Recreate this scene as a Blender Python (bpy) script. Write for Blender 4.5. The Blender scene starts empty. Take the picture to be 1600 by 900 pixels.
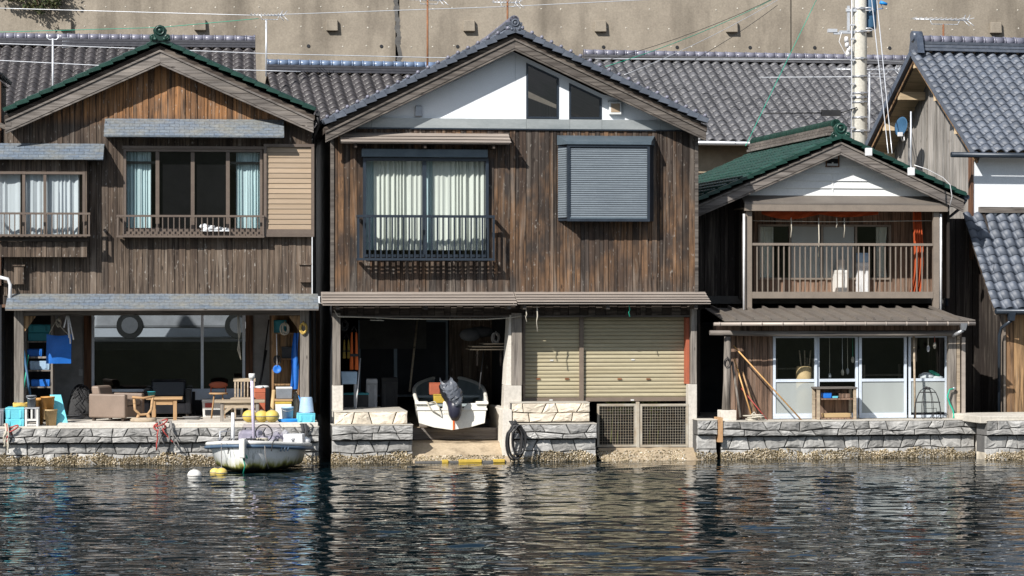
import bpy, math, random
import numpy as np
from mathutils import Vector, Matrix
random.seed(7)
R = math.radians
sc = bpy.context.scene
COL = sc.collection

# ---------------------------------------------------------------- camera, sky, sun, exposure
CAMY, CAMZ, F = -45.0, 3.0, 4050.0          # photograph pixels (1600 wide) per metre at 45 m = 90
cam_d = bpy.data.cameras.new("camera")
cam = bpy.data.objects.new("camera", cam_d)
COL.objects.link(cam)
cam.location = (0, CAMY, CAMZ)
cam.rotation_euler = (R(90), 0, 0)
cam_d.sensor_width = 36.0
cam_d.lens = 36.0 * F / 1600.0
cam_d.clip_start = 0.5
cam_d.clip_end = 6000
sc.camera = cam

SUN = Vector((0.77, 1.10, -1.0)).normalized()      # direction the light travels
world = bpy.data.worlds.new("World")
sc.world = world
world.use_nodes = True
wn = world.node_tree
sky = wn.nodes.new("ShaderNodeTexSky")
sky.sky_type = 'NISHITA'
sky.sun_disc = False
sky.sun_elevation = math.asin(-SUN.z)
sky.sun_rotation = math.atan2(-SUN.x, -SUN.y)
sky.air_density = 1.2
sky.dust_density = 0.25
sky.ozone_density = 3.0
wn.nodes["Background"].inputs[1].default_value = 0.072
# unseen white cloud added over the sky to whiten the water's reflections
_tc = wn.nodes.new("ShaderNodeTexCoord")
_mp = wn.nodes.new("ShaderNodeMapping")
_mp.inputs['Scale'].default_value = (1.0, 1.0, 2.2)
wn.links.new(_tc.outputs['Generated'], _mp.inputs[0])
_cn = wn.nodes.new("ShaderNodeTexNoise")
_cn.inputs['Scale'].default_value = 3.2
_cn.inputs['Detail'].default_value = 7.0
_cn.inputs['Roughness'].default_value = 0.58
wn.links.new(_mp.outputs[0], _cn.inputs['Vector'])
_cr = wn.nodes.new("ShaderNodeValToRGB")
_cr.color_ramp.elements[0].position = 0.45
_cr.color_ramp.elements[1].position = 0.58
wn.links.new(_cn.outputs['Fac'], _cr.inputs[0])
_cm = wn.nodes.new("ShaderNodeMix")
_cm.data_type = 'RGBA'
wn.links.new(_cr.outputs[0], _cm.inputs[0])
wn.links.new(sky.outputs[0], _cm.inputs[6])
_cm.inputs[7].default_value = (9.5, 9.8, 10.5, 1)
wn.links.new(_cm.outputs[2], wn.nodes["Background"].inputs[0])
sun_d = bpy.data.lights.new("sun", 'SUN')
sun_d.energy = 5.0
sun_d.angle = R(0.5)
sun_d.color = (1.0, 0.96, 0.90)
sun = bpy.data.objects.new("sun", sun_d)
COL.objects.link(sun)
sun.location = (-30, -60, 50)
sun.rotation_euler = SUN.to_track_quat('-Z', 'Y').to_euler()
sc.view_settings.view_transform = 'Standard'
sc.view_settings.look = 'None'
sc.view_settings.exposure = 0.42
sc.view_settings.gamma = 1.0
sc.view_settings.use_curve_mapping = False
sc.cycles.max_bounces = 8
sc.cycles.transparent_max_bounces = 12

# ---------------------------------------------------------------- node helpers and materials
class NT:
    def __init__(s, name):
        s.m = bpy.data.materials.new(name)
        s.m.use_nodes = True
        s.t = s.m.node_tree
        s.t.nodes.clear()
        s.out = s.n("ShaderNodeOutputMaterial")
    def n(s, typ, **kw):
        nd = s.t.nodes.new(typ)
        for k, v in kw.items():
            setattr(nd, k, v)
        return nd
    def l(s, a, b):
        s.t.links.new(a, b)
    def put(s, sock, v):
        if isinstance(v, bpy.types.NodeSocket):
            s.l(v, sock)
        else:
            if hasattr(sock.default_value, '__len__') and not hasattr(v, '__len__'):
                v = (v, v, v)
            if hasattr(v, '__len__') and len(v) == 3 and len(sock.default_value) == 4:
                v = (*v, 1)
            sock.default_value = v
    def math(s, op, a, b=0.0, clamp=False):
        nd = s.n("ShaderNodeMath", operation=op)
        nd.use_clamp = clamp
        s.put(nd.inputs[0], a)
        s.put(nd.inputs[1], b)
        return nd.outputs[0]
    def mix(s, fac, a, b, mode='MIX'):
        nd = s.n("ShaderNodeMix", data_type='RGBA', blend_type=mode)
        s.put(nd.inputs[0], fac)
        s.put(nd.inputs[6], a)
        s.put(nd.inputs[7], b)
        return nd.outputs[2]
    def ramp(s, fac, stops):
        nd = s.n("ShaderNodeValToRGB")
        e = nd.color_ramp.elements
        while len(e) < len(stops):
            e.new(0.5)
        for el, (p, c) in zip(e, stops):
            el.position = p
            if not hasattr(c, '__len__'):
                c = (c, c, c)
            el.color = (*c, 1)
        s.put(nd.inputs[0], fac)
        return nd.outputs[0]
    def coord(s, scale=(1, 1, 1), jitter=0.0):
        tc = s.n("ShaderNodeTexCoord")
        v = tc.outputs['Object']
        if jitter:
            vm = s.n("ShaderNodeVectorMath", operation='ADD')
            at = s.rnd()
            cb = s.n("ShaderNodeCombineXYZ")
            j = s.math('MULTIPLY', at, jitter)
            for i in range(3):
                s.l(j, cb.inputs[i])
            s.l(v, vm.inputs[0])
            s.l(cb.outputs[0], vm.inputs[1])
            v = vm.outputs[0]
        mp = s.n("ShaderNodeMapping")
        mp.inputs['Scale'].default_value = scale
        s.l(v, mp.inputs[0])
        return mp.outputs[0]
    def rnd(s):
        return s.n("ShaderNodeAttribute", attribute_name='rnd').outputs['Fac']
    def noise(s, vec, scale=5.0, detail=4.0, rough=0.55, dist=0.0):
        nd = s.n("ShaderNodeTexNoise")
        s.l(vec, nd.inputs['Vector'])
        nd.inputs['Scale'].default_value = scale
        nd.inputs['Detail'].default_value = detail
        nd.inputs['Roughness'].default_value = rough
        nd.inputs['Distortion'].default_value = dist
        return nd.outputs['Fac']
    def bump(s, h, strength=0.3, dist=0.01):
        nd = s.n("ShaderNodeBump")
        nd.inputs['Strength'].default_value = strength
        nd.inputs['Distance'].default_value = dist
        s.put(nd.inputs['Height'], h)
        return nd.outputs[0]
    def bsdf(s, color, rough=0.6, metal=0.0, normal=None, spec=0.5):
        b = s.n("ShaderNodeBsdfPrincipled")
        s.put(b.inputs['Base Color'], color)
        s.put(b.inputs['Roughness'], rough)
        s.put(b.inputs['Metallic'], metal)
        b.inputs['Specular IOR Level'].default_value = spec
        if normal is not None:
            s.l(normal, b.inputs['Normal'])
        s.l(b.outputs[0], s.out.inputs[0])
        return b

def mul(c, k):
    return tuple(x * k for x in c)

def mat(name, c1, c2=None, scale=(4, 4, 4), rough=0.6, metal=0.0, bump=0.15, bdist=0.004, var=0.25, spec=0.4, fine=40.0):
    """painted, plastic, metal, plaster: mottled colour, small unevenness, per-piece variation"""
    t = NT(name)
    if c2 is None:
        c2 = mul(c1, 0.72)
    co = t.coord(scale, 3.0)
    n1 = t.noise(co, 1.0, 5, 0.6)
    n2 = t.noise(co, fine / 4.0, 3, 0.6)
    f = t.ramp(n1, [(0.35, 0.0), (0.68, 1.0)])
    c = t.mix(f, c1, c2)
    k = t.math('ADD', t.math('MULTIPLY', t.rnd(), var), 1.0 - var * 0.5)
    k = t.math('MULTIPLY', k, t.math('ADD', t.math('MULTIPLY', n2, 0.3), 0.85))
    c = t.mix(1.0, c, k, 'MULTIPLY')
    rg = t.math('ADD', rough - 0.08, t.math('MULTIPLY', n1, 0.16))
    t.bsdf(c, rg, metal, t.bump(n2, bump, bdist), spec)
    return t.m

def wood(name, tones, axis='z', rough=0.75, grain=1.0, fleck=0.0, orange=None, zr=None, bleach=None, zb=None, var=1.0, ocut=(0.42, 0.6)):
    """weathered boards: a tone for each board, long grain, knots, pale flecks; orange/zr = sheltered boards keep a warm tone above zr"""
    t = NT(name)
    sc_ = {'z': (28, 28, 1.3), 'x': (1.3, 28, 28), 'y': (28, 1.3, 28)}[axis]
    kn_ = {'z': (7, 7, 2.2), 'x': (2.2, 7, 7), 'y': (7, 2.2, 7)}[axis]
    co = t.coord(sc_, 9.0)
    g1 = t.noise(co, 1.0, 6, 0.65, 0.4)
    g2 = t.noise(t.coord(mul(sc_, 0.33), 9.0), 1.0, 4, 0.6, 0.8)
    big = t.noise(t.coord((0.9, 0.9, 0.7)), 1.0, 3, 0.5)
    n = len(tones)
    base = t.ramp(t.rnd(), [(i / max(1, n - 1), c) for i, c in enumerate(tones)])
    if bleach is not None:
        z = t.n("ShaderNodeSeparateXYZ")
        tc = t.n("ShaderNodeTexCoord")
        t.l(tc.outputs['Object'], z.inputs[0])
        m = t.math('DIVIDE', t.math('SUBTRACT', zb[1], z.outputs[2]), zb[1] - zb[0], True)
        m = t.math('MULTIPLY', m, t.ramp(t.noise(t.coord((6, 6, 1.2), 6.0), 1, 4), [(0.4, 0), (0.7, 1)]))
        base = t.mix(m, base, bleach)
    if orange is not None:
        z = t.n("ShaderNodeSeparateXYZ")
        tc = t.n("ShaderNodeTexCoord")
        t.l(tc.outputs['Object'], z.inputs[0])
        m = t.math('DIVIDE', t.math('SUBTRACT', z.outputs[2], zr[0]), zr[1] - zr[0], True)
        bn = t.ramp(t.noise(t.coord((1.1, 1.1, 0.8), 0.5), 1, 4, 0.6), [(ocut[0], 0.0), (ocut[1], 1.0)])
        m = t.math('MULTIPLY', m, bn)
        m = t.math('MULTIPLY', m, t.ramp(t.rnd(), [(0.0, 0.35), (0.5, 1.0), (1.0, 0.6)]))
        base = t.mix(m, base, orange)
    c = t.mix(t.ramp(g1, [(0.34, 0.92 * grain), (0.58, 0.0)]), base, (0.018, 0.012, 0.009))
    c = t.mix(t.ramp(g2, [(0.52, 0.0), (0.72, 0.6)]), c, t.mix(0.5, base, (0.42, 0.36, 0.30)))
    kv = t.n("ShaderNodeTexVoronoi", feature='F1')
    t.l(t.coord(kn_, 5.0), kv.inputs['Vector'])
    kv.inputs['Scale'].default_value = 1.0
    c = t.mix(t.ramp(kv.outputs['Distance'], [(0.05, 0.8), (0.12, 0.0)]), c, (0.012, 0.008, 0.006))
    c = t.mix(1.0, c, t.ramp(big, [(0.3, 0.72), (0.7, 1.18)]), 'MULTIPLY')
    if fleck:
        fl = t.noise(t.coord((24, 24, 9), 4.0), 1.0, 4, 0.7)
        c = t.mix(t.ramp(fl, [(0.62, 0.0), (0.7, fleck)]), c, (0.45, 0.42, 0.38))
    t.bsdf(c, rough, 0, t.bump(g1, 0.5, 0.006), 0.3)
    return t.m

def tilemat(name, c, c2, rough=0.35, var=0.5, lichen=None, spec=0.5):
    t = NT(name)
    co = t.coord((1, 1, 1), 2.0)
    n1 = t.noise(co, 9.0, 4, 0.6)
    col = t.mix(t.ramp(n1, [(0.3, 0), (0.7, 1)]), c, c2)
    k = t.math('ADD', t.math('MULTIPLY', t.rnd(), var), 1.0 - var / 2)
    col = t.mix(1.0, col, k, 'MULTIPLY')
    if lichen:
        ln = t.noise(t.coord((1, 1, 1)), 26.0, 5, 0.7)
        ln2 = t.noise(t.coord((1, 1, 1)), 2.2, 2, 0.5)
        m = t.math('MULTIPLY', t.ramp(ln, [(0.62, 0), (0.7, 1)]), t.ramp(ln2, [(0.45, 0), (0.65, 0.8)]))
        col = t.mix(m, col, lichen)
    t.bsdf(col, t.math('ADD', rough - 0.1, t.math('MULTIPLY', n1, 0.25)), 0, t.bump(n1, 0.15, 0.004), spec)
    return t.m

def concrete(name, c, c2, stain, sx=3.0, streak=0.6, rough=0.85, bump=0.4, pits=True, kv=0.3, sr=(0.5, 0.75)):
    t = NT(name)
    n1 = t.noise(t.coord((1, 1, 1), 3.0), 1.3, 6, 0.62)
    n2 = t.noise(t.coord((1, 1, 1), 3.0), 24.0, 4, 0.6)
    st = t.noise(t.coord((sx, sx, 0.22), 3.0), 1.0, 5, 0.6)
    col = t.mix(t.ramp(n1, [(0.32, 0), (0.68, 1)]), c, c2)
    col = t.mix(t.ramp(st, [(sr[0], 0), (sr[1], streak)]), col, stain)
    st2 = t.noise(t.coord((sx * 4.5, sx * 4.5, 0.35), 3.0), 1.0, 4, 0.6)
    col = t.mix(t.ramp(st2, [(sr[0] + .06, 0), (sr[1] + .03, streak * .6)]), col, t.mix(.6, stain, mul(c2, 1.25)))
    col = t.mix(1.0, col, t.ramp(n2, [(0.25, 0.82), (0.75, 1.14)]), 'MULTIPLY')
    if pits:
        v = t.noise(t.coord((1, 1, 1)), 9.0, 6, 0.8)
        col = t.mix(t.ramp(v, [(0.66, 0), (0.7, 0.6)]), col, mul(c, 1.5))
        col = t.mix(t.ramp(v, [(0.29, 0.6), (0.33, 0)]), col, mul(c, 0.5))
    k = t.math('ADD', t.math('MULTIPLY', t.rnd(), kv), 1.0 - kv / 2)
    col = t.mix(1.0, col, k, 'MULTIPLY')
    t.bsdf(col, rough, 0, t.bump(n2, bump, 0.006), 0.25)
    return t.m

def glass(name, tint=(0.75, 0.8, 0.82), boost=1.0, rough=0.0):
    t = NT(name)
    tr = t.n("ShaderNodeBsdfTransparent")
    tr.inputs[0].default_value = (*tint, 1)
    gl = t.n("ShaderNodeBsdfGlossy")
    gl.inputs['Roughness'].default_value = rough
    lw = t.n("ShaderNodeLayerWeight")
    sch = t.math('ADD', 0.045, t.math('MULTIPLY', t.math('POWER', lw.outputs['Facing'], 5.0), 0.95))
    w = t.noise(t.coord((1, 1, 1)), 1.4, 2, 0.5)
    nb = t.bump(w, 0.06, 0.05)
    t.l(nb, gl.inputs['Normal'])
    f = t.math('MULTIPLY', sch, boost, True)
    mx = t.n("ShaderNodeMixShader")
    t.l(f, mx.inputs[0])
    t.l(tr.outputs[0], mx.inputs[1])
    t.l(gl.outputs[0], mx.inputs[2])
    t.l(mx.outputs[0], t.out.inputs[0])
    return t.m

def frosted(name, c=(0.45, 0.5, 0.48), op=0.6):
    t = NT(name)
    tr = t.n("ShaderNodeBsdfTransparent")
    tr.inputs[0].default_value = (0.8, 0.86, 0.85, 1)
    df = t.n("ShaderNodeBsdfPrincipled")
    n1 = t.noise(t.coord((1, 1, 0.3)), 3.0, 4)
    t.l(t.mix(n1, mul(c, 0.85), mul(c, 1.1)), df.inputs['Base Color'])
    df.inputs['Roughness'].default_value = 0.35
    mx = t.n("ShaderNodeMixShader")
    mx.inputs[0].default_value = op
    t.l(tr.outputs[0], mx.inputs[1])
    t.l(df.outputs[0], mx.inputs[2])
    t.l(mx.outputs[0], t.out.inputs[0])
    return t.m

def shingle(name, c, c2, mortar):
    t = NT(name)
    tc = t.n("ShaderNodeTexCoord")
    sp = t.n("ShaderNodeSeparateXYZ")
    t.l(tc.outputs['Object'], sp.inputs[0])
    cb = t.n("ShaderNodeCombineXYZ")
    t.l(sp.outputs[0], cb.inputs[0])
    t.l(sp.outputs[2], cb.inputs[1])
    b = t.n("ShaderNodeTexBrick")
    t.l(cb.outputs[0], b.inputs['Vector'])
    b.inputs['Color1'].default_value = (*c, 1)
    b.inputs['Color2'].default_value = (*c2, 1)
    b.inputs['Mortar'].default_value = (*mortar, 1)
    b.inputs['Scale'].default_value = 1.0
    b.inputs['Brick Width'].default_value = 0.17
    b.inputs['Row Height'].default_value = 0.055
    b.inputs['Mortar Size'].default_value = 0.004
    n1 = t.noise(t.coord((2, 2, 6)), 1.0, 5, 0.65)
    col = t.mix(t.ramp(n1, [(0.4, 0), (0.72, 0.75)]), b.outputs['Color'], (0.30, 0.28, 0.22))
    n2 = t.noise(t.coord((18, 18, 18)), 1.0, 4, 0.7)
    col = t.mix(1.0, col, t.ramp(n2, [(0.3, 0.7), (0.7, 1.25)]), 'MULTIPLY')
    t.bsdf(col, 0.42, 0.25, t.bump(b.outputs['Fac'], 0.6, -0.006), 0.5)
    return t.m

def cloth(name, c, c2=None, trans=0.25):
    t = NT(name)
    n1 = t.noise(t.coord((3, 3, 1)), 2.0, 3)
    col = t.mix(n1, c, c2 or mul(c, 0.85))
    b = t.bsdf(col, 0.9, 0, None, 0.1)
    tl = t.n("ShaderNodeBsdfTranslucent")
    t.l(col, tl.inputs[0])
    mx = t.n("ShaderNodeMixShader")
    mx.inputs[0].default_value = trans
    t.l(b.outputs[0], mx.inputs[1])
    t.l(tl.outputs[0], mx.inputs[2])
    t.l(mx.outputs[0], t.out.inputs[0])
    return t.m

# ---------------------------------------------------------------- mesh builder
class MB:
    def __init__(s):
        s.v, s.f, s.r, s.sm = [], [], [], []
    def add(s, vs, fs, rnd=None, smooth=False):
        o = len(s.v)
        s.v += [tuple(v) for v in vs]
        s.f += [tuple(i + o for i in f) for f in fs]
        r = random.random() if rnd is None else rnd
        s.r += [r] * len(fs)
        s.sm += [smooth] * len(fs)
        return s
    def hexa(s, b, t, rnd=None):
        """b, t: four bottom and four top corners, both anticlockwise seen from above"""
        return s.add(list(b) + list(t), [(3, 2, 1, 0), (4, 5, 6, 7), (0, 1, 5, 4), (1, 2, 6, 5), (2, 3, 7, 6), (3, 0, 4, 7)], rnd)
    def box(s, x0, x1, y0, y1, z0, z1, rnd=None):
        if x0 > x1: x0, x1 = x1, x0
        if y0 > y1: y0, y1 = y1, y0
        if z0 > z1: z0, z1 = z1, z0
        return s.hexa([(x0, y0, z0), (x1, y0, z0), (x1, y1, z0), (x0, y1, z0)], [(x0, y0, z1), (x1, y0, z1), (x1, y1, z1), (x0, y1, z1)], rnd)
    def taper(s, cx, cy, z0, z1, w0, d0, w1, d1, rnd=None):
        q = lambda w, d, z: [(cx - w / 2, cy - d / 2, z), (cx + w / 2, cy - d / 2, z), (cx + w / 2, cy + d / 2, z), (cx - w / 2, cy + d / 2, z)]
        return s.hexa(q(w0, d0, z0), q(w1, d1, z1), rnd)
    def prism(s, poly, y0, y1, rnd=None):
        """polygon of (x, z), anticlockwise seen from the front (-y), run from y0 to y1"""
        n = len(poly)
        vs = [(x, y0, z) for x, z in poly] + [(x, y1, z) for x, z in poly]
        fs = [tuple(range(n)), tuple(range(2 * n - 1, n - 1, -1))]
        fs += [(i, i + n, (i + 1) % n + n, (i + 1) % n) for i in range(n)]
        return s.add(vs, fs, rnd)
    def bar(s, a, b, w, h=None, rnd=None, up=(0, 0, 1)):
        a, b = Vector(a), Vector(b)
        h = w if h is None else h
        d = (b - a).normalized()
        u = Vector(up)
        if abs(d.dot(u)) > 0.98: u = Vector((0, 1, 0))
        sx = d.cross(u).normalized() * w / 2
        uz = sx.cross(d).normalized() * h / 2
        q = lambda p: [p - sx - uz, p + sx - uz, p + sx + uz, p - sx + uz]
        vs = q(a) + q(b)
        return s.add(vs, [(0, 1, 2, 3), (7, 6, 5, 4), (0, 4, 5, 1), (1, 5, 6, 2), (2, 6, 7, 3), (3, 7, 4, 0)], rnd)
    def tube(s, path, r, n=8, rnd=None, closed=False):
        P = [Vector(p) for p in path]
        m = len(P)
        rr = r if hasattr(r, '__len__') else [r] * m
        vs, fs = [], []
        prev = None
        for i, p in enumerate(P):
            if closed:
                d = P[(i + 1) % m] - P[i - 1]
            else:
                d = P[min(i + 1, m - 1)] - P[max(i - 1, 0)]
            d = d.normalized() if d.length > 1e-9 else Vector((0, 0, 1))
            if prev is None:
                u = Vector((0, 0, 1)) if abs(d.z) < 0.9 else Vector((1, 0, 0))
                prev = d.cross(u).normalized()
            a = (prev - d * prev.dot(d)).normalized()
            b = d.cross(a)
            prev = a
            for k in range(n):
                t = 2 * math.pi * k / n
                vs.append(p + (a * math.cos(t) + b * math.sin(t)) * rr[i])
        for i in range(m if closed else m - 1):
            j = (i + 1) % m
            for k in range(n):
                k2 = (k + 1) % n
                fs.append((i * n + k, i * n + k2, j * n + k2, j * n + k))
        s.add(vs, fs, rnd, True)
        if not closed:
            o = len(s.v) - len(vs)
            rv = s.r[-1]
            s.f += [tuple(o + k for k in reversed(range(n))), tuple(o + (m - 1) * n + k for k in range(n))]
            s.r += [rv, rv]
            s.sm += [False, False]
        return s
    def lathe(s, prof, c=(0, 0, 0), n=18, rot=None, rnd=None, smooth=True, sx=1.0, sy=1.0):
        vs, fs = [], []
        m = len(prof)
        c = Vector(c)
        for r, z in prof:
            for k in range(n):
                t = 2 * math.pi * k / n
                p = Vector((r * math.cos(t) * sx, r * math.sin(t) * sy, z))
                if rot is not None: p = rot @ p
                vs.append(p + c)
        for i in range(m - 1):
            for k in range(n):
                k2 = (k + 1) % n
                fs.append((i * n + k, i * n + k2, (i + 1) * n + k2, (i + 1) * n + k))
        if prof[0][0] > 1e-6: fs.append(tuple(reversed(range(n))))
        if prof[-1][0] > 1e-6: fs.append(tuple((m - 1) * n + k for k in range(n)))
        return s.add(vs, fs, rnd, smooth)
    def ball(s, c, rx, ry=None, rz=None, n=14, m=8, rnd=None, rot=None):
        ry = rx if ry is None else ry
        rz = rx if rz is None else rz
        vs, fs = [], []
        c = Vector(c)
        for i in range(m + 1):
            ph = math.pi * i / m
            for k in range(n):
                t = 2 * math.pi * k / n
                p = Vector((rx * math.sin(ph) * math.cos(t), ry * math.sin(ph) * math.sin(t), -rz * math.cos(ph)))
                if rot is not None: p = rot @ p
                vs.append(p + c)
        for i in range(m):
            for k in range(n):
                k2 = (k + 1) % n
                fs.append((i * n + k, i * n + k2, (i + 1) * n + k2, (i + 1) * n + k))
        return s.add(vs, fs, rnd, True)
    def grid(s, rows, rnd=None, smooth=True, flip=False):
        vs = [p for r in rows for p in r]
        m = len(rows[0])
        fs = []
        for i in range(len(rows) - 1):
            for j in range(m - 1):
                q = (i * m + j, i * m + j + 1, (i + 1) * m + j + 1, (i + 1) * m + j)
                fs.append(q[::-1] if flip else q)
        return s.add(vs, fs, rnd, smooth)
    def build(s, name, m, parent=None, bevel=0.0, label=None, kind=None, loc=None):
        me = bpy.data.meshes.new(name)
        me.from_pydata(s.v, [], s.f)
        at = me.attributes.new('rnd', 'FLOAT', 'FACE')
        at.data.foreach_set('value', s.r)
        me.polygons.foreach_set('use_smooth', s.sm)
        me.materials.append(m)
        me.update()
        o = bpy.data.objects.new(name, me)
        COL.objects.link(o)
        if parent is not None: o.parent = parent
        if loc: o.location = loc
        if bevel:
            b = o.modifiers.new('bevel', 'BEVEL')
            b.width = bevel
            b.segments = 2
            b.limit_method = 'ANGLE'
            b.angle_limit = R(50)
        if label: o['label'] = label
        if kind: o['kind'] = kind
        return o

def tag(o, label, cat, group=None):
    o['label'] = label
    o['category'] = cat
    if group: o['group'] = group
    return o

class Frame:
    """the local axes of one building: x along its front, y inwards, z up; px, py are read off the photograph at a known depth"""
    def __init__(s, px, Y0, th):
        s.X0 = (px - 800) / F * (Y0 - CAMY)
        s.Y0, s.th = Y0, R(th)
        s.c, s.s = math.cos(s.th), math.sin(s.th)
        s.pc = px
    def p(s, px, py, d=0.0):
        a = (px - 800) / F
        k = (d - s.X0 * s.s + (s.Y0 - CAMY) * s.c) / (s.c - a * s.s)
        X, Y, Z = k * a, CAMY + k, CAMZ - k * (py - 450) / F
        return ((X - s.X0) * s.c + (Y - s.Y0) * s.s, d, Z)
    def x(s, px, d=0.0):
        return s.p(px, 450, d)[0]
    def z(s, py, d=0.0, px=None):
        return s.p(s.pc if px is None else px, py, d)[2]
    def rect(s, x0, y0, x1, y1, d=0.0):
        """px box -> x0, x1, z0, z1 in the frame"""
        pm = (x0 + x1) / 2
        return s.x(x0, d), s.x(x1, d), s.z(y1, d, pm), s.z(y0, d, pm)
    def w(s, q):
        return (s.X0 + q[0] * s.c - q[1] * s.s, s.Y0 + q[0] * s.s + q[1] * s.c, q[2])
    def root(s, name, label, cat, group=None):
        return thing(name, label, cat, s, (0, 0, 0), group)

def thing(name, label, cat, fr, base, group=None, turn=0.0):
    o = bpy.data.objects.new(name, None)
    o.empty_display_size = 0.2
    COL.objects.link(o)
    if fr is None:
        o.location = base
        o.rotation_euler = (0, 0, R(turn))
    else:
        o.location = fr.w(base)
        o.rotation_euler = (0, 0, fr.th + R(turn))
    return tag(o, label, cat, group)

def dup(root, loc, rotz=None, label=None):
    r = root.copy()
    COL.objects.link(r)
    r.location = loc
    if rotz is not None: r.rotation_euler = (0, 0, rotz)
    if label: r['label'] = label
    for ch in list(root.children):
        c = ch.copy()
        COL.objects.link(c)
        c.parent = r
        for g in list(ch.children):
            d = g.copy()
            COL.objects.link(d)
            d.parent = c
    return r
# ---------------------------------------------------------------- materials in use
M = {}
M['wall_brown'] = wood('weathered_brown_boards', [(0.06, 0.041, 0.030), (0.125, 0.088, 0.063), (0.085, 0.062, 0.047), (0.17, 0.125, 0.09), (0.075, 0.057, 0.045)], fleck=0.6, orange=(0.40, 0.19, 0.075), zr=(5.8, 6.0), ocut=(.3, .42), bleach=(0.20, 0.15, 0.11), zb=(2.7, 4.4))
M['wall_char'] = wood('charred_boards', [(0.030, 0.023, 0.019), (0.056, 0.040, 0.031), (0.040, 0.032, 0.028), (0.085, 0.053, 0.036), (0.035, 0.029, 0.026), (0.065, 0.051, 0.043)], fleck=0.45, orange=(0.25, 0.135, 0.065), zr=(2.5, 3.3), ocut=(.44, .62), bleach=(0.17, 0.145, 0.125), zb=(2.85, 3.3))
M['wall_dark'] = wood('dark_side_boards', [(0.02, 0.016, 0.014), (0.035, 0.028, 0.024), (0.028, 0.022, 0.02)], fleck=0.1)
M['wood_grey'] = wood('grey_weathered_timber', [(0.15, 0.132, 0.118), (0.21, 0.187, 0.168), (0.175, 0.156, 0.144)], axis='x', grain=0.8)
M['wood_grey_v'] = wood('grey_weathered_post', [(0.22, 0.195, 0.17), (0.30, 0.265, 0.23), (0.26, 0.235, 0.21)], axis='z', grain=0.8)
M['wood_barge'] = wood('brown_grey_barge_wood', [(0.10, 0.087, 0.077), (0.14, 0.122, 0.108)], axis='x', grain=0.8)
M['wood_side'] = wood('silver_grey_siding', [(0.30, 0.285, 0.265), (0.40, 0.375, 0.35), (0.24, 0.225, 0.205), (0.46, 0.43, 0.40)], grain=.7)
M['wood_orange'] = wood('warm_orange_boards', [(0.33, 0.19, 0.09), (0.42, 0.26, 0.13), (0.25, 0.14, 0.07), (0.36, 0.24, 0.14)])
M['wood_brown'] = wood('plain_brown_boards', [(0.25, 0.155, 0.105), (0.29, 0.185, 0.13), (0.21, 0.135, 0.095)])
M['wood_pale'] = wood('pale_bare_timber', [(0.42, 0.33, 0.23), (0.50, 0.41, 0.30), (0.37, 0.29, 0.21)], axis='x', grain=0.5)
M['wood_tan'] = wood('tan_timber', [(0.45, 0.27, 0.13), (0.52, 0.33, 0.17), (0.40, 0.23, 0.11)], axis='x', grain=0.5)
M['wood_tan_v'] = wood('tan_timber_upright', [(0.42, 0.25, 0.12), (0.48, 0.30, 0.15)], axis='z', grain=0.5)
M['wood_redbrown'] = wood('red_brown_post', [(0.15, 0.072, 0.042), (0.18, 0.09, 0.05)])
M['beam_dark'] = wood('dark_beam', [(0.05, 0.038, 0.03), (0.07, 0.054, 0.044)], axis='x')
M['tile_green'] = tilemat('green_glazed_tile', (0.007, 0.032, 0.024), (0.011, 0.048, 0.035), 0.34, 0.5, (0.16, 0.22, 0.19))
M['tile_blue'] = tilemat('blue_grey_tile', (0.066, 0.079, 0.104), (0.108, 0.122, 0.15), 0.46, 0.4, spec=.35)
M['tile_grey'] = tilemat('grey_tile', (0.062, 0.062, 0.069), (0.105, 0.105, 0.112), 0.45, 0.4, spec=.35)
M['tile_dark'] = tilemat('dark_brown_grey_tile', (0.040, 0.036, 0.038), (0.065, 0.059, 0.060), 0.45, 0.4, spec=.4)
M['tile_navy'] = tilemat('blue_black_tile', (0.05, 0.065, 0.095), (0.09, 0.11, 0.15), 0.32, 0.4)
M['ridge_violet'] = tilemat('violet_grey_ridge_tile', (0.14, 0.14, 0.18), (0.20, 0.20, 0.25), 0.3, 0.3)
M['ridge_blue'] = tilemat('steel_blue_ridge_tile', (0.12, 0.17, 0.27), (0.17, 0.23, 0.34), 0.3, 0.3)
M['ridge_dark'] = tilemat('dark_ridge_course', (0.045, 0.045, 0.055), (0.07, 0.07, 0.08), 0.4, 0.3)
M['shingle'] = shingle('slate_metal_shingles', (0.17, 0.215, 0.28), (0.21, 0.25, 0.295), (0.10, 0.12, 0.14))
M['plaster'] = mat('white_plaster', (0.76, 0.79, 0.82), (0.72, 0.75, 0.78), rough=0.7, bump=0.05, var=0.0, fine=60)
M['siding'] = mat('white_siding', (0.72, 0.73, 0.72), (0.66, 0.67, 0.66), rough=0.6, bump=0.05, var=0.08)
M['metal_band'] = mat('grey_flashing', (0.36, 0.38, 0.38), (0.26, 0.285, 0.29), (1.5, 1.5, 5), 0.45, 0.3, var=0.15)
M['awn_beige'] = mat('beige_brown_sheet_metal', (0.36, 0.31, 0.27), (0.28, 0.24, 0.21), (1, 2, 9), 0.5, 0.1, var=0.15)
M['awn_brown'] = mat('brown_sheet_metal', (0.20, 0.175, 0.15), (0.15, 0.13, 0.115), (1.5, 2, 4), 0.5, 0.2, var=0.15)
M['alu_brown'] = mat('bronze_aluminium', (0.165, 0.13, 0.105), (0.13, 0.10, 0.083), rough=0.42, metal=0.2, var=0.15)
M['alu_bal'] = mat('taupe_aluminium', (0.26, 0.215, 0.175), (0.21, 0.175, 0.145), rough=0.45, metal=0.2, var=0.1)
M['alu_black'] = mat('blue_black_aluminium', (0.022, 0.03, 0.042), (0.03, 0.04, 0.055), rough=0.35, metal=0.2, var=0.15)
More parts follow.
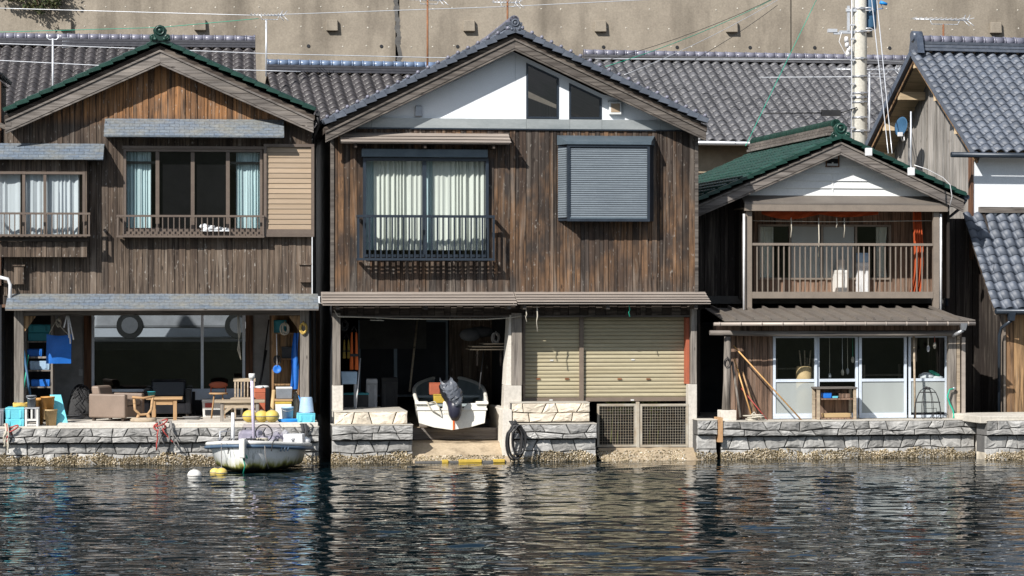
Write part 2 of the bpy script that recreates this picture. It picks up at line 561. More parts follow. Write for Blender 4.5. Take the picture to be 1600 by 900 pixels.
M['alu_slate'] = mat('slate_blue_aluminium', (0.11, 0.145, 0.175), (0.085, 0.115, 0.14), rough=0.4, metal=0.2, var=0.15)
M['slat_grey'] = mat('blue_grey_shutter_slats', (0.17, 0.20, 0.225), (0.135, 0.16, 0.185), (2, 2, 2), 0.42, 0.15, var=0.2)
M['louver'] = mat('tan_louvre_slats', (0.36, 0.275, 0.195), (0.32, 0.235, 0.155), (1, 2, 12), 0.5, 0.05, var=0.2)
M['alu_white'] = mat('pale_blue_aluminium', (0.66, 0.72, 0.80), (0.56, 0.62, 0.70), rough=0.4, metal=0.1, var=0.1)
M['shutter'] = mat('khaki_roller_shutter', (0.44, 0.39, 0.265), (0.36, 0.31, 0.20), (0.8, 2, 3), 0.5, 0.1, var=0.12)
M['shutter_rail'] = mat('brown_shutter_rail', (0.20, 0.155, 0.12), (0.15, 0.115, 0.09), rough=0.5, var=0.1)
M['curtain_w'] = cloth('cream_curtain', (0.82, 0.84, 0.77))
M['curtain_b'] = cloth('pale_blue_curtain', (0.64, 0.80, 0.83))
M['curtain_g'] = cloth('pale_grey_sheer', (0.70, 0.74, 0.78))
M['glass'] = glass('window_glass', (0.92, 0.95, 0.95), 1.2)
M['glass_dark'] = glass('dark_window_glass', (0.35, 0.36, 0.37), 1.1)
M['glass_big'] = glass('large_door_glass', (0.28, 0.31, 0.34), 1.8)
M['screen'] = mat('insect_screen', (0.045, 0.043, 0.045), rough=0.8, var=0.05)
M['frosted'] = frosted('frosted_glass', (0.50, 0.54, 0.53), 0.68)
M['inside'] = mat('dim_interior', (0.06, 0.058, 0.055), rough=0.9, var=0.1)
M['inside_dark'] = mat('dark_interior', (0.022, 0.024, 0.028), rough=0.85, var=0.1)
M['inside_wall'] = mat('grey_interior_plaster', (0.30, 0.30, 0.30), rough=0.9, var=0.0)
M['stone'] = concrete('grey_rubble_stone', (0.27, 0.263, 0.25), (0.46, 0.45, 0.43), (0.14, 0.138, 0.133), 4.0, 0.8, bump=1.0, kv=.55, sr=(.44, .66))
M['stone_warm'] = concrete('pale_warm_stone', (0.62, 0.54, 0.43), (0.72, 0.65, 0.54), (0.5, 0.42, 0.32), 6.0, 0.4)
M['mortar'] = concrete('dark_mortar', (0.09, 0.088, 0.085), (0.14, 0.135, 0.13), (0.06, 0.06, 0.06), 6.0, 0.5)
M['conc'] = concrete('grey_concrete', (0.42, 0.39, 0.34), (0.52, 0.49, 0.43), (0.30, 0.275, 0.235), 4.0, 0.5)
M['conc_pale'] = concrete('pale_concrete', (0.52, 0.485, 0.43), (0.62, 0.58, 0.52), (0.40, 0.36, 0.30), 4.0, 0.5)
M['conc_ramp'] = concrete('sandy_slip_concrete', (0.31, 0.24, 0.16), (0.42, 0.34, 0.24), (0.17, 0.13, 0.085), 4.0, 0.8)
M['conc_wall'] = concrete('brown_grey_retaining_concrete', (0.235, 0.203, 0.163), (0.31, 0.27, 0.217), (0.115, 0.098, 0.078), 1.1, 0.85, kv=.05, sr=(.47, .72))
M['white_pvc'] = mat('white_plastic', (0.75, 0.75, 0.76), rough=0.4, var=0.1)
M['white_paint'] = mat('chipped_white_paint', (0.70, 0.69, 0.66), (0.58, 0.57, 0.54), rough=0.5, var=0.1)
M['steel'] = mat('galvanised_steel', (0.42, 0.43, 0.45), (0.33, 0.34, 0.36), rough=0.4, metal=0.6, var=0.2)
M['steel_light'] = mat('light_aluminium', (0.66, 0.68, 0.72), (0.55, 0.57, 0.6), rough=0.4, metal=0.4, var=0.2)
M['rust'] = mat('rusty_steel', (0.30, 0.13, 0.06), (0.18, 0.085, 0.05), (9, 9, 9), 0.8, 0.2, bump=0.4)
M['rust_pale'] = mat('pale_rust', (0.52, 0.33, 0.17), (0.40, 0.22, 0.11), (9, 9, 9), 0.8)
M['rust_paint'] = mat('rust_red_paint', (0.42, 0.105, 0.05), (0.30, 0.09, 0.05), rough=0.7)
M['mesh_wire'] = mat('pale_wire_mesh', (0.40, 0.37, 0.31), (0.30, 0.24, 0.17), rough=0.6, var=0.2)
M['black'] = mat('black_rubber', (0.015, 0.015, 0.017), (0.03, 0.03, 0.032), rough=0.55)
M['black_gloss'] = mat('black_vinyl', (0.012, 0.013, 0.016), (0.02, 0.02, 0.024), rough=0.3)
M['pole'] = concrete('pole_concrete', (0.50, 0.48, 0.42), (0.56, 0.54, 0.48), (0.36, 0.34, 0.30), 8.0, 0.4)
M['blue_box'] = mat('steel_blue_paint', (0.03, 0.09, 0.17), (0.04, 0.11, 0.2), rough=0.5)
M['cyan'] = mat('sky_cyan_plastic', (0.16, 0.60, 0.70), (0.13, 0.50, 0.62), rough=0.45)
M['teal'] = mat('teal_plastic', (0.03, 0.26, 0.30), (0.025, 0.2, 0.25), rough=0.5)
M['blue'] = mat('blue_plastic', (0.015, 0.15, 0.56), (0.012, 0.12, 0.45), rough=0.5)
M['blue_bright'] = mat('bright_blue_plastic', (0.02, 0.27, 0.72), rough=0.45)
M['lblue'] = mat('pale_blue_plastic', (0.36, 0.50, 0.66), (0.30, 0.43, 0.58), rough=0.45)
M['grey_pl'] = mat('grey_plastic', (0.20, 0.215, 0.235), rough=0.5)
M['lgrey_pl'] = mat('light_grey_plastic', (0.45, 0.46, 0.48), rough=0.5)
M['amber'] = mat('amber_plastic', (0.52, 0.27, 0.075), (0.42, 0.2, 0.06), rough=0.5)
M['straw'] = mat('straw_tub', (0.50, 0.36, 0.19), (0.40, 0.28, 0.14), rough=0.7)
M['yellow'] = mat('faded_yellow_float', (0.66, 0.49, 0.10), (0.56, 0.43, 0.16), rough=0.5)
M['yellow_b'] = mat('yellow_plastic', (0.55, 0.38, 0.06), rough=0.5)
M['orange'] = mat('orange_fabric', (0.72, 0.16, 0.03), (0.6, 0.12, 0.03), rough=0.8)
M['orange_cloth'] = cloth('burnt_orange_cloth', (0.50, 0.10, 0.035), (0.38, 0.07, 0.025))
M['red'] = mat('red_plastic', (0.38, 0.06, 0.05), rough=0.5)
M['green_hose'] = mat('green_hose', (0.02, 0.36, 0.24), rough=0.5)
M['leather'] = mat('taupe_leather', (0.22, 0.165, 0.13), (0.18, 0.135, 0.105), rough=0.5)
M['net'] = mat('dark_net', (0.035, 0.035, 0.038), (0.06, 0.06, 0.06), rough=0.9, var=0.6)
M['rope_w'] = mat('pale_rope', (0.50, 0.46, 0.38), rough=0.9)
M['rope_g'] = mat('grey_rope', (0.22, 0.21, 0.20), rough=0.9)
M['rope_y'] = mat('yellow_rope', (0.66, 0.45, 0.12), rough=0.9)
M['bamboo'] = mat('bamboo_cane', (0.55, 0.33, 0.13), (0.45, 0.24, 0.09), (10, 10, 2), 0.5)
M['white_net'] = mat('white_gauze', (0.66, 0.68, 0.70), rough=0.9)

# ---------------------------------------------------------------- building pieces
def planks(mb, x0, x1, zbot, ztop, d, w=0.105, holes=(), thick=0.03, seed=1):
    """vertical boards with lapped edges; ztop is a number or a function of x; holes = (x0, x1, z0, z1)"""
    rg = random.Random(seed)
    top = ztop if callable(ztop) else (lambda x: ztop)
    xs = [x0]
    while xs[-1] < x1 - w * 0.6:
        xs.append(min(x1, xs[-1] + w * rg.uniform(0.55, 1.45)))
    xs[-1] = x1
    for i in range(len(xs) - 1):
        a, b = xs[i], xs[i + 1]
        rv = rg.random()
        dd = d - (0.011 if i % 2 else 0.0) - rg.uniform(0, 0.008)
        cuts = sorted({a, b} | {e for h in holes for e in h[:2] if a < e < b})
        for p, q in zip(cuts[:-1], cuts[1:]):
            mid = (p + q) / 2
            iv = [(zbot, None)]
            for h in holes:
                if h[0] <= mid <= h[1]:
                    nv = []
                    for lo, hi in iv:
                        t = min(top(p), top(q)) if hi is None else hi
                        if h[2] > lo and h[2] < t: nv.append((lo, h[2]))
                        if h[3] < t and h[3] > lo: nv.append((h[3], hi))
                        if h[3] <= lo or h[2] >= t: nv.append((lo, hi))
                    iv = nv
            for lo, hi in iv:
                ta, tb = (top(p), top(q)) if hi is None else (hi, hi)
                if max(ta, tb) - lo < 0.01: continue
                ta, tb = max(ta, lo + 0.002), max(tb, lo + 0.002)
                g, bk = 0.0035, d + thick - .006
                mb.hexa([(p + g, dd, lo), (q - g, dd, lo), (q - g, bk, lo), (p + g, bk, lo)], [(p + g, dd, ta), (q - g, dd, tb), (q - g, bk, tb), (p + g, bk, ta)], rv)
                mb.hexa([(p, bk + .001, lo), (q, bk + .001, lo), (q, d + thick, lo), (p, d + thick, lo)], [(p, bk + .001, ta), (q, bk + .001, tb), (q, d + thick, tb), (p, d + thick, ta)], 0.0)
    return mb

def tiles(mb, A, U, V, LU, LV, w=0.235, e=0.25, amp=0.044, lip=0.017, flip=False, seed=3, ns=9):
    """pantiles: from corner A along the ridge (U) and down the slope (V); every course steps over the next"""
    rg = random.Random(seed)
    A, U, V = Vector(A), Vector(U).normalized(), Vector(V).normalized()
    N = U.cross(V)
    if N.z < 0: N = -N
    nc, nr = max(1, round(LU / w)), max(1, round(LV / e))
    w, e = LU / nc, LV / nr
    prof = []
    for k in range(ns + 1):
        t = k / ns
        h = math.sin(math.pi * t / 0.66) if t < 0.66 else -0.8 * math.sin(math.pi * (t - 0.66) / 0.34)
        prof.append((1 - t if flip else t, h * amp))
    if flip: prof = prof[::-1]
    for j in range(nr):
        for i in range(nc):
            rv = rg.random()
            tip = rg.uniform(-0.004, 0.006)
            va, vb = [], []
            for t, h in prof:
                u = (i + t) * w
                va.append(A + U * u + V * (j * e) + N * (h + 0.004))
                vb.append(A + U * u + V * ((j + 1) * e + 0.012) + N * (h + lip + tip))
            vc = [q - N * lip * 1.05 for q in vb]
            m = len(prof)
            fs = []
            for k in range(m - 1):
                fs.append((k, k + 1, m + k + 1, m + k))
                fs.append((m + k, m + k + 1, 2 * m + k + 1, 2 * m + k))
            mb.add(va + vb + vc, fs, rv, False)
            for q in range(len(fs)):
                if q % 2 == 0: mb.sm[-len(fs) + q] = True
    return mb

def ridge(P0, P1, mt_top, mt_base, parent, name='ridge', r=0.085, courses=3, h=0.06, wb=0.34, knob=0.24):
    """stack of flat ridge courses under a round ridge tile with collars"""
    P0, P1 = Vector(P0), Vector(P1)
    d = (P1 - P0).normalized()
    b = MB()
    for k in range(courses):
        w = wb * (1 - 0.16 * k)
        b.bar(P0 + Vector((0, 0, h * (k + 0.5))), P1 + Vector((0, 0, h * (k + 0.5))), w, h * 0.82)
    base = b.build(name + '_course', mt_base, parent)
    z = Vector((0, 0, h * courses + r * 0.35))
    t = MB()
    L = (P1 - P0).length
    n = max(2, round(L / knob))
    for k in range(n):
        a, c = P0 + d * (L * k / n) + z, P0 + d * (L * (k + 1) / n) + z
        t.tube([a, c], r, 12)
        t.tube([a + d * 0.0, a + d * 0.035], r * 1.12, 12)
    t.tube([P1 + z - d * 0.04, P1 + z], r * 1.25, 12)
    return t.build(name, mt_top, parent)

def ornament(parent, c, s, m, fr_d=-0.02):
    """ridge end tile: shield, ring boss, side scrolls"""
    b = MB()
    x, y, z = c
    pts = [(-0.52, 0), (0.52, 0), (0.62, 0.2), (0.4, 0.42), (0.46, 0.7), (0.25, 0.95), (0, 1.04), (-0.25, 0.95), (-0.46, 0.7), (-0.4, 0.42), (-0.62, 0.2)]
    b.prism([(x + p * s, z + q * s) for p, q in pts], y, y + 0.16 * s + 0.05)
    rx = Matrix.Rotation(R(90), 3, 'X')
    ring = [Vector((x + 0.27 * s * math.cos(t), y - 0.02 * s, z + 0.66 * s + 0.27 * s * math.sin(t))) for t in np.linspace(0, 2 * math.pi, 17)[:-1]]
    b.tube(ring, 0.075 * s, 8, closed=True)
    b.ball((x, y, z + 0.66 * s), 0.15 * s, 0.1 * s, 0.15 * s)
    for sg in (-1, 1):
        sp = [Vector((x + sg * s * (0.5 - 0.16 * math.cos(t) * (1 - t / 14)), y - 0.03 * s, z + s * (0.2 + 0.18 * math.sin(t) * (1 - t / 14)))) for t in np.linspace(-1, 6.5, 16)]
        b.tube(sp, [0.09 * s * (1 - i / 26) for i in range(16)], 8)
        b.ball((x + sg * 0.5 * s, y - 0.04 * s, z + 0.2 * s), 0.09 * s)
        b.ball((x + sg * 0.3 * s, y - 0.03 * s, z + 0.1 * s), 0.12 * s)
    return b.build('ridge_ornament', m, parent)

def railing(parent, m, x0, x1, y0, z0, z1, n, depth, bw=0.022, rail=0.035, name='railing'):
    """window guard: top and bottom rails, balusters, end returns to the wall"""
    b = MB()
    b.box(x0, x1, y0 - rail / 2, y0 + rail / 2, z1 - rail, z1)
    b.box(x0, x1, y0 - rail / 2, y0 + rail / 2, z0, z0 + rail * 0.9)
    for k in range(n + 1):
        x = x0 + 0.02 + (x1 - x0 - 0.04) * k / n
        wd = bw * (1.5 if k in (0, n) else 1)
        b.box(x - wd / 2, x + wd / 2, y0 - bw / 2, y0 + bw / 2, z0 + rail * 0.9 + 0.001, z1 - rail - 0.001)
    for x in (x0 + 0.02, x1 - 0.02):
        b.box(x - rail / 2, x + rail / 2, y0 + rail / 2 + 0.001, y0 + depth, z1 - rail, z1)
        b.box(x - rail / 2, x + rail / 2, y0 + rail / 2 + 0.001, y0 + depth, z0, z0 + rail * 0.9)
    for k in range(1, 4):
        y = y0 + depth * k / 4
        b.box(x0 + 0.04, x1 - 0.04, y - 0.012, y + 0.012, z0 + 0.004, z0 + 0.022)
    return b.build(name, m, parent)

def curtain(parent, m, x0, x1, z0, z1, d, folds=9, amp=0.03, seed=0, gather=0.0, name='curtain'):
    rg = random.Random(seed)
    nx, nz = folds * 8, 10
    ph = [rg.uniform(0, 6.28) for _ in range(4)]
    rows = []
    for j in range(nz + 1):
        t = j / nz
        z = z0 + (z1 - z0) * t
        sq = 1 - gather * math.sin(math.pi * min(1, t * 1.1)) * 0.5
        row = []
        for i in range(nx + 1):
            u = i / nx
            wob = 0.35 * math.sin(u * 7 + ph[0]) + 0.25 * math.sin(u * 17 + ph[1])
            a = amp * (0.6 + 0.4 * math.sin(u * 5 + ph[2]) + 0.25 * (1 - t))
            y = d + a * math.sin(2 * math.pi * (u * folds + wob)) + 0.25 * a * math.sin(4 * math.pi * u * folds + ph[3])
            row.append((x0 + (x1 - x0) * u * sq, y, z))
        rows.append(row)
    b = MB().grid(rows)
    return b.build(name, m, parent)

def frame_rect(mb, x0, x1, z0, z1, y0, y1, t, sides='lrtb'):
    if 't' in sides: mb.box(x0, x1, y0, y1, z1 - t, z1)
    if 'b' in sides: mb.box(x0, x1, y0, y1, z0, z0 + t)
    zl, zh = z0 + (t if 'b' in sides else 0) + 0.0005, z1 - (t if 't' in sides else 0) - 0.0005
    if 'l' in sides: mb.box(x0, x0 + t, y0, y1, zl, zh)
    if 'r' in sides: mb.box(x1 - t, x1, y0, y1, zl, zh)
    return mb

def pane(parent, m, x0, x1, z0, z1, y, name='pane'):
    return MB().add([(x0, y, z0), (x1, y, z0), (x1, y, z1), (x0, y, z1)], [(0, 1, 2, 3)]).build(name, m, parent)

def awning(parent, fr, px0, px1, pyt, pyb, out, m, name='awning', lip=0.05, over=0.0, d=0.0, trim=None, stepped=0):
    """sheet metal pent roof: top edge on the wall at pyt, bottom edge of the lip at pyb, standing out by `out`"""
    x0, x1 = fr.x(px0, d - out), fr.x(px1, d - out)
    pm = (px0 + px1) / 2
    zt, zb = fr.z(pyt, d, pm), fr.z(pyb, d - out, pm)
    b = MB()
    zl = zb + lip
    if stepped:
        for k in range(stepped):
            a0, a1 = k / stepped, (k + 1) / stepped
            ya, yb = d - out * a0, d - out * a1
            za, zc = zt + (zl - zt) * a0, zt + (zl - zt) * a1
            g = 0.011 if k else 0.0
            b.hexa([(x0, yb, zc + 0.002), (x1, yb, zc + 0.002), (x1, ya, za - g - 0.02), (x0, ya, za - g - 0.02)], [(x0, yb, zc + 0.009), (x1, yb, zc + 0.009), (x1, ya, za - g), (x0, ya, za - g)])
            if k:
                b.hexa([(x0, ya + .05, za - .04), (x1, ya + .05, za - .04), (x1, ya + .06, za - .04), (x0, ya + .06, za - .04)], [(x0, ya + .05, za + .02), (x1, ya + .05, za + .02), (x1, ya + .06, za + .02), (x0, ya + .06, za + .02)])
    else:
        b.hexa([(x0, d - out, zl - 0.02), (x1, d - out, zl - 0.02), (x1, d, zt - 0.03), (x0, d, zt - 0.03)], [(x0, d - out, zl), (x1, d - out, zl), (x1, d, zt), (x0, d, zt)])
    o = b.build(name, m, parent)
    e = MB()
    e.box(x0 + 0.003, x1 - 0.003, d - out + 0.004, d - out + 0.03, zb, zl - 0.021)
    e.box(x0 + 0.02, x1 - 0.02, d - out + 0.031, d, zb + 0.004, zb + 0.02)
    e.prism([(x0 + 0.004, zb + 0.021), (x0 + 0.02, zb + 0.021), (x0 + 0.02, zt - 0.05), (x0 + 0.004, zt - 0.05)], d - out * 0.3, d)
    e.prism([(x1 - 0.02, zb + 0.021), (x1 - 0.004, zb + 0.021), (x1 - 0.004, zt - 0.05), (x1 - 0.02, zt - 0.05)], d - out * 0.3, d)
    e.build('fascia', trim or m, o)
    return o, x0, x1, zb, zt

def rubble(fr, name, label, px0, px1, pyt, d, zb=-0.12, d2=None, m=None, band=True, seed=0, rows=None, thick=0.5, group='stone seawalls along the water'):
    """rubble faced sea wall: shaped stones with open joints, an overhanging upper course and a crust of barnacles at the waterline"""
    rg = random.Random(seed + 40)
    m = m or M['stone']
    x0, x1 = fr.x(px0, d), fr.x(px1, d)
    zt = fr.z(pyt, d, (px0 + px1) / 2)
    root = thing(name, label, 'sea wall', fr, ((x0 + x1) / 2, d, 0), group)
    cx = (x0 + x1) / 2
    hx = (x1 - x0) / 2
    if band:
        zs = zt - 0.25
        lv = [(zt, zt - 0.145, zt - 0.25, 0.0), (zs - 0.012, 0.18, -0.14, 0.105)]
    else:
        n = rows or 2
        h = (zt - zb) / n
        lv = [tuple([zt - h * k for k in range(n + 1)] + [0.0])]
    back = MB()
    st = MB()
    for L in lv:
        off = L[-1]
        zz = L[:-1]
        back.box(-hx + 0.01, hx - 0.01, off + 0.035, thick, zz[-1] - (0.0 if off == 0 and band else 0.3 if band else 0), zz[0] - 0.004)
        lines = []
        for k, z in enumerate(zz):
            ed = k in (0, len(zz) - 1)
            lines.append((z, [rg.uniform(-1, 1) for _ in range(6)], 0.0 if ed else 0.022))
        def zat(k, x):
            z, c, a = lines[k]
            return z + a * (c[0] * math.sin(x * 3.1 + c[1] * 6) + c[2] * math.sin(x * 7.3 + c[3] * 6))
        for k in range(len(zz) - 1):
            x = -hx
            xs = [(x, x)]
            while x < hx - 0.16:
                x += rg.uniform(0.17, 0.46)
                if x > hx - 0.14: x = hx
                sl = rg.uniform(-0.05, 0.05) if x < hx else 0
                xs.append((x + sl, x - sl))
            if xs[-1][0] < hx - 0.001: xs.append((hx, hx))
            for (ta, ba), (tb, bb) in zip(xs[:-1], xs[1:]):
                g = 0.007
                top0, top1 = zat(k, ta) - g, zat(k, tb) - g
                bot0, bot1 = zat(k + 1, ba) + g, zat(k + 1, bb) + g
                P = [(ba + g, bot0), (bb - g, bot1), (tb - g, top1), (ta + g, top0)]
                if rg.random() < 0.28 and tb - ta > 0.3:
                    q = rg.uniform(0.35, 0.65)
                    P.insert(3, (ta + (tb - ta) * q, (top0 + top1) / 2 - rg.uniform(-0.005, 0.02)))
                c = (sum(p[0] for p in P) / len(P), sum(p[1] for p in P) / len(P))
                n = len(P)
                rings = []
                Q = []
                for i in range(n):
                    a, b_ = P[i], P[(i + 1) % n]
                    for t in (0, 0.34, 0.67):
                        Q.append((a[0] + (b_[0] - a[0]) * t + rg.uniform(-0.004, 0.004), a[1] + (b_[1] - a[1]) * t + rg.uniform(-0.004, 0.004)))
                bulge = rg.uniform(0.003, 0.02)
                vs = []
                for sc_, yy in ((1.0, 0.045), (1.0, 0.012), (0.93, -0.004), (0.55, -bulge)):
                    for qx, qz in Q:
                        vs.append((c[0] + (qx - c[0]) * sc_, off + yy + (rg.uniform(-0.009, 0.009) if sc_ < 1 else 0), c[1] + (qz - c[1]) * sc_))
                vs.append((c[0], off - bulge - 0.004, c[1]))
                nq = len(Q)
                fs = []
                for r_ in range(3):
                    for i in range(nq):
                        j = (i + 1) % nq
                        fs.append((r_ * nq + i, r_ * nq + j, (r_ + 1) * nq + j, (r_ + 1) * nq + i))
                for i in range(nq):
                    fs.append((3 * nq + i, 3 * nq + (i + 1) % nq, 4 * nq))
                st.add(vs, fs, None, False)
    back.build('mortar_core', M['mortar'], root)
    st.build('stone_facing', m, root)
    cap = MB().box(-hx, hx, 0.02, thick, zt - 0.003, zt + 0.015)
    cap.build('coping', M['conc'], root, bevel=0.006)
    if band:
        bc = MB()
        zl = lv[1][2]
        zc = 0.155
        bc.box(-hx + 0.004, hx - 0.004, 0.10, thick - 0.01, -0.5, zc - 0.03)
        nb = int(2 * hx * 1250)
        p1_, p2_ = rg.uniform(0, 6), rg.uniform(0, 6)
        for _ in range(nb):
            xx_ = rg.uniform(-hx, hx)
            zt_ = .8 + .2 * math.sin(xx_ * 4.3 + p1_) + .16 * math.sin(xx_ * 11 + p2_)
            z = -0.04 + (zc * zt_ + 0.03) * rg.random() ** 0.9 + rg.uniform(-0.02, 0.03) * (1 + rg.random())
            r = rg.uniform(0.007, 0.019)
            p = Vector((xx_, 0.092 - rg.uniform(0, 0.016), z))
            n = 5
            vs = [p + Vector((r * math.cos(6.283 * i / n + r * 900), 0.012, r * math.sin(6.283 * i / n + r * 900) * rg.uniform(0.7, 1.3))) for i in range(n)]
            vs.append(p + Vector((rg.uniform(-.4, .4) * r, -r * rg.uniform(0.7, 1.5), rg.uniform(-.4, .6) * r)))
            bc.add(vs, [(i, (i + 1) % n, n) for i in range(n)], rg.random())
        bc.build('barnacle_crust', M['barnacle'], root, kind='stuff')
    return root, zt

def barnacle_mat():
    t = NT('barnacle_crust')
    c = t.ramp(t.rnd(), [(0.0, (0.10, 0.08, 0.045)), (0.3, (0.26, 0.20, 0.11)), (0.6, (0.46, 0.38, 0.25)), (0.85, (0.62, 0.54, 0.42)), (1.0, (0.72, 0.67, 0.58))])
    n = t.noise(t.coord((1, 1, 1)), 3.0, 4)
    c = t.mix(1.0, c, t.ramp(n, [(0.3, 0.45), (0.65, 1.1)]), 'MULTIPLY')
    t.bsdf(c, 0.75, 0, None, 0.4)
    return t.m
M['barnacle'] = barnacle_mat()

def rounded_box(b, w, d, h, z0=0.0, cx=0.0, cy=0.0, top=1.0):
    return b.taper(cx, cy, z0, z0 + h, w, d, w * top, d * top)
# ---------------------------------------------------------------- frames of the four buildings and of the road behind
H1 = Frame(250, -0.20, 6.0)
H2 = Frame(803, 0.30, 7.5)
H3 = Frame(1318, 2.20, 9.0)       # upper storey, set back
H3g = Frame(1318, 1.20, 9.0)      # ground floor front
H4 = Frame(1540, 3.50, 13.0)
H4g = Frame(1540, 1.70, 13.0)
RB = Frame(800, 11.0, 8.0)       # houses across the road
RW = Frame(800, 21.0, 2.0)       # retaining wall

# ---------------------------------------------------------------- water: one sheet with real ripples near the houses
def make_water():
    rg = np.random.default_rng(5)
    xs = np.concatenate([[-2500, -900, -300, -100, -45, -25, -16], np.arange(-11.5, 11.51, 0.045), [16, 25, 45, 100, 300, 900, 2500]])
    ys = np.concatenate([[-3500, -1500, -600, -250, -120, -70, -48, -36, -28], np.arange(-21.0, 3.4, 0.028), [6, 9]])
    X, Y = np.meshgrid(xs, ys)
    Z = np.zeros_like(X)
    for k in range(110):
        lam = 0.28 * (1.2 / 0.28) ** rg.random() if k < 76 else rg.uniform(.13, .24)
        th = rg.normal(1.52, 0.5)
        kx, ky = np.cos(th) * 2 * np.pi / lam, np.sin(th) * 2 * np.pi / lam
        a = (0.0021 if k < 76 else 0.0018) * lam * rg.uniform(0.5, 1.4)
        ph = rg.uniform(0, 6.28)
        mod = 0.65 + 0.5 * np.sin(X * rg.uniform(-.5, .5) + Y * rg.uniform(-.6, .6) + rg.uniform(0, 6.28))
        w = kx * X + ky * Y + ph
        Z += a * mod * (np.sin(w) + 0.22 * np.sin(2 * w))
    fade = np.clip((11.5 - np.abs(X)) / 1.0, 0, 1) * np.clip((Y + 21) / 1.5, 0, 1)
    calm = np.clip(0.55 + (0.2 - Y) / 9.0, 0.55, 1.0)
    patch = 0.95 + 0.28 * np.sin(0.55 * X + 0.9 * Y + 1.0) * np.sin(0.8 * X - 0.5 * Y + 2.0) + 0.2 * np.sin(0.23 * X + 0.62 * Y + 4.0)
    Z *= fade * calm * patch
    ny, nx = X.shape
    co = np.stack([X, Y, Z], -1).reshape(-1, 3)
    idx = np.arange(ny * nx).reshape(ny, nx)
    q = np.stack([idx[:-1, :-1], idx[:-1, 1:], idx[1:, 1:], idx[1:, :-1]], -1).reshape(-1, 4)
    me = bpy.data.meshes.new('water')
    me.vertices.add(len(co)); me.vertices.foreach_set('co', co.ravel())
    me.loops.add(q.size); me.loops.foreach_set('vertex_index', q.ravel().astype(np.int32))
    me.polygons.add(len(q)); me.polygons.foreach_set('loop_start', np.arange(0, q.size, 4, dtype=np.int32))
    me.update()
    me.polygons.foreach_set('use_smooth', np.ones(len(q), dtype=bool))
    t = NT('sea_water')
    n1 = t.noise(t.coord((7, 16, 1)), 1.0, 3, 0.6, 0.3)
    n2 = t.noise(t.coord((0.25, 0.5, 1)), 1.0, 2, 0.5)
    n1 = t.math('MULTIPLY', n1, t.ramp(n2, [(0.3, 0.35), (0.7, 1.0)]))
    b = t.bsdf((0.003, 0.009, 0.012), 0.01, 0, None, 0.5)
    b.inputs['IOR'].default_value = 1.42
    me.materials.append(t.m)
    o = bpy.data.objects.new('water', me)
    COL.objects.link(o)
    o['kind'] = 'structure'
make_water()

def sheet(name, x0, x1, y0, y1, z, m):
    o = MB().add([(x0, y0, z), (x1, y0, z), (x1, y1, z), (x0, y1, z)], [(0, 1, 2, 3)]).build(name, m)
    o['kind'] = 'structure'
    return o
M['earth'] = concrete('packed_earth', (0.16, 0.14, 0.11), (0.2, 0.18, 0.14), (0.1, 0.09, 0.07))
M['asphalt'] = concrete('asphalt', (0.055, 0.055, 0.056), (0.075, 0.074, 0.073), (0.04, 0.04, 0.04))
M['hill_green'] = concrete('hill_scrub', (0.05, 0.07, 0.03), (0.09, 0.10, 0.05), (0.04, 0.045, 0.025), 0.3)
sheet('ground', -2500, 2500, 4.2, 3500, 0.60, M['earth'])
rb_ = MB().box(-60, 60, 5.75, 40, 0.5, 1.95).build('road', M['asphalt'])
rb_['kind'] = 'structure'
MB().add([(-120, 24, 14), (120, 30, 14), (160, 140, 40), (-160, 140, 40)], [(0, 1, 2, 3)]).build('hillside', M['hill_green'])
bpy.data.objects['hillside']['kind'] = 'structure'
# wooded hills across the bay, behind the camera
rg = random.Random(12)
ph = [rg.uniform(0, 6.28) for _ in range(8)]
rows = []
for j in range(9):
    t = j / 8
    row = []
    for i in range(121):
        a = math.pi * (1.06 + .88 * i / 120)
        r = 300 + 260 * t
        hgt = (62 + 22 * math.sin(i * .11 + ph[0]) + 14 * math.sin(i * .29 + ph[1]) + 6 * math.sin(i * .8 + ph[2])) * math.sin(math.pi / 2 * t) ** .8
        hgt += 3 * math.sin(i * 1.9 + j * 2.3) * t
        row.append((r * math.cos(a) * 1.5, -40 + r * math.sin(a), -1 + hgt))
    rows.append(row)
MB().grid(rows).build('hills', M['hill_green'])
bpy.data.objects['hills']['kind'] = 'structure'

# ---------------------------------------------------------------- concrete retaining wall behind the village
rw = RW.root('retaining_wall', 'tall brown-grey concrete retaining wall behind the tiled roofs with square drain blocks', 'retaining wall')
xc, xj = RW.x(621), RW.x(1236)
wl = MB()
wl.box(-26, xc - 0.05, 0, 1.0, 0.5, 14.5)
wl.box(xc + 0.05, xj - 0.015, 0, 1.0, 0.5, 14.5)
wl.box(xj + 0.015, 26, 0, 1.0, 0.5, 14.5)
wl.build('wall', M['conc_wall'], rw)
ck = MB()
rg = random.Random(4)
zz = [RW.z(112 - i * 6) for i in range(24)]
px_ = xc - 0.03
for i in range(len(zz) - 1):
    nx_ = xc + (0.07 - 0.007 * i) + rg.uniform(-0.03, 0.03)
    w_ = rg.uniform(0.04, 0.075)
    ck.hexa([(px_ - w_, -0.006, zz[i]), (px_ + w_, -0.006, zz[i]), (px_ + w_, 0.3, zz[i]), (px_ - w_, 0.3, zz[i])], [(nx_ - w_, -0.006, zz[i + 1]), (nx_ + w_, -0.006, zz[i + 1]), (nx_ + w_, 0.3, zz[i + 1]), (nx_ - w_, 0.3, zz[i + 1])])
    px_ = nx_
ck.box(xc - .3, xc + .3, .31, .9, .6, 14.4)
ck.build('joint_filler', M['mortar'], rw)
MB().box(xj - 0.014, xj + 0.014, 0.04, 0.9, 0.5, 14.4).build('joint_strip', M['mortar'], rw)
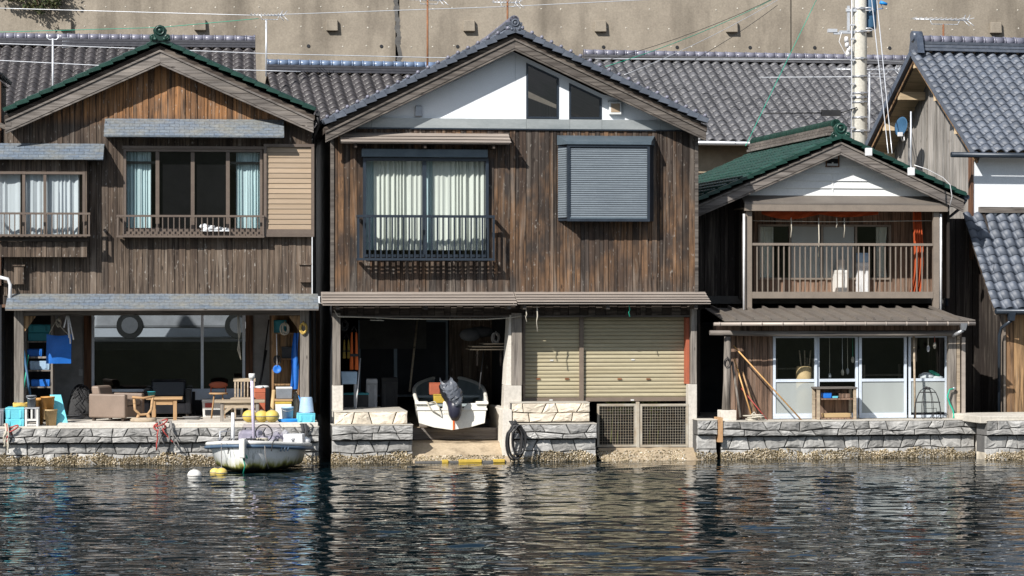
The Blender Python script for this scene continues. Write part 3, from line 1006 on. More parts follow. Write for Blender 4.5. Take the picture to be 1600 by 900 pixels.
for px in (103, 313, 519, 733, 938, 1143, 1349, 1555):
    x, z = RW.x(px), RW.z(41)
    b = MB()
    b.taper(x, -0.0, z - 0.14, z + 0.14, 0.3, 0.26, 0.28, 0.22)
    b.build('drain_block', M['conc_wall'], rw, bevel=0.015)
rx90 = Matrix.Rotation(R(90), 3, 'X')
for px in (482, 596, 715, 943, 1058, 1172, 1273, 1390, 1500):
    b = MB()
    b.lathe([(0.035, 0.0), (0.045, 0.0), (0.045, 0.012), (0.035, 0.012)], (RW.x(px), 0, RW.z(73)), 12, rx90)
    b.lathe([(0.036, 0.001), (0.0, 0.002)], (RW.x(px), -0.002, RW.z(73)), 12, rx90)
    b.build('drain_hole', M['inside_dark'], rw)
ties = MB()
for j, py in enumerate((13, 43, 73, -17)):
    for px in range(-40, 1660, 34):
        if rg.random() < 0.8:
            ties.lathe([(0.022, 0), (0.018, 0.005), (0.0, 0.006)], (RW.x(px + rg.uniform(-3, 3)), 0, RW.z(py + rg.uniform(-1.5, 1.5))), 8, rx90, rnd=rg.random())
ties.build('tie_patches', M['conc'], rw, kind='stuff')

# shrub hanging over the retaining wall
M['leaf'] = wood('shrub_leaf', [(0.03, 0.055, 0.018), (0.05, 0.08, 0.025), (0.09, 0.11, 0.035), (0.13, 0.12, 0.05)])
def leaf_clump(mb, c, rx, ry, rz, n, size, rg):
    for _ in range(n):
        while True:
            p = Vector((rg.uniform(-1, 1), rg.uniform(-1, 1), rg.uniform(-1, 1)))
            if p.length < 1: break
        q = Vector(c) + Vector((p.x * rx, p.y * ry, p.z * rz))
        a = Vector((rg.gauss(0, 1), rg.gauss(0, 1), rg.gauss(0, .7))).normalized()
        b_ = a.orthogonal().normalized()
        b_.rotate(Matrix.Rotation(rg.uniform(0, 6.28), 3, a))
        c2 = a.cross(b_)
        s = size * rg.uniform(.6, 1.4)
        mb.add([q - b_ * s * .5, q + c2 * s * .3, q + b_ * s * .5, q - c2 * s * .3], [(0, 1, 2, 3)], rg.random())
sh = thing('shrub', 'leafy green shrub hanging over the top left of the retaining wall', 'shrub', RW, (RW.x(55), -0.3, RW.z(-40)))
b = MB()
for (px, py, w, h, n) in ((70, -8, .55, .4, 520), (30, -2, .5, .16, 240), (88, 8, .2, .2, 130), (10, -10, .5, .2, 160), (58, 14, .35, .12, 110), (66, 20, .1, .12, 40), (95, -14, .3, .3, 140)):
    leaf_clump(b, (RW.x(px) - RW.x(55), 0.0, RW.z(py) - RW.z(-40)), w, 0.28, h, n, 0.085, rg)
b.build('foliage', M['leaf'], sh)
b = MB()
for px, py in ((86, 0), (40, 4), (62, 22), (15, 0)):
    b.tube([(0, 0.25, -0.02), ((RW.x(px) - RW.x(55)) * .6, 0.05, (RW.z(py) - RW.z(-40)) * .4), (RW.x(px) - RW.x(55), 0, RW.z(py) - RW.z(-40))], [0.03, 0.02, 0.008], 6)
b.build('stem', M['wood_redbrown'], sh)

# ---------------------------------------------------------------- tiled houses across the road
def rear_house(label, px0, px1, pyr, pye, dr, mt, mr, mc, seed, courses=3, wallm='plaster', skew=0.0, fr=RB, endcap=None):
    """ridge from px0 to px1 at py = pyr (top of the tiles), eave at pye; dr = depth of the ridge behind the eave"""
    r = fr.root('rear_house', label, 'house', 'tiled houses across the road')
    xr0, xr1 = fr.x(px0, dr), fr.x(px1, dr)
    pm = (px0 + px1) / 2
    zr, ze = fr.z(pyr, dr, pm), fr.z(pye, 0.0, pm)
    V = Vector((0, -dr, ze - zr))
    b = MB()
    tiles(b, (xr0, dr, zr), (1, 0, 0), V, xr1 - xr0, V.length, seed=seed)
    b.build('roof_tiles', mt, r)
    q = MB()
    q.add([(xr0, dr, zr - .05), (xr1, dr, zr - .05), (xr1, 0, ze - .05), (xr0, 0, ze - .05), (xr0, 2 * dr, ze - .05), (xr1, 2 * dr, ze - .05)], [(3, 2, 1, 0), (0, 1, 5, 4)])
    q.build('roof_deck', M['beam_dark'], r)
    ridge((xr0, dr, zr - 0.02), (xr1, dr, zr - 0.02), mr, mc, r, courses=courses)
    w = MB()
    w.box(xr0 + .4, xr1 - .4, 0.55, 2 * dr - .5, 0.6, ze - 0.02)
    w.prism([(xr0 + .4, ze - .02), (xr1 - .4, ze - .02), (xr1 - .4, zr - .15), (xr0 + .4, zr - .15)], dr - 0.05, dr + 0.05)
    w.build('wall', M[wallm], r)
    g = MB()
    g.tube([(xr0, -0.09, ze - 0.05), (xr1, -0.09, ze - 0.07)], 0.05, 8)
    g.build('gutter', M['steel'], r)
    for k in range(8):
        x = xr0 + (xr1 - xr0) * (k + 0.5) / 8
    return r, (xr0, xr1, zr, ze)
M['beige_wall'] = mat('beige_render', (0.45, 0.36, 0.25), rough=0.8, var=0.0)
RBa = Frame(200, 10.2, 6.5)
rear_house('rear house with dark brown-grey tiles behind the green-ridged boathouse at the left', -60, 399, 72, 205, 4.2, M['tile_dark'], M['ridge_violet'], M['ridge_dark'], 11, 3, fr=RBa)
RBb = Frame(560, 10.8, 11.0)
rear_house('rear house with brown-grey tiles and steel blue ridge between the two larger boathouses', 417, 712, 114, 205, 3.2, M['tile_dark'], M['ridge_blue'], M['ridge_dark'], 12, 3, fr=RBb)
RBc = Frame(1160, 11.0, 11.0)
rear_house('rear house with grey tiles and long grey ridge behind the green-roofed boathouse', 912, 1500, 97, 221, 4.0, M['tile_grey'], M['ridge_violet'], M['tile_grey'], 13, 2, 'beige_wall', fr=RBc)

# ---------------------------------------------------------------- shared gabled roof
def gable(parent, fr, apex, left, right, d0, depth, mt, off=0.10, bh=0.28, barge_m='wood_grey', knob=None, st=.03, rt=.075, seed=1, ridge_m=None, ridge_end=None, e=0.22):
    xa, _, za = fr.p(*apex, d0)
    out = {}
    ends = []
    for sg, pt in ((-1, left), (1, right)):
        xe, _, ze = fr.p(*pt, d0)
        V = Vector((xe - xa, 0, ze - za))
        b = MB()
        tiles(b, (xa, d0 + 0.02, za), (0, 1, 0), V, depth, V.length, e=e, seed=seed + sg, flip=sg < 0)
        roof = b.build('roof_tiles', mt, parent)
        n = Vector((-V.z, 0, V.x)).normalized()
        if n.z < 0: n = -n
        # rake tiles: one short piece per course, each stepping over the next
        k = round(V.length / e)
        rk = MB()
        kb = MB()
        for i in range(k):
            a = Vector((xa, d0, za)) + V * (i / k)
            c = Vector((xa, d0, za)) + V * ((i + 1.04) / k)
            rk.add([a + n * .02 - Vector((0, .03, 0)), c + n * (.02 + st) - Vector((0, .03, 0)), c + n * (.02 + st) + Vector((0, .16, 0)), a + n * .02 + Vector((0, .16, 0)),
                    a - n * rt - Vector((0, .03, 0)), c - n * (rt - .03) - Vector((0, .03, 0)), c - n * (rt - .03) + Vector((0, .16, 0)), a - n * rt + Vector((0, .16, 0))],
                   [(0, 1, 2, 3), (7, 6, 5, 4), (0, 4, 5, 1), (1, 5, 6, 2), (2, 6, 7, 3), (3, 7, 4, 0)] if sg > 0 else [(3, 2, 1, 0), (4, 5, 6, 7), (1, 5, 4, 0), (2, 6, 5, 1), (3, 7, 6, 2), (0, 4, 7, 3)])
            if knob:
                kb.ball(c - V * (0.45 / k) + n * .055 + Vector((0, -.015, 0)), knob, n=10, m=6)
                kb.tube([c - V * (0.45 / k) + n * .05, c - V * (0.45 / k) + n * .05 + Vector((0, .2, 0))], knob * .8, 8)
        o = rk.build('rake_tile', mt, roof)
        if knob: kb.build('rake_knob', M['ridge_violet'], roof)
        # deck, battens and bargeboard
        dk = MB()
        p = lambda q, h: (q[0], q[1] + h)
        A2, E2 = (xa, za), (xe, ze)
        lo = 0.11
        poly = [p(A2, -.09), p(E2, -.09), p(E2, -.09 - lo), p(A2, -.09 - lo)]
        if sg > 0: poly = poly[::-1]
        dk.prism(poly, d0 + 0.075, d0 + depth)
        dk.build('roof_deck', M['beam_dark'], roof)
        bg = MB()
        ex = E2[0] - sg * 0.02, E2[1] + 0.02 * abs(V.z / V.x)
        poly = [p(A2, -off - .06), p(ex, -off - .06), p(ex, -off - .06 - bh * .9), p(A2, -off - .06 - bh)]
        if sg > 0: poly = poly[::-1]
        bg.prism(poly, d0 + 0.045, d0 + 0.074)
        poly = [p(A2, -off - .02), p(ex, -off - .02), p(ex, -off - .058), p(A2, -off - .058)]
        if sg > 0: poly = poly[::-1]
        bg.prism(poly, d0 + 0.02, d0 + 0.07)
        poly = [p(A2, -off - .062 - bh), p(ex, -off - .062 - bh * .9), p(ex, -off - .10 - bh * .9), p(A2, -off - .10 - bh)]
        if sg > 0: poly = poly[::-1]
        bg.prism(poly, d0 + 0.055, d0 + 0.09)
        bg.build('bargeboard', M[barge_m], parent, bevel=0.004)
        ends.append((xe, ze))
    def top(x, dz=0.0):
        xe, ze = ends[0] if x < xa else ends[1]
        return za + (ze - za) * (x - xa) / (xe - xa) + dz
    return xa, za, ends, top

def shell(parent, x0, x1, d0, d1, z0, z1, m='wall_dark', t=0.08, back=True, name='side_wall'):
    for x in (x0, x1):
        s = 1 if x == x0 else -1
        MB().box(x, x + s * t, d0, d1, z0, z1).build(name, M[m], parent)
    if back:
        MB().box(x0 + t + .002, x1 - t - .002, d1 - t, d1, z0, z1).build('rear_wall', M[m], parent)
# ================================================================ left boathouse
h1 = H1.root('boathouse', 'left boathouse of brown boards with green-edged gable and slate metal pent roofs', 'boathouse', 'boathouses along the water')
D1 = -0.40
xa1, za1, ends1, top1 = gable(h1, H1, (250, 62), (6, 172), (492, 171), D1, 4.0, M['tile_green'], off=0.15, bh=0.18, st=.012, rt=.05, seed=21)
x0, x1 = H1.x(6), H1.x(487)
zb1 = H1.z(462)
xw = [H1.x(v) for v in (196, 408)]
zw = [H1.z(v, 0, 300) for v in (368, 233)]
pw = MB()
planks(pw, x0, x1, zb1, lambda x: top1(x, -0.28), 0.0, 0.088, holes=[(xw[0], xw[1], zw[0], zw[1])], seed=3)
pw.build('plank_wall', M['wall_brown'], h1)
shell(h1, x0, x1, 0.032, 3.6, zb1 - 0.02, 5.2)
MB().prism([(x0, 5.2), (x1, 5.2), (x1, top1(x1, -.35)), (xa1, za1 - .35), (x0, top1(x0, -.35))], 3.52, 3.6).build('rear_wall', M['wall_dark'], h1)
MB().box(x0 + .09, x1 - .09, 0.035, 3.5, zb1 - 0.15, zb1 - 0.03).build('upper_floor', M['inside'], h1)
MB().box(x0 + .09, x1 - .09, 0.035, 3.5, 5.15, 5.19).build('ceiling', M['inside'], h1)
MB().box(x0 + .09, x1 - .09, 3.0, 3.06, zb1, 5.14).build('inner_wall', M['inside'], h1)
ornament(h1, (xa1, D1 - .06, za1 - 0.02), 0.26, M['tile_green'])
ridge((xa1, D1 + .1, za1 - .02), (xa1, D1 + 3.5, za1 - .02), M['tile_green'], M['tile_green'], h1, r=0.07, courses=2)
# brackets under the eave ends, gutter elbow
for px in (484, 14):
    x, _, z = H1.p(px, 196, -0.2)
    MB().box(x - .05, x + .05, -0.36, 0.0, z - .03, z + .05).build('eave_beam', M['wood_grey'], h1)
gt = MB()
xg, _, zg = H1.p(497, 177, D1)
gt.tube([(xg, D1 + .02, zg), (xg, 3.4, zg)], 0.045, 8)
gt.tube([(xg, D1 + .12, zg - .05), (xg + .02, D1 + .2, zg - .2), (xg - .05, D1 + .5, zg - .4), (xg - .05, D1 + .5, 1.0)], 0.03, 8)
gt.build('gutter', M['black'], h1)

# big window: sliding frame, curtains each side, screens in the middle
X0, X1, Z0, Z1 = H1.rect(193, 233, 410, 366, -0.03)
wf = MB()
frame_rect(wf, X0, X1, Z0, Z1, -0.06, 0.08, 0.045)
win = wf.build('window', M['alu_brown'], h1)
MB().box(X0 - .02, X1 + .02, -0.09, 0.02, Z1 + .001, Z1 + .05).build('head', M['alu_brown'], win)
MB().box(X0 - .02, X1 + .02, -0.10, 0.02, Z0 - .05, Z0 - .001).build('sill', M['alu_brown'], win)
mx = [H1.x(v, -0.03) for v in (246, 301, 356)]
mb = MB()
for k, x in enumerate(mx):
    mb.box(x - .032, x + .032, -0.035 + 0.02 * (k % 2), 0.02, Z0 + .046, Z1 - .046)
mb.build('stile', M['alu_brown'], win)
mb = MB()
mb.box(X0 + .046, X1 - .046, -0.01, 0.015, Z0 + .046, Z0 + .11)
mb.build('lower_rail', M['alu_brown'], win)
es = [X0 + .046] + mx + [X1 - .046]
for k in range(4):
    a, c = es[k] + (.033 if k else 0), es[k + 1] - (.033 if k < 3 else 0)
    pane(win, M['glass'] if k in (0, 3) else M['glass_dark'], a, c, Z0 + .112, Z1 - .047, 0.0)
mb = MB()
for k in (1, 2):
    mb.box(es[k] + .034, es[k + 1] - .034, 0.03, 0.033, Z0 + .112, Z1 - .047)
mb.build('insect_screen', M['screen'], win)
curtain(win, M['curtain_b'], H1.x(197, .1), H1.x(236, .1), Z0 + .05, Z1 - .05, 0.13, 7, 0.035, 2)
curtain(win, M['curtain_b'], H1.x(369, .1), H1.x(406, .1), Z0 + .05, Z1 - .05, 0.13, 7, 0.035, 3)
railing(h1, M['alu_brown'], H1.x(182, -.2), H1.x(413, -.2), -0.20, H1.z(371, -.2, 300), H1.z(336, -.2, 300), 26, 0.14, bw=.018)
# folded white cloth behind the guard
cl = thing('folded_cloth', 'crumpled white cloth on the sill behind the wide window guard', 'cloth', H1, (H1.x(336, -.1), -.15, H1.z(361, -.15, 330)))
b = MB()
rg = random.Random(9)
for k in range(9):
    b.ball((rg.uniform(-.2, .22), rg.uniform(-.04, .04), rg.uniform(.02, .1)), rg.uniform(.06, .12), .04, rg.uniform(.02, .05), 10, 6)
b.box(-.24, .26, -.05, .05, -.005, .015)
b.build('cloth_folds', M['white_net'], cl)

# shutter box with louvres
X0, X1, Z0, Z1 = H1.rect(412, 225, 491, 370, -0.16)
sb = MB().box(X0 + .05, X1 - .05, -0.10, -0.013, Z0 + .03, Z1 - .03)
frame_rect(sb, X0, X1, Z0, Z1, -0.16, -0.011, 0.05)
tob = sb.build('shutter_box', M['alu_brown'], h1)
MB().box(X0 + .052, X1 - .052, -0.155, -0.10, Z0 + .051, Z0 + .13).build('kick_plate', M['alu_brown'], tob)
lv = MB()
n = 16
zl0, zl1 = Z0 + .132, Z1 - .055
for k in range(n):
    a, c = zl0 + (zl1 - zl0) * k / n, zl0 + (zl1 - zl0) * (k + 1) / n
    lv.hexa([(X0 + .053, -0.128, a), (X1 - .053, -0.128, a), (X1 - .053, -0.101, a), (X0 + .053, -0.101, a)], [(X0 + .053, -0.115, c - .002), (X1 - .053, -0.115, c - .002), (X1 - .053, -0.101, c - .002), (X0 + .053, -0.101, c - .002)])
lv.build('louvre', M['louver'], tob)

# left bay window
X0, X1, Z0, Z1 = H1.rect(-12, 249, 136, 406, -0.26)
WX0, WX1, WZ0, WZ1 = H1.rect(3, 268, 133, 363, -0.26)
b = MB()
planks(b, X0, X1, Z0 + 0.05, Z1, -0.26, 0.12, holes=[(WX0 - .3, X1 - .03, WZ0 - .16, WZ1)], seed=8)
bay = b.build('bay_wall', M['wall_brown'], h1)
MB().box(X1 - .03, X1, -0.225, -0.02, Z0 + .05, Z1).build('bay_cheek', M['wall_brown'], bay)
MB().box(X0, X1 - .031, -0.22, -0.02, Z0 + .05, Z0 + .09).build('bay_floor', M['wood_grey'], bay)
MB().box(X0, X1 + .03, -0.31, -0.23, WZ0 - .155, WZ0 - .085).build('bay_sill', M['beam_dark'], bay)
wf = MB()
frame_rect(wf, WX0 - .2, WX1, WZ0 - .08, WZ1, -0.27, -0.2, 0.045)
for px in (37, 70):
    x = H1.x(px, -.26)
    wf.box(x - .025, x + .025, -0.26, -0.21, WZ0 - .034, WZ1 - .046)
w2 = wf.build('window', M['alu_brown'], h1)
pane(w2, M['glass'], WX0 - .15, WX1 - .047, WZ0 - .033, WZ1 - .047, -0.225)
curtain(w2, M['curtain_g'], WX0 + .34, WX1 - .1, WZ0 - .03, WZ1 - .04, -0.15, 10, 0.028, 4)
curtain(w2, M['curtain_g'], WX0 - .2, WX0 + .30, WZ0 - .03, WZ1 - .04, -0.12, 3, 0.02, 5)
railing(h1, M['alu_brown'], H1.x(-12, -.44), H1.x(141, -.44), -0.44, H1.z(369, -.44, 70), H1.z(332, -.44, 70), 18, 0.15, bw=.018)
bb = MB()
X0, X1, Z0, Z1 = H1.rect(22, 416, 37, 444, -0.1)
bb.box(X0, X1, -0.12, -0.014, Z0, Z1)
bb.box(X0 - .02, X1 + .02, -0.14, -0.013, Z1 + .001, Z1 + .025)
bb.build('meter_box', M['wall_brown'], h1)
bb = MB()
X0, X1, Z0, Z1 = H1.rect(469, 414, 486, 441, -0.1)
bb.box(X0, X1, -0.10, -0.014, Z0, Z1)
bb.box(X0 - .02, X1 + .015, -0.13, -0.013, Z1 + .001, Z1 + .025)
bb.build('meter_box', M['wall_brown'], h1)

# pent roofs
awning(h1, H1, 162, 444, 186, 214, 0.42, M['shingle'], lip=0.03, d=-.012)
awning(h1, H1, -40, 161, 224, 249, 0.46, M['shingle'], lip=0.03, d=-.012)
aw, AX0, AX1, AZ, AT = awning(h1, H1, 8, 498, 459, 485, 0.52, M['shingle'], lip=0.045, d=-.012, trim=M['wood_grey'])
bm = MB()
bm.box(AX0 + .2, AX1 - .15, -0.10, 0.04, AZ - .09, AZ + .0)
bm.build('lintel', M['wood_grey'], h1)

# ground floor: posts, brackets, recessed wall with tall glass
ZF1 = 0.70
for px0, px1, d in ((22, 37, -.12), (469, 483, -.12)):
    a, c = H1.x(px0, d), H1.x(px1, d)
    p = MB().box(a, c, d, d + .15, ZF1, AZ - .001).build('post', M['wood_grey_v'], h1, bevel=0.006)
    s = 1 if px0 < 100 else -1
    k = a if s < 0 else c
    MB().prism([(k, AZ - .35), (k + s * .02, AZ - .36), (k + s * .2, AZ - .1), (k, AZ - .1)][::s], d + .02, d + .1).build('bracket', M['wood_orange'], h1)
DB = 2.1
x0g, x1g = H1.x(-6, 0), H1.x(487, 0)
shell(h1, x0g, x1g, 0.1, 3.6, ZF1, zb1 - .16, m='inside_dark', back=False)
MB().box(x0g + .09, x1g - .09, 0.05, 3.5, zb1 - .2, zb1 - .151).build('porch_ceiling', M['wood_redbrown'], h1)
def back(px0, px1, m, name, d=DB, t=.06, z0=ZF1, z1=zb1 - .201):
    return MB().box(H1.x(px0, d), H1.x(px1, d), d, d + t, z0, z1).build(name, m, h1)
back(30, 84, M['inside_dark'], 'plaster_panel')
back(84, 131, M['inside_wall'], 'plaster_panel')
back(131, 143, M['wood_redbrown'], 'timber_jamb', DB - .04)
back(384, 395, M['wood_redbrown'], 'timber_jamb', DB - .04)
back(395, 421, M['inside_wall'], 'plaster_panel')
back(421, 500, M['wood_orange'], 'board_panel')
X0, X1, Z0, Z1 = H1.rect(143, 488, 383, 612, DB)
Z1 = zb1 - .202
wf = MB()
frame_rect(wf, X0, X1, Z0, Z1, DB - .02, DB + .05, 0.05, 'lrb')
for px in (316,):
    x = H1.x(px, DB)
    wf.box(x - .025, x + .025, DB - .02, DB + .04, Z0 + .051, Z1)
gw = wf.build('glass_wall', M['alu_white'], h1)
pane(gw, M['glass_big'], X0 + .051, H1.x(316, DB) - .026, Z0 + .051, Z1 - .002, DB)
pane(gw, M['glass_big'], H1.x(316, DB) + .026, X1 - .051, Z0 + .051, Z1 - .002, DB + .01)
MB().box(H1.x(305, DB), X1, DB - .03, DB + .04, Z0 - .15, Z0 - .002).build('threshold', M['alu_white'], gw)
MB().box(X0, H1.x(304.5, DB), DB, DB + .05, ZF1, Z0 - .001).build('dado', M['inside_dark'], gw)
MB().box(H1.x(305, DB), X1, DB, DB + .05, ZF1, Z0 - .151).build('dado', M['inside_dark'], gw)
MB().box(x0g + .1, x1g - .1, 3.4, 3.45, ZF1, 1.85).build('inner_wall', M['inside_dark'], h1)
sw = H1.rect(123, 577, 129, 587, DB - .01)
MB().box(sw[0], sw[1], DB - .02, DB - .001, sw[2], sw[3]).build('switch_plate', M['lgrey_pl'], h1)

# dock floor
def dock(fr, px0, px1, d0, d1, zt, name='dock_slab', m='conc_pale', h=.09, notch=0):
    b = MB().box(fr.x(px0, d0), fr.x(px1, d0), d0, d1, zt - h, zt).build(name, M[m], None, bevel=0.01)
    b.location = (fr.X0, fr.Y0, 0)
    b.rotation_euler = (0, 0, fr.th)
    b['kind'] = 'structure'
    return b
dock(H1, 90, 497, -0.73, 3.4, ZF1)
dock(H1, -80, 89.6, -0.70, 3.4, ZF1 - 0.045)
rubble(H1, 'stone_seawall', 'rubble stone seawall below the left boathouse, behind the moored boat', -90, 499, 669, -0.76, seed=1)
# ================================================================ centre boathouse
h2 = H2.root('boathouse', 'centre boathouse with white plaster gable over charred dark boards and khaki roller shutters', 'boathouse', 'boathouses along the water')
D2 = -0.42
xa2, za2, ends2, top2 = gable(h2, H2, (805, 44), (507, 190), (1106, 188), D2, 5.6, M['tile_blue'], off=0.15, bh=0.13, barge_m='wood_barge', knob=0.034, st=.014, seed=31, e=0.19)
ridge((xa2, D2 + .12, za2 + .0), (xa2, D2 + 4.4, za2 + .0), M['ridge_violet'], M['tile_blue'], h2, r=0.08, courses=2, knob=.1)
ornament(h2, (xa2, D2 - .02, za2 - .04), 0.2, M['tile_blue'])
x0, x1 = H2.x(519), H2.x(1088)
zb2 = H2.z(462)
zm = H2.z(201)
zm2 = H2.z(186)
# white gable with two slanted windows
gx = [H2.x(v) for v in (822, 873, 889, 940)]
gz = lambda px, py: H2.z(py, 0, px)
slope = (gz(873, 122) - gz(822, 98)) / (gx[1] - gx[0])
def wt(x): return gz(822, 98) + slope * (x - gx[0])
gb = MB()
xl, xr = x0 + .02, x1 - .02
def gseg(a, c, zlo=zm2, top=None):
    ta = top2(a, -.36) if top is None else top(a)
    tc = top2(c, -.36) if top is None else top(c)
    if a < xa2 < c and top is None:
        gb.prism([(a, zlo), (c, zlo), (c, tc), (xa2, za2 - .36), (a, ta)], 0.0, 0.06, 0.5)
    else:
        gb.prism([(a, zlo), (c, zlo), (c, max(tc, zlo + .001)), (a, max(ta, zlo + .001))], 0.0, 0.06, 0.5)
cuts = [xl, H2.x(680), H2.x(760), xa2 + .001, gx[0], gx[1], gx[2], gx[3], xr]
gseg(xl, H2.x(805) - .002)
gseg(H2.x(805) + .002, gx[0])
gseg(gx[1], gx[2])
gseg(gx[3], xr)
for a, c in ((gx[0], gx[1]), (gx[2], gx[3])):
    gb.prism([(a, wt(a)), (c, wt(c)), (c, top2(c, -.36)), (a, top2(a, -.36))], 0.0, 0.06, 0.5)
gb.build('gable_plaster', M['plaster'], h2)
for a, c in ((gx[0], gx[1]), (gx[2], gx[3])):
    f = MB()
    z0 = zm2 + .01
    t = .035
    f.prism([(a, z0), (c, z0), (c, z0 + t), (a, z0 + t)], -.012, .05)
    f.prism([(a, z0 + t), (a + t, z0 + t), (a + t, wt(a + t) - t), (a, wt(a) - t)], -.012, .05)
    f.prism([(c - t, z0 + t), (c, z0 + t), (c, wt(c) - t), (c - t, wt(c - t) - t)], -.012, .05)
    f.prism([(a, wt(a) - t), (c, wt(c) - t), (c, wt(c)), (a, wt(a))], -.012, .05)
    w = f.build('gable_window', M['alu_black'], h2)
    g = MB().add([(a + t, .01, z0 + t), (c - t, .01, z0 + t), (c - t, .01, wt(c - t) - t), (a + t, .01, wt(a + t) - t)], [(0, 1, 2, 3)])
    g.build('pane', M['glass_dark'], w)
bd = MB()
bx = [x0 - .01] + [H2.x(v) for v in (580, 822, 890, 940, 1032)] + [x1 + .01]
for a, c in zip(bx[:-1], bx[1:]):
    bd.box(a + .002, c - .002, -0.035, 0.03, zm, zm2)
bd.build('flashing_band', M['metal_band'], h2)
MB().box(x0 - .012, x1 + .012, -0.045, 0.02, zm - .025, zm - .001).build('flashing_lip', M['alu_black'], h2)
# vents
X0, X1, Z0, Z1 = H2.rect(648, 165, 660, 182, -.05)
MB().taper((X0 + X1) / 2, -.03, Z0, Z1, X1 - X0, .08, (X1 - X0) * .85, .05).build('vent_cowl', M['steel'], h2, bevel=0.012)
X0, X1, Z0, Z1 = H2.rect(952, 159, 971, 179, -.08)
vb = MB().box(X0, X1, -.09, -.001, Z0, Z1).build('vent_box', M['siding'], h2, bevel=0.01)
MB().box(X0 - .01, X1 + .02, -.1, -.001, Z1 + .001, Z1 + .015).build('vent_cap', M['metal_band'], vb)
MB().box(X0 + .03, X1 - .03, -.094, -.0905, Z0 + .04, Z1 - .03).build('vent_grille', M['louver'], vb)

# plank wall with the two windows
WX0, WX1, WZ0, WZ1 = H2.rect(567, 247, 763, 402, -.04)
pw = MB()
planks(pw, x0, x1, zb2, zm - .026, 0.0, 0.086, holes=[(WX0 + .02, WX1 - .02, WZ0 + .02, WZ1 - .02)], seed=5)
pw.build('plank_wall', M['wall_char'], h2)
for x in (x0, x1):
    MB().box(x - .03, x + .03, -0.03, 0.05, zb2, zm - .027).build('corner_board', M['wood_barge'], h2)
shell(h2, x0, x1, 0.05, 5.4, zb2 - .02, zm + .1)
MB().prism([(x0, zm + .1), (x1, zm + .1), (xa2, za2 - .4)], 5.32, 5.4).build('rear_wall', M['wall_dark'], h2)
MB().box(x0 + .09, x1 - .09, 0.05, 5.3, zb2 - .15, zb2 - .03).build('upper_floor', M['inside'], h2)
MB().box(x0 + .09, x1 - .09, 0.07, 5.3, zm + .02, zm + .06).build('ceiling', M['inside'], h2)
MB().box(x0 + .09, x1 - .09, 3.0, 3.06, zb2, zm).build('inner_wall', M['inside'], h2)
wf = MB()
frame_rect(wf, WX0, WX1, WZ0, WZ1, -0.09, 0.06, 0.05)
xm = H2.x(663, -.04)
wf.box(xm - .035, xm + .035, -0.05, 0.03, WZ0 + .051, WZ1 - .051)
w = wf.build('window', M['alu_black'], h2)
X0, X1, Z0, Z1 = H2.rect(565, 233, 762, 246, -.12)
MB().box(X0, X1, -.16, -.001, Z0 + .003, Z1).build('shutter_housing', M['alu_slate'], w, bevel=0.008)
pane(w, M['glass'], WX0 + .051, xm - .036, WZ0 + .051, WZ1 - .051, 0.0)
pane(w, M['glass'], xm + .036, WX1 - .051, WZ0 + .051, WZ1 - .051, 0.01)
curtain(w, M['curtain_w'], H2.x(584, .1), H2.x(660, .1), H2.z(391, .1), WZ1 - .03, 0.12, 10, 0.03, 11)
curtain(w, M['curtain_w'], H2.x(676, .1), H2.x(758, .1), H2.z(391, .1), WZ1 - .03, 0.12, 10, 0.03, 12)
curtain(w, M['curtain_b'], H2.x(569, .2), H2.x(586, .2), H2.z(391, .1), WZ1 - .03, 0.16, 3, 0.02, 13)
curtain(w, M['curtain_b'], H2.x(664, .2), H2.x(678, .2), H2.z(391, .1), WZ1 - .03, 0.16, 3, 0.02, 14)
railing(h2, M['alu_black'], H2.x(558, -.32), H2.x(773, -.32), -0.32, H2.z(407, -.32, 660), H2.z(336, -.32, 660), 24, 0.25, bw=.026, rail=.045)

# shuttered bay: splayed box with sloping cap
b0, b1 = H2.x(872, 0), H2.x(1021, 0)
f0, f1 = H2.x(887, -.3), H2.x(1014, -.3)
Z0, Z1 = H2.z(345, -.3, 945), H2.z(226, -.3, 945)
bb = MB()
bb.hexa([(f0, -.26, Z0), (f1, -.26, Z0), (b1, -.012, Z0), (b0, -.012, Z0)], [(f0, -.26, Z1), (f1, -.26, Z1), (b1, -.012, Z1), (b0, -.012, Z1)])
frame_rect(bb, f0 - .01, f1 + .01, Z0 - .01, Z1, -.33, -.261, .045)
bay2 = bb.build('shuttered_bay', M['alu_black'], h2)
ZT = H2.z(212, -.02, 945)
cp = MB().hexa([(f0 - .03, -.36, Z1 + .002), (f1 + .03, -.36, Z1 + .002), (b1 + .02, -.012, Z1 + .002), (b0 - .02, -.012, Z1 + .002)], [(f0 - .03, -.36, Z1 + .05), (f1 + .03, -.36, Z1 + .05), (b1 + .02, -.012, ZT), (b0 - .02, -.012, ZT)])
cp.build('bay_cap', M['alu_slate'], bay2)
sl = MB()
n = 32
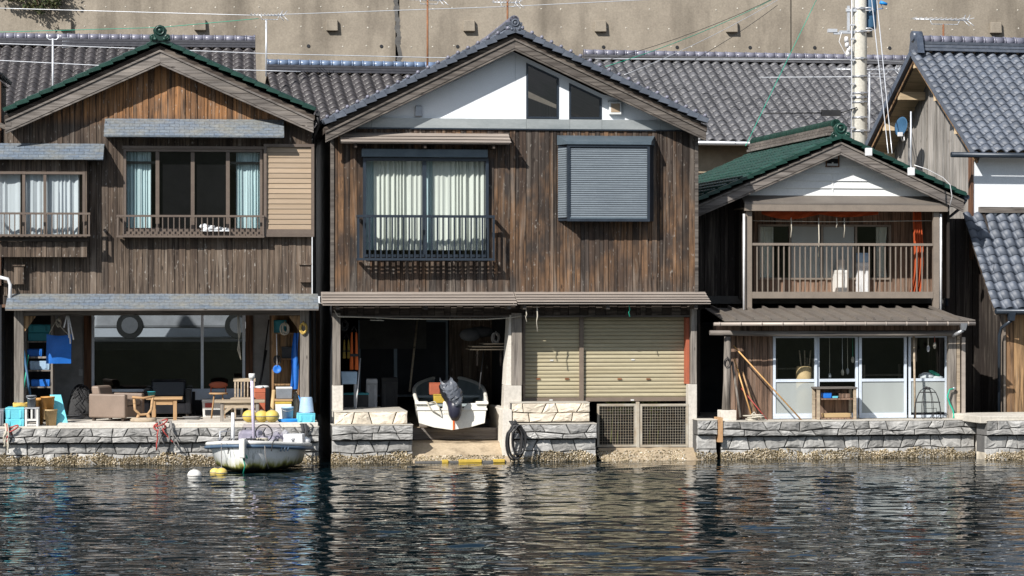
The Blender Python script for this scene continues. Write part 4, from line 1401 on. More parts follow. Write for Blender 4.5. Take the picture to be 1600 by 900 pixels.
for k in range(n):
    a = Z0 + .06 + (Z1 - .05 - Z0 - .06) * k / n
    c = Z0 + .06 + (Z1 - .05 - Z0 - .06) * (k + 1) / n
    sl.hexa([(f0 + .036, -.309, a), (f1 - .036, -.309, a), (f1 - .036, -.262, a), (f0 + .036, -.262, a)], [(f0 + .036, -.297, c - .007), (f1 - .036, -.297, c - .007), (f1 - .036, -.262, c - .007), (f0 + .036, -.262, c - .007)], rnd=0.5 + 0.5 * math.sin(k * 2.1) * .4)
    # splayed cheek slats
    L0, L1 = Vector((f0 - .012, -.25, 0)), Vector((b0 + .008, -.03, 0))
    off = Vector((-.02, -.008, 0))
    sl.hexa([L1 + off + Vector((0, 0, a)), L0 + off + Vector((0, 0, a)), L0 + Vector((.02, 0, a)), L1 + Vector((.02, 0, a))], [L1 + off * .5 + Vector((0, 0, c - .007)), L0 + off * .5 + Vector((0, 0, c - .007)), L0 + Vector((.02, 0, c - .007)), L1 + Vector((.02, 0, c - .007))], 0.5)
sl.build('shutter_slats', M['slat_grey'], bay2)
MB().box(f0 + .036, f1 - .036, -.328, -.262, Z0 + .036, Z0 + .058).build('shutter_foot', M['alu_slate'], bay2)

# pent roofs
awning(h2, H2, 533, 799, 208, 224, 0.40, M['awn_beige'], lip=0.02, d=-.012, stepped=3)
for px in (555, 663, 770):
    x = H2.x(px, -.2)
    sup = MB()
    sup.box(x - .02, x + .02, -.36, -.013, H2.z(232, -.2, 660), H2.z(225.5, -.2, 660))
    sup.build('awning_bracket', M['beam_dark'], h2)
awn2, AX0, AX1, AZ2, AT2 = awning(h2, H2, 504, 808, 456, 477, 0.52, M['awn_beige'], lip=0.035, d=-.012, stepped=4)
awning(h2, H2, 809, 1111, 456, 475, 0.52, M['awn_beige'], lip=0.035, d=-.012, stepped=4)
for px in (527, 664, 794, 818, 948, 1085):
    x = H2.x(px, -.3)
    br = MB().box(x - .03, x + .03, -.45, 0.0, AZ2 - .07, AZ2 + .0)
    br.build('rafter_end', M['wood_barge'], h2)
# header boards above the openings
zh = H2.z(493, .1)
pw = MB()
planks(pw, x0, x1, zh, zb2 - .01, 0.08, 0.14, seed=15)
pw.build('header_boards', M['beam_dark'], h2)
MB().box(x0, x1, 0.04, 0.2, zh - .03, zh - .001).build('header_rail', M['wood_barge'], h2)

# posts on concrete feet
def post(px0, px1, pyt, pyb, d, m, name='post', dep=.14):
    X0, X1, Z0, Z1 = H2.rect(px0, pyt, px1, pyb, d)
    return MB().box(X0, X1, d, d + dep, Z0, Z1).build(name, M[m], h2, bevel=0.006)
zpt = 489
post(520, 532, zpt, 602, -.05, 'wood_grey_v')
post(520, 536, 602.5, 652, -.07, 'conc_pale', 'post_foot', .25)
post(800, 816, zpt, 602, -.05, 'wood_grey_v')
X0, X1, Z0, Z1 = H2.rect(784, 602.5, 815, 690, -.07)
MB().prism([(X0, Z0 - .2), (X1, Z0 - .2), (X1, Z1), (X0 + .05, Z1)], -.07, .28).build('post_foot', M['conc_pale'], h2, bevel=0.006)
X0, X1, Z0, Z1 = H2.rect(790, 492, 799, 602, 0)
MB().prism([(X0, Z0), (X1, Z0), (X1, Z1), (X1 - .03, Z1)], .0, .5).build('plaster_pier', M['conc_pale'], h2)
post(1080, 1089, 480, 600, -.05, 'wood_grey_v')
post(1076, 1089, 600.5, 730, -.07, 'conc_pale', 'post_foot', .25)
post(1072, 1077.5, 496, 600, .1, 'rust_paint', 'red_jamb', .2)

# roller shutters
zsb = H2.z(627, .3, 940)
def roller(px0, px1, handles, label):
    X0, X1 = H2.x(px0, .3), H2.x(px1, .3)
    b = MB()
    n = 21
    zt = zh - .032
    z0 = zsb + .07
    for k in range(n):
        a, c = z0 + (zt - z0) * k / n, z0 + (zt - z0) * (k + 1) / n
        m = a + (c - a) * .22
        b.add([(X0, .31, a), (X1, .31, a), (X1, .322, m - .006), (X0, .322, m - .006), (X1, .30, m), (X0, .30, m), (X1, .297, (m + c) / 2), (X0, .297, (m + c) / 2), (X1, .306, c), (X0, .306, c)], [(0, 1, 2, 3), (3, 2, 4, 5), (5, 4, 6, 7), (7, 6, 8, 9)], rnd=random.Random(k * 7 + px0).random())
    s = b.build('roller_shutter', M['shutter'], h2, label=label)
    MB().box(X0, X1, .29, .34, zsb, z0 - .001).build('bottom_bar', M['shutter_rail'], s)
    for px in handles:
        x, _, z = H2.p(px, 592, .29)
        MB().box(x - .035, x + .035, .275, .30, z - .012, z + .012).build('handle', M['rust'], s)
    for px, py in ((862 if px0 < 900 else 989, 563 if px0 < 900 else 562), (861 if px0 < 900 else 988, 625)):
        x, _, z = H2.p(px, py, .29)
        MB().box(x - .03, x + .03, .286, .292, z - .012, z + .012).build('sticker', M['white_paint'], s)
    return s
roller(820, 905, (841, 886), 'narrow left roller shutter with one rusty handle')
roller(911.5, 1072, (968, 1013), 'wide right roller shutter with faint rust streaks')
X0, X1, _, _ = H2.rect(905, 500, 911.5, 626, .28)
MB().box(X0, X1, .24, .36, zsb, zh - .031).build('shutter_post', M['shutter_rail'], h2)
X0, X1, _, _ = H2.rect(816.5, 500, 820, 626, .28)
MB().box(X0, X1, .2, .36, zsb, zh - .031).build('shutter_guide', M['shutter_rail'], h2)
# dark rooms behind
zfl = 0.75
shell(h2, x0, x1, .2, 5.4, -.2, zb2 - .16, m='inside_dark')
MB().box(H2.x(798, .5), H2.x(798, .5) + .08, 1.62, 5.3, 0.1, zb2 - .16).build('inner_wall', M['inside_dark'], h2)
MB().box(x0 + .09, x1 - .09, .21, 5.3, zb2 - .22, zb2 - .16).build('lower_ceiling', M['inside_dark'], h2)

# seawalls of the centre house: lighter step above the grey wall
rubble(H2, 'stone_seawall', 'grey rubble seawall left of the boat slip, beneath the pale stone step', 519, 646, 665, -0.62, seed=2)
rubble(H2, 'stone_step', 'pale warm stone step on the seawall left of the boat slip', 522, 637, 644, -0.50, zb=0.655, m=M['stone_warm'], band=False, rows=1, seed=3, group='pale stone steps beside the boat slip', thick=1.6)
rubble(H2, 'stone_seawall', 'grey rubble seawall with black hoses, between boat slip and wire gates', 800, 933, 663, -0.62, seed=4)
rubble(H2, 'stone_step', 'pale warm stone base below the narrow roller shutter', 800, 922, 630, -0.42, zb=0.675, m=M['stone_warm'], band=False, rows=2, seed=5, group='pale stone steps beside the boat slip')
rubble(H2, 'stone_seawall', 'short grey seawall block between the wire gates and the dark gap', 1090, 1122, 657, -0.55, seed=6)
X0, X1, Z0, Z1 = H2.rect(785, 655, 799.5, 722, -.4)
MB().box(X0, X1, -.45, 1.6, -.5, H2.z(640, -.4, 790)).build('slip_cheek', M['conc_pale'], h2, bevel=0.008)

# slip ramp
def ramp_pts(px0, px1, d0, z0, d1, z1, m, name):
    a0, a1 = H2.x(px0, 0), H2.x(px1, 0)
    b = MB()
    n = 12
    rows = []
    for i in range(n + 1):
        t = i / n
        rows.append([(a0 + (a1 - a0) * j / 8, d0 + (d1 - d0) * t, z0 + (z1 - z0) * t + random.uniform(-.006, .006)) for j in range(9)])
    b.grid(rows, smooth=False)
    o = b.build(name, m)
    o.location = (H2.X0, H2.Y0, 0); o.rotation_euler = (0, 0, H2.th)
    o['kind'] = 'structure'
    return o
ramp_pts(640, 790, -0.95, -0.14, 0.0, 0.30, M['conc_ramp'], 'boat_ramp')
ramp_pts(640, 790, 0.0, 0.30, 5.3, 0.95, M['conc_ramp'], 'boat_ramp')
dk2 = MB().box(H2.x(522, 0), H2.x(640, 0), 1.0, 5.3, .5, .80).build('boathouse_floor', M['conc'])
dk2.location = (H2.X0, H2.Y0, 0); dk2.rotation_euler = (0, 0, H2.th); dk2['kind'] = 'structure'
ramp_pts(933, 1090, -0.80, -0.16, -0.10, 0.20, M['conc_ramp'], 'boat_ramp')
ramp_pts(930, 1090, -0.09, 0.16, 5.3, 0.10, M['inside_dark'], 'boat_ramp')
# barnacled toe of the slip and its yellow edge strip
tb = MB()
rg = random.Random(77)
ax0, ax1 = H2.x(648, -.6), H2.x(790, -.6)
for _ in range(900):
    x, d = rg.uniform(ax0, ax1), rg.uniform(-.72, -.42)
    z = -0.14 + (d + .95) * 0.463
    r = rg.uniform(.008, .02)
    tb.ball((x, d, z + r * .3), r, r, r * .7, 5, 3, rnd=rg.random())
bx0_, bx1_ = H2.x(936, -.5), H2.x(1074, -.5)
for _ in range(1500):
    x, d = rg.uniform(bx0_, bx1_), -.8 + .62 * rg.random() ** 1.4
    r = rg.uniform(.007, .02)
    tb.ball((x, d, -0.16 + (d + .8) * .514 + r * .3), r, r, r * .7, 5, 3, rnd=rg.random())
o = tb.build('gravel', M['barnacle'], None, kind='stuff')
o.location = (H2.X0, H2.Y0, 0); o.rotation_euler = (0, 0, H2.th)
st = thing('edge_strip', 'chipped yellow strip along the bottom of the boat slip', 'kerb strip', H2, (H2.x(737, -.62), -.66, 0))
b = MB()
for a, c in ((690, 700), (716, 752), (770, 788)):
    X0, X1 = H2.x(a, -.62) - H2.x(737, -.62), H2.x(c, -.62) - H2.x(737, -.62)
    b.box(X0, X1, -.05, .05, 0.0, .055)
b.build('yellow_paint', M['yellow_b'], st, bevel=.01)
MB().box(H2.x(648, -.62) - H2.x(737, -.62), H2.x(790, -.62) - H2.x(737, -.62), -.03, .06, -.12, .03).build('strip_kerb', M['mortar'], st)

# wire gates under the wide shutter
def gate(px0, px1, label):
    X0, X1, Z0, Z1 = H2.rect(px0, 631, px1, 698, -.05)
    g = thing('wire_gate', label, 'gate', H2, ((X0 + X1) / 2, -.05, Z0), 'wire mesh gates below the shutter')
    w, h = X1 - X0, Z1 - Z0
    f = frame_rect(MB(), -w / 2, w / 2, 0, h, -.02, .02, .035)
    f.build('gate_frame', M['mesh_wire'], g)
    b = MB()
    nx, nz = round(w / .046), round(h / .046)
    for i in range(1, nx):
        x = -w / 2 + w * i / nx
        b.box(x - .002, x + .002, -.005, .001, .035, h - .035)
    for i in range(1, nz):
        z = h * i / nz
        b.box(-w / 2 + .035, w / 2 - .035, -.0112, -.0055, z - .002, z + .002)
    b.build('wire_mesh', M['mesh_wire'], g)
gate(933, 994, 'left wire mesh gate under the wide roller shutter')
gate(1000, 1075, 'right wire mesh gate under the wide roller shutter, beside the concrete post foot')
post(994.5, 999.5, 628, 735, -.08, 'mesh_wire', 'gate_post', .08)
# weed behind the gates
wd = thing('weed', 'yellow-green weeds growing behind the wire gates', 'weed', H2, (H2.x(990, .8), .8, .3))
b = MB()
rg = random.Random(31)
for px, n in ((962, 120), (1022, 140), (975, 60), (1030, 60)):
    leaf_clump(b, (H2.x(px, .8) - H2.x(990, .8), rg.uniform(-.1, .2), .62), .22, .15, .2, n, .08, rg)
M['weed'] = wood('weed_leaf', [(0.10, 0.15, 0.02), (0.16, 0.20, 0.03), (0.06, 0.1, 0.02)])
b.build('leaves', M['weed'], wd)
b = MB()
for px in (955, 965, 1015, 1028):
    b.tube([(H2.x(px, .8) - H2.x(990, .8), .05, -.1), (H2.x(px, .8) - H2.x(990, .8) + .05, .05, .6)], .01, 5)
b.build('stalk', M['weed'], wd)
# ================================================================ right boathouse with the balcony
h3 = H3.root('boathouse', 'smaller boathouse with green tiled roof, white siding gable and railed balcony', 'boathouse', 'boathouses along the water')
D3 = -0.36
xa3, za3, ends3, top3 = gable(h3, H3, (1315, 212), (1088, 312), (1509, 304), D3, 6.4, M['tile_green'], off=0.09, bh=0.15, st=.012, rt=.05, seed=41)
ridge((xa3, D3 + .35, za3 + .02), (xa3, D3 + 6.3, za3 + .02), M['tile_green'], M['wood_grey'], h3, r=0.085, courses=3, knob=0.085)
ornament(h3, (xa3, D3 + .05, za3 - .04), 0.27, M['tile_green'])
sx0, sx1 = H3.x(1158, .05), H3.x(1478, .05)
zs = H3.z(306, .05)
# horizontal siding
sd = MB()
zt = za3 - .26
n = 6
for k in range(n):
    a, c = zs + (zt - zs) * k / n, zs + (zt - zs) * (k + 1) / n
    def xr(z, sg):
        xe, ze = ends3[0 if sg < 0 else 1]
        return xa3 + (xe - xa3) * (za3 - .27 - z) / (za3 - ze)
    l0, r0, l1, r1 = xr(a, -1), xr(a, 1), xr(c, -1), xr(c, 1)
    sd.hexa([(l0, .02, a), (r0, .02, a), (r0, .09, a), (l0, .09, a)], [(l1, .05, c), (max(r1, l1 + .01), .05, c), (max(r1, l1 + .01), .09, c), (l1, .09, c)], .5 + .3 * math.sin(k * 3))
sd.build('siding', M['siding'], h3)
x, _, z = H3.p(1301, 275, .03)
MB().box(x - .015, x + .015, .026, .05, zs, z + .25).build('siding_joint', M['siding'], h3)
X0, X1, Z0, Z1 = H3.rect(1290, 240, 1311, 261, .03)
vt = frame_rect(MB(), X0, X1, Z0, Z1, .0, .06, .02).build('attic_vent', M['wood_redbrown'], h3)
MB().box(X0 + .021, X1 - .021, .03, .055, Z0 + .021, Z1 - .021).build('vent_hole', M['inside_dark'], vt)
# balcony roof
bx0, bx1 = H3.x(1163, -.22), H3.x(1481, -.22)
zb, ztb = H3.z(330, -.22, 1320), H3.z(306, .03, 1320)
b = MB()
b.hexa([(bx0, -.24, zb + .12), (bx1, -.24, zb + .12), (bx1, .03, ztb - .03), (bx0, .03, ztb - .03)], [(bx0, -.24, zb + .15), (bx1, -.24, zb + .15), (bx1, .03, ztb), (bx0, .03, ztb)])
br = b.build('balcony_roof', M['awn_brown'], h3)
MB().box(bx0 + .002, bx1 - .002, -.235, -.19, zb, zb + .119).build('fascia', M['alu_bal'], br)
MB().box(bx0 + .01, bx1 - .01, -.185, 1.3, zb + .03, zb + .06).build('soffit', M['wood_pale'], br)
MB().box(bx0, bx1, .06, 1.3, zb + .061, ztb - .03).build('lintel', M['inside_dark'], br)
# balcony posts, rails, floor
zfl3 = H3.z(462, -.1, 1320)
for px0, px1 in ((1165.5, 1174.5), (1458, 1467)):
    X0, X1, Z0, Z1 = H3.rect(px0, 330, px1, 482, -.12)
    MB().box(X0, X1, -.14, -.06, Z0, Z1).build('balcony_post', M['alu_bal'], h3)
X0, X1 = H3.x(1174.8, -.12), H3.x(1457.6, -.12)
zr0, zr1 = H3.z(466, -.1, 1320), H3.z(380, -.1, 1320)
b = MB()
b.box(X0, X1, -.13, -.07, zr1 - .045, zr1)
n = 34
for k in range(1, n):
    x = X0 + (X1 - X0) * k / n
    b.box(x - .010, x + .010, -.11, -.09, zr0 + .12, zr1 - .046)
b.build('balcony_railing', M['alu_bal'], h3)
MB().box(X0, X1, -.14, -.08, zr0, zr0 + .118).build('floor_beam', M['alu_bal'], h3)
MB().box(X0, X1, -.078, 1.28, zr0 + .05, zr0 + .09).build('balcony_floor', M['wood_pale'], h3)
# back wall of the balcony with a sliding window
DW = .95
WX0, WX1, WZ0, WZ1 = H3.rect(1184, 351, 1391, 437, DW)
zsoff = zb + .03
b = MB()
hx0, hx1 = H3.x(1088, .6), H3.x(1474, .6)
planks(b, hx0 + .45, hx1, zr0 + .09, zsoff, DW, .16, holes=[(WX0, WX1, WZ0, WZ1)], seed=9)
b.build('balcony_wall', M['wood_brown'], h3)
wf = frame_rect(MB(), WX0, WX1, WZ0, WZ1, DW - .05, DW + .05, .035)
for px in (1234, 1284, 1337):
    x = H3.x(px, DW)
    wf.box(x - .02, x + .02, DW - .03, DW + .04, WZ0 + .036, WZ1 - .036)
bw = wf.build('window', M['alu_bal'], h3)
for (pa, pb, m) in ((1187, 1233, 'glass'), (1235, 1283, 'frosted'), (1285, 1336, 'frosted'), (1338, 1389, 'glass')):
    pane(bw, M[m], H3.x(pa, DW) + .02, H3.x(pb, DW) - .02, WZ0 + .036, WZ1 - .036, DW)
curtain(bw, M['curtain_w'], H3.x(1187, DW), H3.x(1210, DW), WZ0 + .04, WZ1 - .04, DW + .08, 4, .03, 31)
curtain(bw, M['curtain_w'], H3.x(1371, DW), H3.x(1388, DW), WZ0 + .04, WZ1 - .04, DW + .08, 4, .03, 32, gather=.3)
# dark side walls
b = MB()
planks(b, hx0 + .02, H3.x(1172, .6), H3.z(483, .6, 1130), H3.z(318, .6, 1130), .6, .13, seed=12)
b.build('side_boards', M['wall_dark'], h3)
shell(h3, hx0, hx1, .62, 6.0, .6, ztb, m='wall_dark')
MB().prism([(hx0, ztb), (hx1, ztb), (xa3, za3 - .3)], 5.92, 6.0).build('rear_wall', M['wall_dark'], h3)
MB().box(X1 + .3, X1 + .34, -.05, .6, zr0, ztb).build('balcony_cheek', M['wall_dark'], h3)
MB().box(H3.x(1164, .0) - .05, H3.x(1164, .0), .0, .6, zr0, ztb).build('balcony_cheek', M['wall_dark'], h3)
MB().box(hx0 + .1, hx1 - .1, .3, 5.9, zr0 - .1, zr0 + .04).build('upper_floor', M['inside'], h3)
MB().box(hx0 + .09, hx1 - .09, 3.6, 3.65, .6, ztb).build('inner_wall', M['inside'], h3)
# rain pipes
for px, pt, pb_, d in ((1162.5, 334, 484, -.18), (1470, 334, 484, -.12)):
    x, _, z1 = H3.p(px, pt, d)
    b = MB().tube([(x, d, H3.z(pb_, d, px)), (x, d, z1)], .022, 8)
    b.build('rain_pipe', M['white_pvc'], h3)
b = MB()
xg, _, zg = H3.p(1512, 308, D3)
b.tube([(xg, D3 + .02, zg), (xg, 5.8, zg)], .05, 8)
xq = H3.x(1479, .2)
b.tube([(xg, D3 + .1, zg - .05), (xg - .06, -.1, zg - .2), (xq, .15, zg - .38), (xq, .2, H3.z(478, .2, 1480))], .03, 8)
b.build('gutter', M['alu_black'], h3)
b = MB()
xg2, _, zg2 = H3.p(1085, 318, D3)
b.tube([(xg2, D3 + .02, zg2), (xg2, 5.8, zg2)], .05, 8)
b.build('gutter', M['alu_black'], h3)
_before = set(h3.children)
hx0, hx1 = H3g.x(1088, 1.6), H3g.x(1474, 1.6)
# cable and junction boxes on the right verge
def v3(px, py, d=None): return Vector(H3.p(px, py, D3 - .02 if d is None else d))
b = MB()
b.tube([v3(1426, 262), v3(1445, 268), v3(1470, 281), v3(1481, 292), v3(1484, 310), v3(1479, 332, -.2)], .007, 6)
b.build('cable', M['white_pvc'], h3)
b = MB()
b.tube([v3(1421, 180), v3(1421, 272)], .014, 6)
b.build('cable_pipe', M['steel_light'], h3)
for px, py in ((1356, 242), (1421, 272)):
    q = v3(px, py)
    MB().box(q.x - .06, q.x + .06, q.y - .05, q.y + .02, q.z - .07, q.z + .07).build('junction_box', M['white_pvc'], h3, bevel=.01)
# lower pent roof with standing seams
p0, p1 = H3g.x(1110, -.45), H3g.x(1524, -.45)
zt3, zb3 = H3g.z(481, 1.0, 1320), H3g.z(500, -.45, 1320)
b = MB()
b.hexa([(p0 + .25, -.45, zb3 - .02), (p1, -.45, zb3 - .02), (p1 - .5, 1.05, zt3 - .02), (p0 + .25, 1.05, zt3 - .02)], [(p0 + .25, -.45, zb3), (p1, -.45, zb3), (p1 - .5, 1.05, zt3), (p0 + .25, 1.05, zt3)])
pr = b.build('pent_roof', M['awn_brown'], h3)
b = MB()
n = 14
for k in range(n):
    x = p0 + .45 + (p1 - p0 - .75) * k / (n - 1)
    b.bar((x, -.455, zb3 + .022), (x - .08, 1.03, zt3 + .022), .03, .05)
b.build('roof_seam', M['awn_brown'], pr)
MB().box(p0 + .28, p1 - .05, -.44, -.41, zb3 - .06, zb3 - .021).build('fascia', M['beam_dark'], pr)
b = MB()
zg = H3g.z(506, -.5, 1320)
b.tube([(p0 + .05, -.5, zg), (p1 - .02, -.5, zg)], .032, 10)
for k in range(13):
    x = p0 + .15 + (p1 - p0 - .3) * k / 12
    b.tube([(x - .012, -.5, zg), (x + .012, -.5, zg)], .038, 10)
b.build('gutter', M['awn_beige'], h3)
X0, X1, Z0, Z1 = H3g.rect(1499, 505, 1511, 516, -.5)
b = MB().taper((X0 + X1) / 2, -.5, Z0, Z1, .07, .07, .13, .11)
b.tube([((X0 + X1) / 2, -.5, Z0), (X0 - .02, -.42, Z0 - .06), (X0 - .05, -.3, Z0 - .1)], .03, 8)
b.build('hopper', M['steel'], h3)
# log beam, plank panel and posts
b = MB()
zl = H3g.z(521, -.2, 1320)
b.tube([(H3g.x(1109, -.2), -.2, zl + .02), (H3g.x(1200, -.2), -.2, zl), (H3g.x(1400, -.2), -.2, zl - .01), (H3g.x(1500, -.2), -.2, zl)], [.045, .05, .055, .05], 10)
b.build('log_beam', M['wood_grey'], h3)
MB().box(H3g.x(1118, 0), H3g.x(1500, 0), -.08, .2, zl + .05, zb3 - .06).build('header_boards', M['wood_brown'], h3)
ZF3 = H3g.z(656, -.2, 1320)
b = MB()
xp = H3g.x(1136, -.2)
b.tube([(xp - .03, -.22, ZF3 + .08), (xp, -.2, ZF3 + .7), (xp + .01, -.2, zl - .05)], [.075, .07, .06], 12)
b.build('log_post', M['wood_grey_v'], h3)
X0, X1, Z0, Z1 = H3g.rect(1126, 641, 1150, 659, -.3)
MB().box(X0, X1, -.34, -.05, Z0, Z1).build('post_foot', M['conc_pale'], h3, bevel=.01)
for px0, px1, m in ((1482, 1494, 'wood_grey_v'), (1495, 1500, 'wood_pale'), (1503, 1508.5, 'awn_beige')):
    X0, X1, _, _ = H3g.rect(px0, 520, px1, 655, -.1)
    MB().box(X0, X1, -.1, .0, ZF3, zl - .05 if px0 < 1500 else H3g.z(527, -.1, 1500)).build('post', M[m], h3)
DG = .2
b = MB()
planks(b, H3g.x(1142, DG), H3g.x(1207, DG), ZF3, zl, DG, .13, seed=14)
b.build('plank_panel', M['wood_brown'], h3)
# glazed front: three tall doors and a window, pale aluminium
gf = MB()
zt = zl - .04
zmid = H3g.z(594, DG, 1340)
edges = [(1207, 1276), (1277, 1345), (1339, 1418), (1420, 1481)]
for k, (a, c) in enumerate(((1207.5, 1276), (1277, 1341), (1342, 1416), (1420, 1481))):
    X0, X1 = H3g.x(a, DG), H3g.x(c, DG)
    dd = DG - .03 + .045 * (k % 2)
    f = frame_rect(MB(), X0, X1, ZF3 + .01, zt, dd, dd + .04, .045)
    f.box(X0 + .046, X1 - .046, dd, dd + .04, zmid - .025, zmid + .025)
    if k != 3: f.box(X0 + .046, X1 - .046, dd + .002, dd + .038, ZF3 + .056, ZF3 + .10)
    dr = f.build('glazed_door', M['alu_white'], h3)
    pane(dr, M['glass'], X0 + .046, X1 - .046, zmid + .026, zt - .046, dd + .02, 'upper_pane')
    pane(dr, M['glass_dark'] if k == 1 else M['frosted'], X0 + .046, X1 - .046, ZF3 + .10, zmid - .026, dd + .02, 'lower_pane')
MB().box(hx0 + .1, hx1 - .1, 3.0, 3.05, ZF3 - .1, zl + .1).build('inner_wall', M['inside_dark'], h3)
MB().box(hx0 + .1, hx1 - .1, .3, 3.0, zl + .12, zl + .16).build('lower_ceiling', M['inside_dark'], h3)
dock(H3g, 1122, 1530, -.55, 6.0, ZF3, m='conc')
rubble(H3g, 'stone_seawall', 'long grey rubble seawall below the balcony boathouse', 1129, 1526, 658, -.60, seed=7)
# rusty end of the wall
MB().box(H3g.x(1122, -.6), H3g.x(1129, -.6), -.62, -.3, ZF3 - .35, ZF3 + .08).build('corner_angle', M['rust_pale'], h3)
MB().box(H3g.x(1529, -.6), H3g.x(1537, -.6), -.62, .5, -.5, ZF3 + .08).build('corner_pier', M['conc_pale'], h3)

_off = Vector(((H3g.X0 - H3.X0) * H3.c + (H3g.Y0 - H3.Y0) * H3.s, -(H3g.X0 - H3.X0) * H3.s + (H3g.Y0 - H3.Y0) * H3.c, 0))
for o in h3.children:
    if o not in _before: o.location = _off

# ================================================================ far right house
M['wood_soffit'] = wood('pale_tan_soffit', [(0.62, 0.46, 0.28), (0.7, 0.54, 0.35)], axis='x', grain=0.4)
h4 = H4.root('boathouse', 'far right boathouse with blue-grey tiled roofs, white plaster band and silver side boards', 'boathouse', 'boathouses along the water')
DR = 2.75
xr0, _, zr = H4.p(1423, 80, DR)
xe0, _, ze = H4.p(1484, 236, -.35)
V = Vector((0, -.35 - DR, ze - zr))
b = MB()
tiles(b, (xr0, DR, zr), (1, 0, 0), V, 4.6, V.length, e=.21, amp=.044, lip=.02, seed=51)
rt = b.build('roof_tiles', M['tile_blue'], h4)
b = MB()
b.add([(xr0 + .05, DR, zr - .06), (xr0 + 4.6, DR, zr - .06), (xr0 + 4.6, -.35, ze - .06), (xr0 + .05, -.35, ze - .06)], [(3, 2, 1, 0)])
tb_ = Vector((0, DR + .35, ze - zr))
b.add([(xr0, DR, zr), (xr0, 2 * DR + .35, ze), (xr0 + 4.6, 2 * DR + .35, ze), (xr0 + 4.6, DR, zr)], [(0, 1, 2, 3)])
b.build('roof_deck', M['wood_soffit'], rt)
# thick left verge of the far slope
b = MB()
b.bar((xr0 + .03, DR, zr - .05), (xr0 + .03, 2 * DR + .35, ze - .05), .1, .12)
b.build('rake_tile', M['tile_navy'], h4)
b = MB()
b.bar((xr0 + .04, DR, zr - .06), (xr0 + .04, -.35, ze - .06), .08, .09)
b.build('rake_tile', M['tile_blue'], h4)
ridge((xr0 + .18, DR, zr), (xr0 + 4.6, DR, zr), M['ridge_violet'], M['tile_blue'], h4, courses=3, r=.09, knob=.22, h=.065)
b = MB()
b.taper(xr0 + .12, DR, zr - .05, zr + .34, .14, .5, .12, .3)
b.tube([(xr0 + .02, DR, zr + .3), (xr0 + .22, DR, zr + .3)], .1, 10)
b.build('ridge_ornament', M['tile_navy'], h4)
# gable end: grey boards, bargeboard, pale purlins
xg = xr0 + .62
wallg = MB()
n = 46
zwb = .6
for k in range(n):
    y0, y1 = -.0 + (2 * DR) * k / n, -.0 + (2 * DR) * (k + 1) / n
    f = lambda y: zr - .12 + (ze - zr) * abs(y - DR) / (DR + .35)
    o = .008 * (k % 2)
    wallg.hexa([(xg - o, y0, zwb), (xg + .04, y0, zwb), (xg + .04, y1, zwb), (xg - o, y1, zwb)], [(xg - o, y0, f(y0)), (xg + .04, y0, f(y0)), (xg + .04, y1, f(y1)), (xg - o, y1, f(y1))], random.random())
wallg.build('gable_boards', M['wood_side'], h4)
for y in (DR * .25, DR * .62, DR, DR * 1.3, DR * 1.6, DR * 1.9):
    f = zr - .17 + (ze - zr) * abs(y - DR) / (DR + .35)
    MB().box(xr0 + .08, xg, y - .07, y + .07, f - .16, f).build('purlin', M['wood_soffit'], h4)
for s in (-1, 1):
    MB().bar((xr0 + .1, DR, zr - .14), (xr0 + .1, DR + s * (DR + .35), ze - .14), .035, .16).build('bargeboard', M['beam_dark'], h4)
b = MB()
for s in (-1, 1):
    b.bar((xr0 + .07, DR, zr - .20), (xr0 + .07, DR + s * (DR + .35), ze - .20), .03, .045)
b.build('barge_trim', M['wood_orange'], h4)
# white plaster band, eave gutter, lower roof and board wall
x4 = H4.x(1520, 0)
zt4, zb4 = H4.z(236, 0, 1560), H4.z(322, 0, 1560)
MB().box(x4, x4 + 4.0, -.02, .1, zb4 - .4, zt4).build('plaster_wall', M['plaster'], h4)
MB().box(x4 - .05, x4 - .001, -.04, .1, zb4 - 1.0, zt4).build('corner_post', M['wood_redbrown'], h4)
b = MB()
b.tube([(xe0, -.42, ze - .07), (xe0 + 4.6, -.42, ze - .07)], .05, 8)
b.build('gutter', M['alu_black'], h4)
lx0, _, lz1 = H4.p(1500, 333, -.02)
le, _, lz0 = H4.p(1566, 482, -1.45)
V = Vector((le - lx0, -1.43, lz0 - lz1)); V.x = 0
lx0 = (lx0 + le) / 2 - .06
b = MB()
tiles(b, (lx0, -.02, lz1), (1, 0, 0), V, 4.2, V.length, e=.21, amp=.044, lip=.02, seed=53)
lr = b.build('lower_roof_tiles', M['tile_blue'], h4)
b = MB()
b.hexa([(lx0 + .03, -1.42, lz0 - .12), (lx0 + 4.2, -1.42, lz0 - .12), (lx0 + 4.2, -.02, lz1 - .12), (lx0 + .03, -.02, lz1 - .12)], [(lx0 + .03, -1.42, lz0 - .05), (lx0 + 4.2, -1.42, lz0 - .05), (lx0 + 4.2, -.02, lz1 - .05), (lx0 + .03, -.02, lz1 - .05)])
b.build('roof_deck', M['beam_dark'], lr)
MB().box(x4 + .1, x4 + 4, -.1, -.021, lz1 + .01, lz1 + .12).build('flashing_band', M['wood_grey'], h4)
b = MB()
b.tube([(le - .15, -1.5, lz0 - .05), (le + 4.0, -1.5, lz0 - .05)], .05, 8)
xh = H4.x(1580, -1.5)
b.taper(xh, -1.5, lz0 - .22, lz0 - .06, .09, .09, .14, .12)
b.tube([(xh, -1.5, lz0 - .22), (xh - .1, -1.3, lz0 - .35), (xh - .1, -1.2, lz0 - .5), (xh - .1, -1.2, .7)], .03, 8)
b.build('gutter', M['alu_black'], h4)
b = MB()
wx = H4.x(1570, -1.1)
planks(b, wx, wx + 3.5, .6, lz0 + .2, -1.1, .15, seed=19)
b.build('plank_wall', M['wood_orange'], h4)
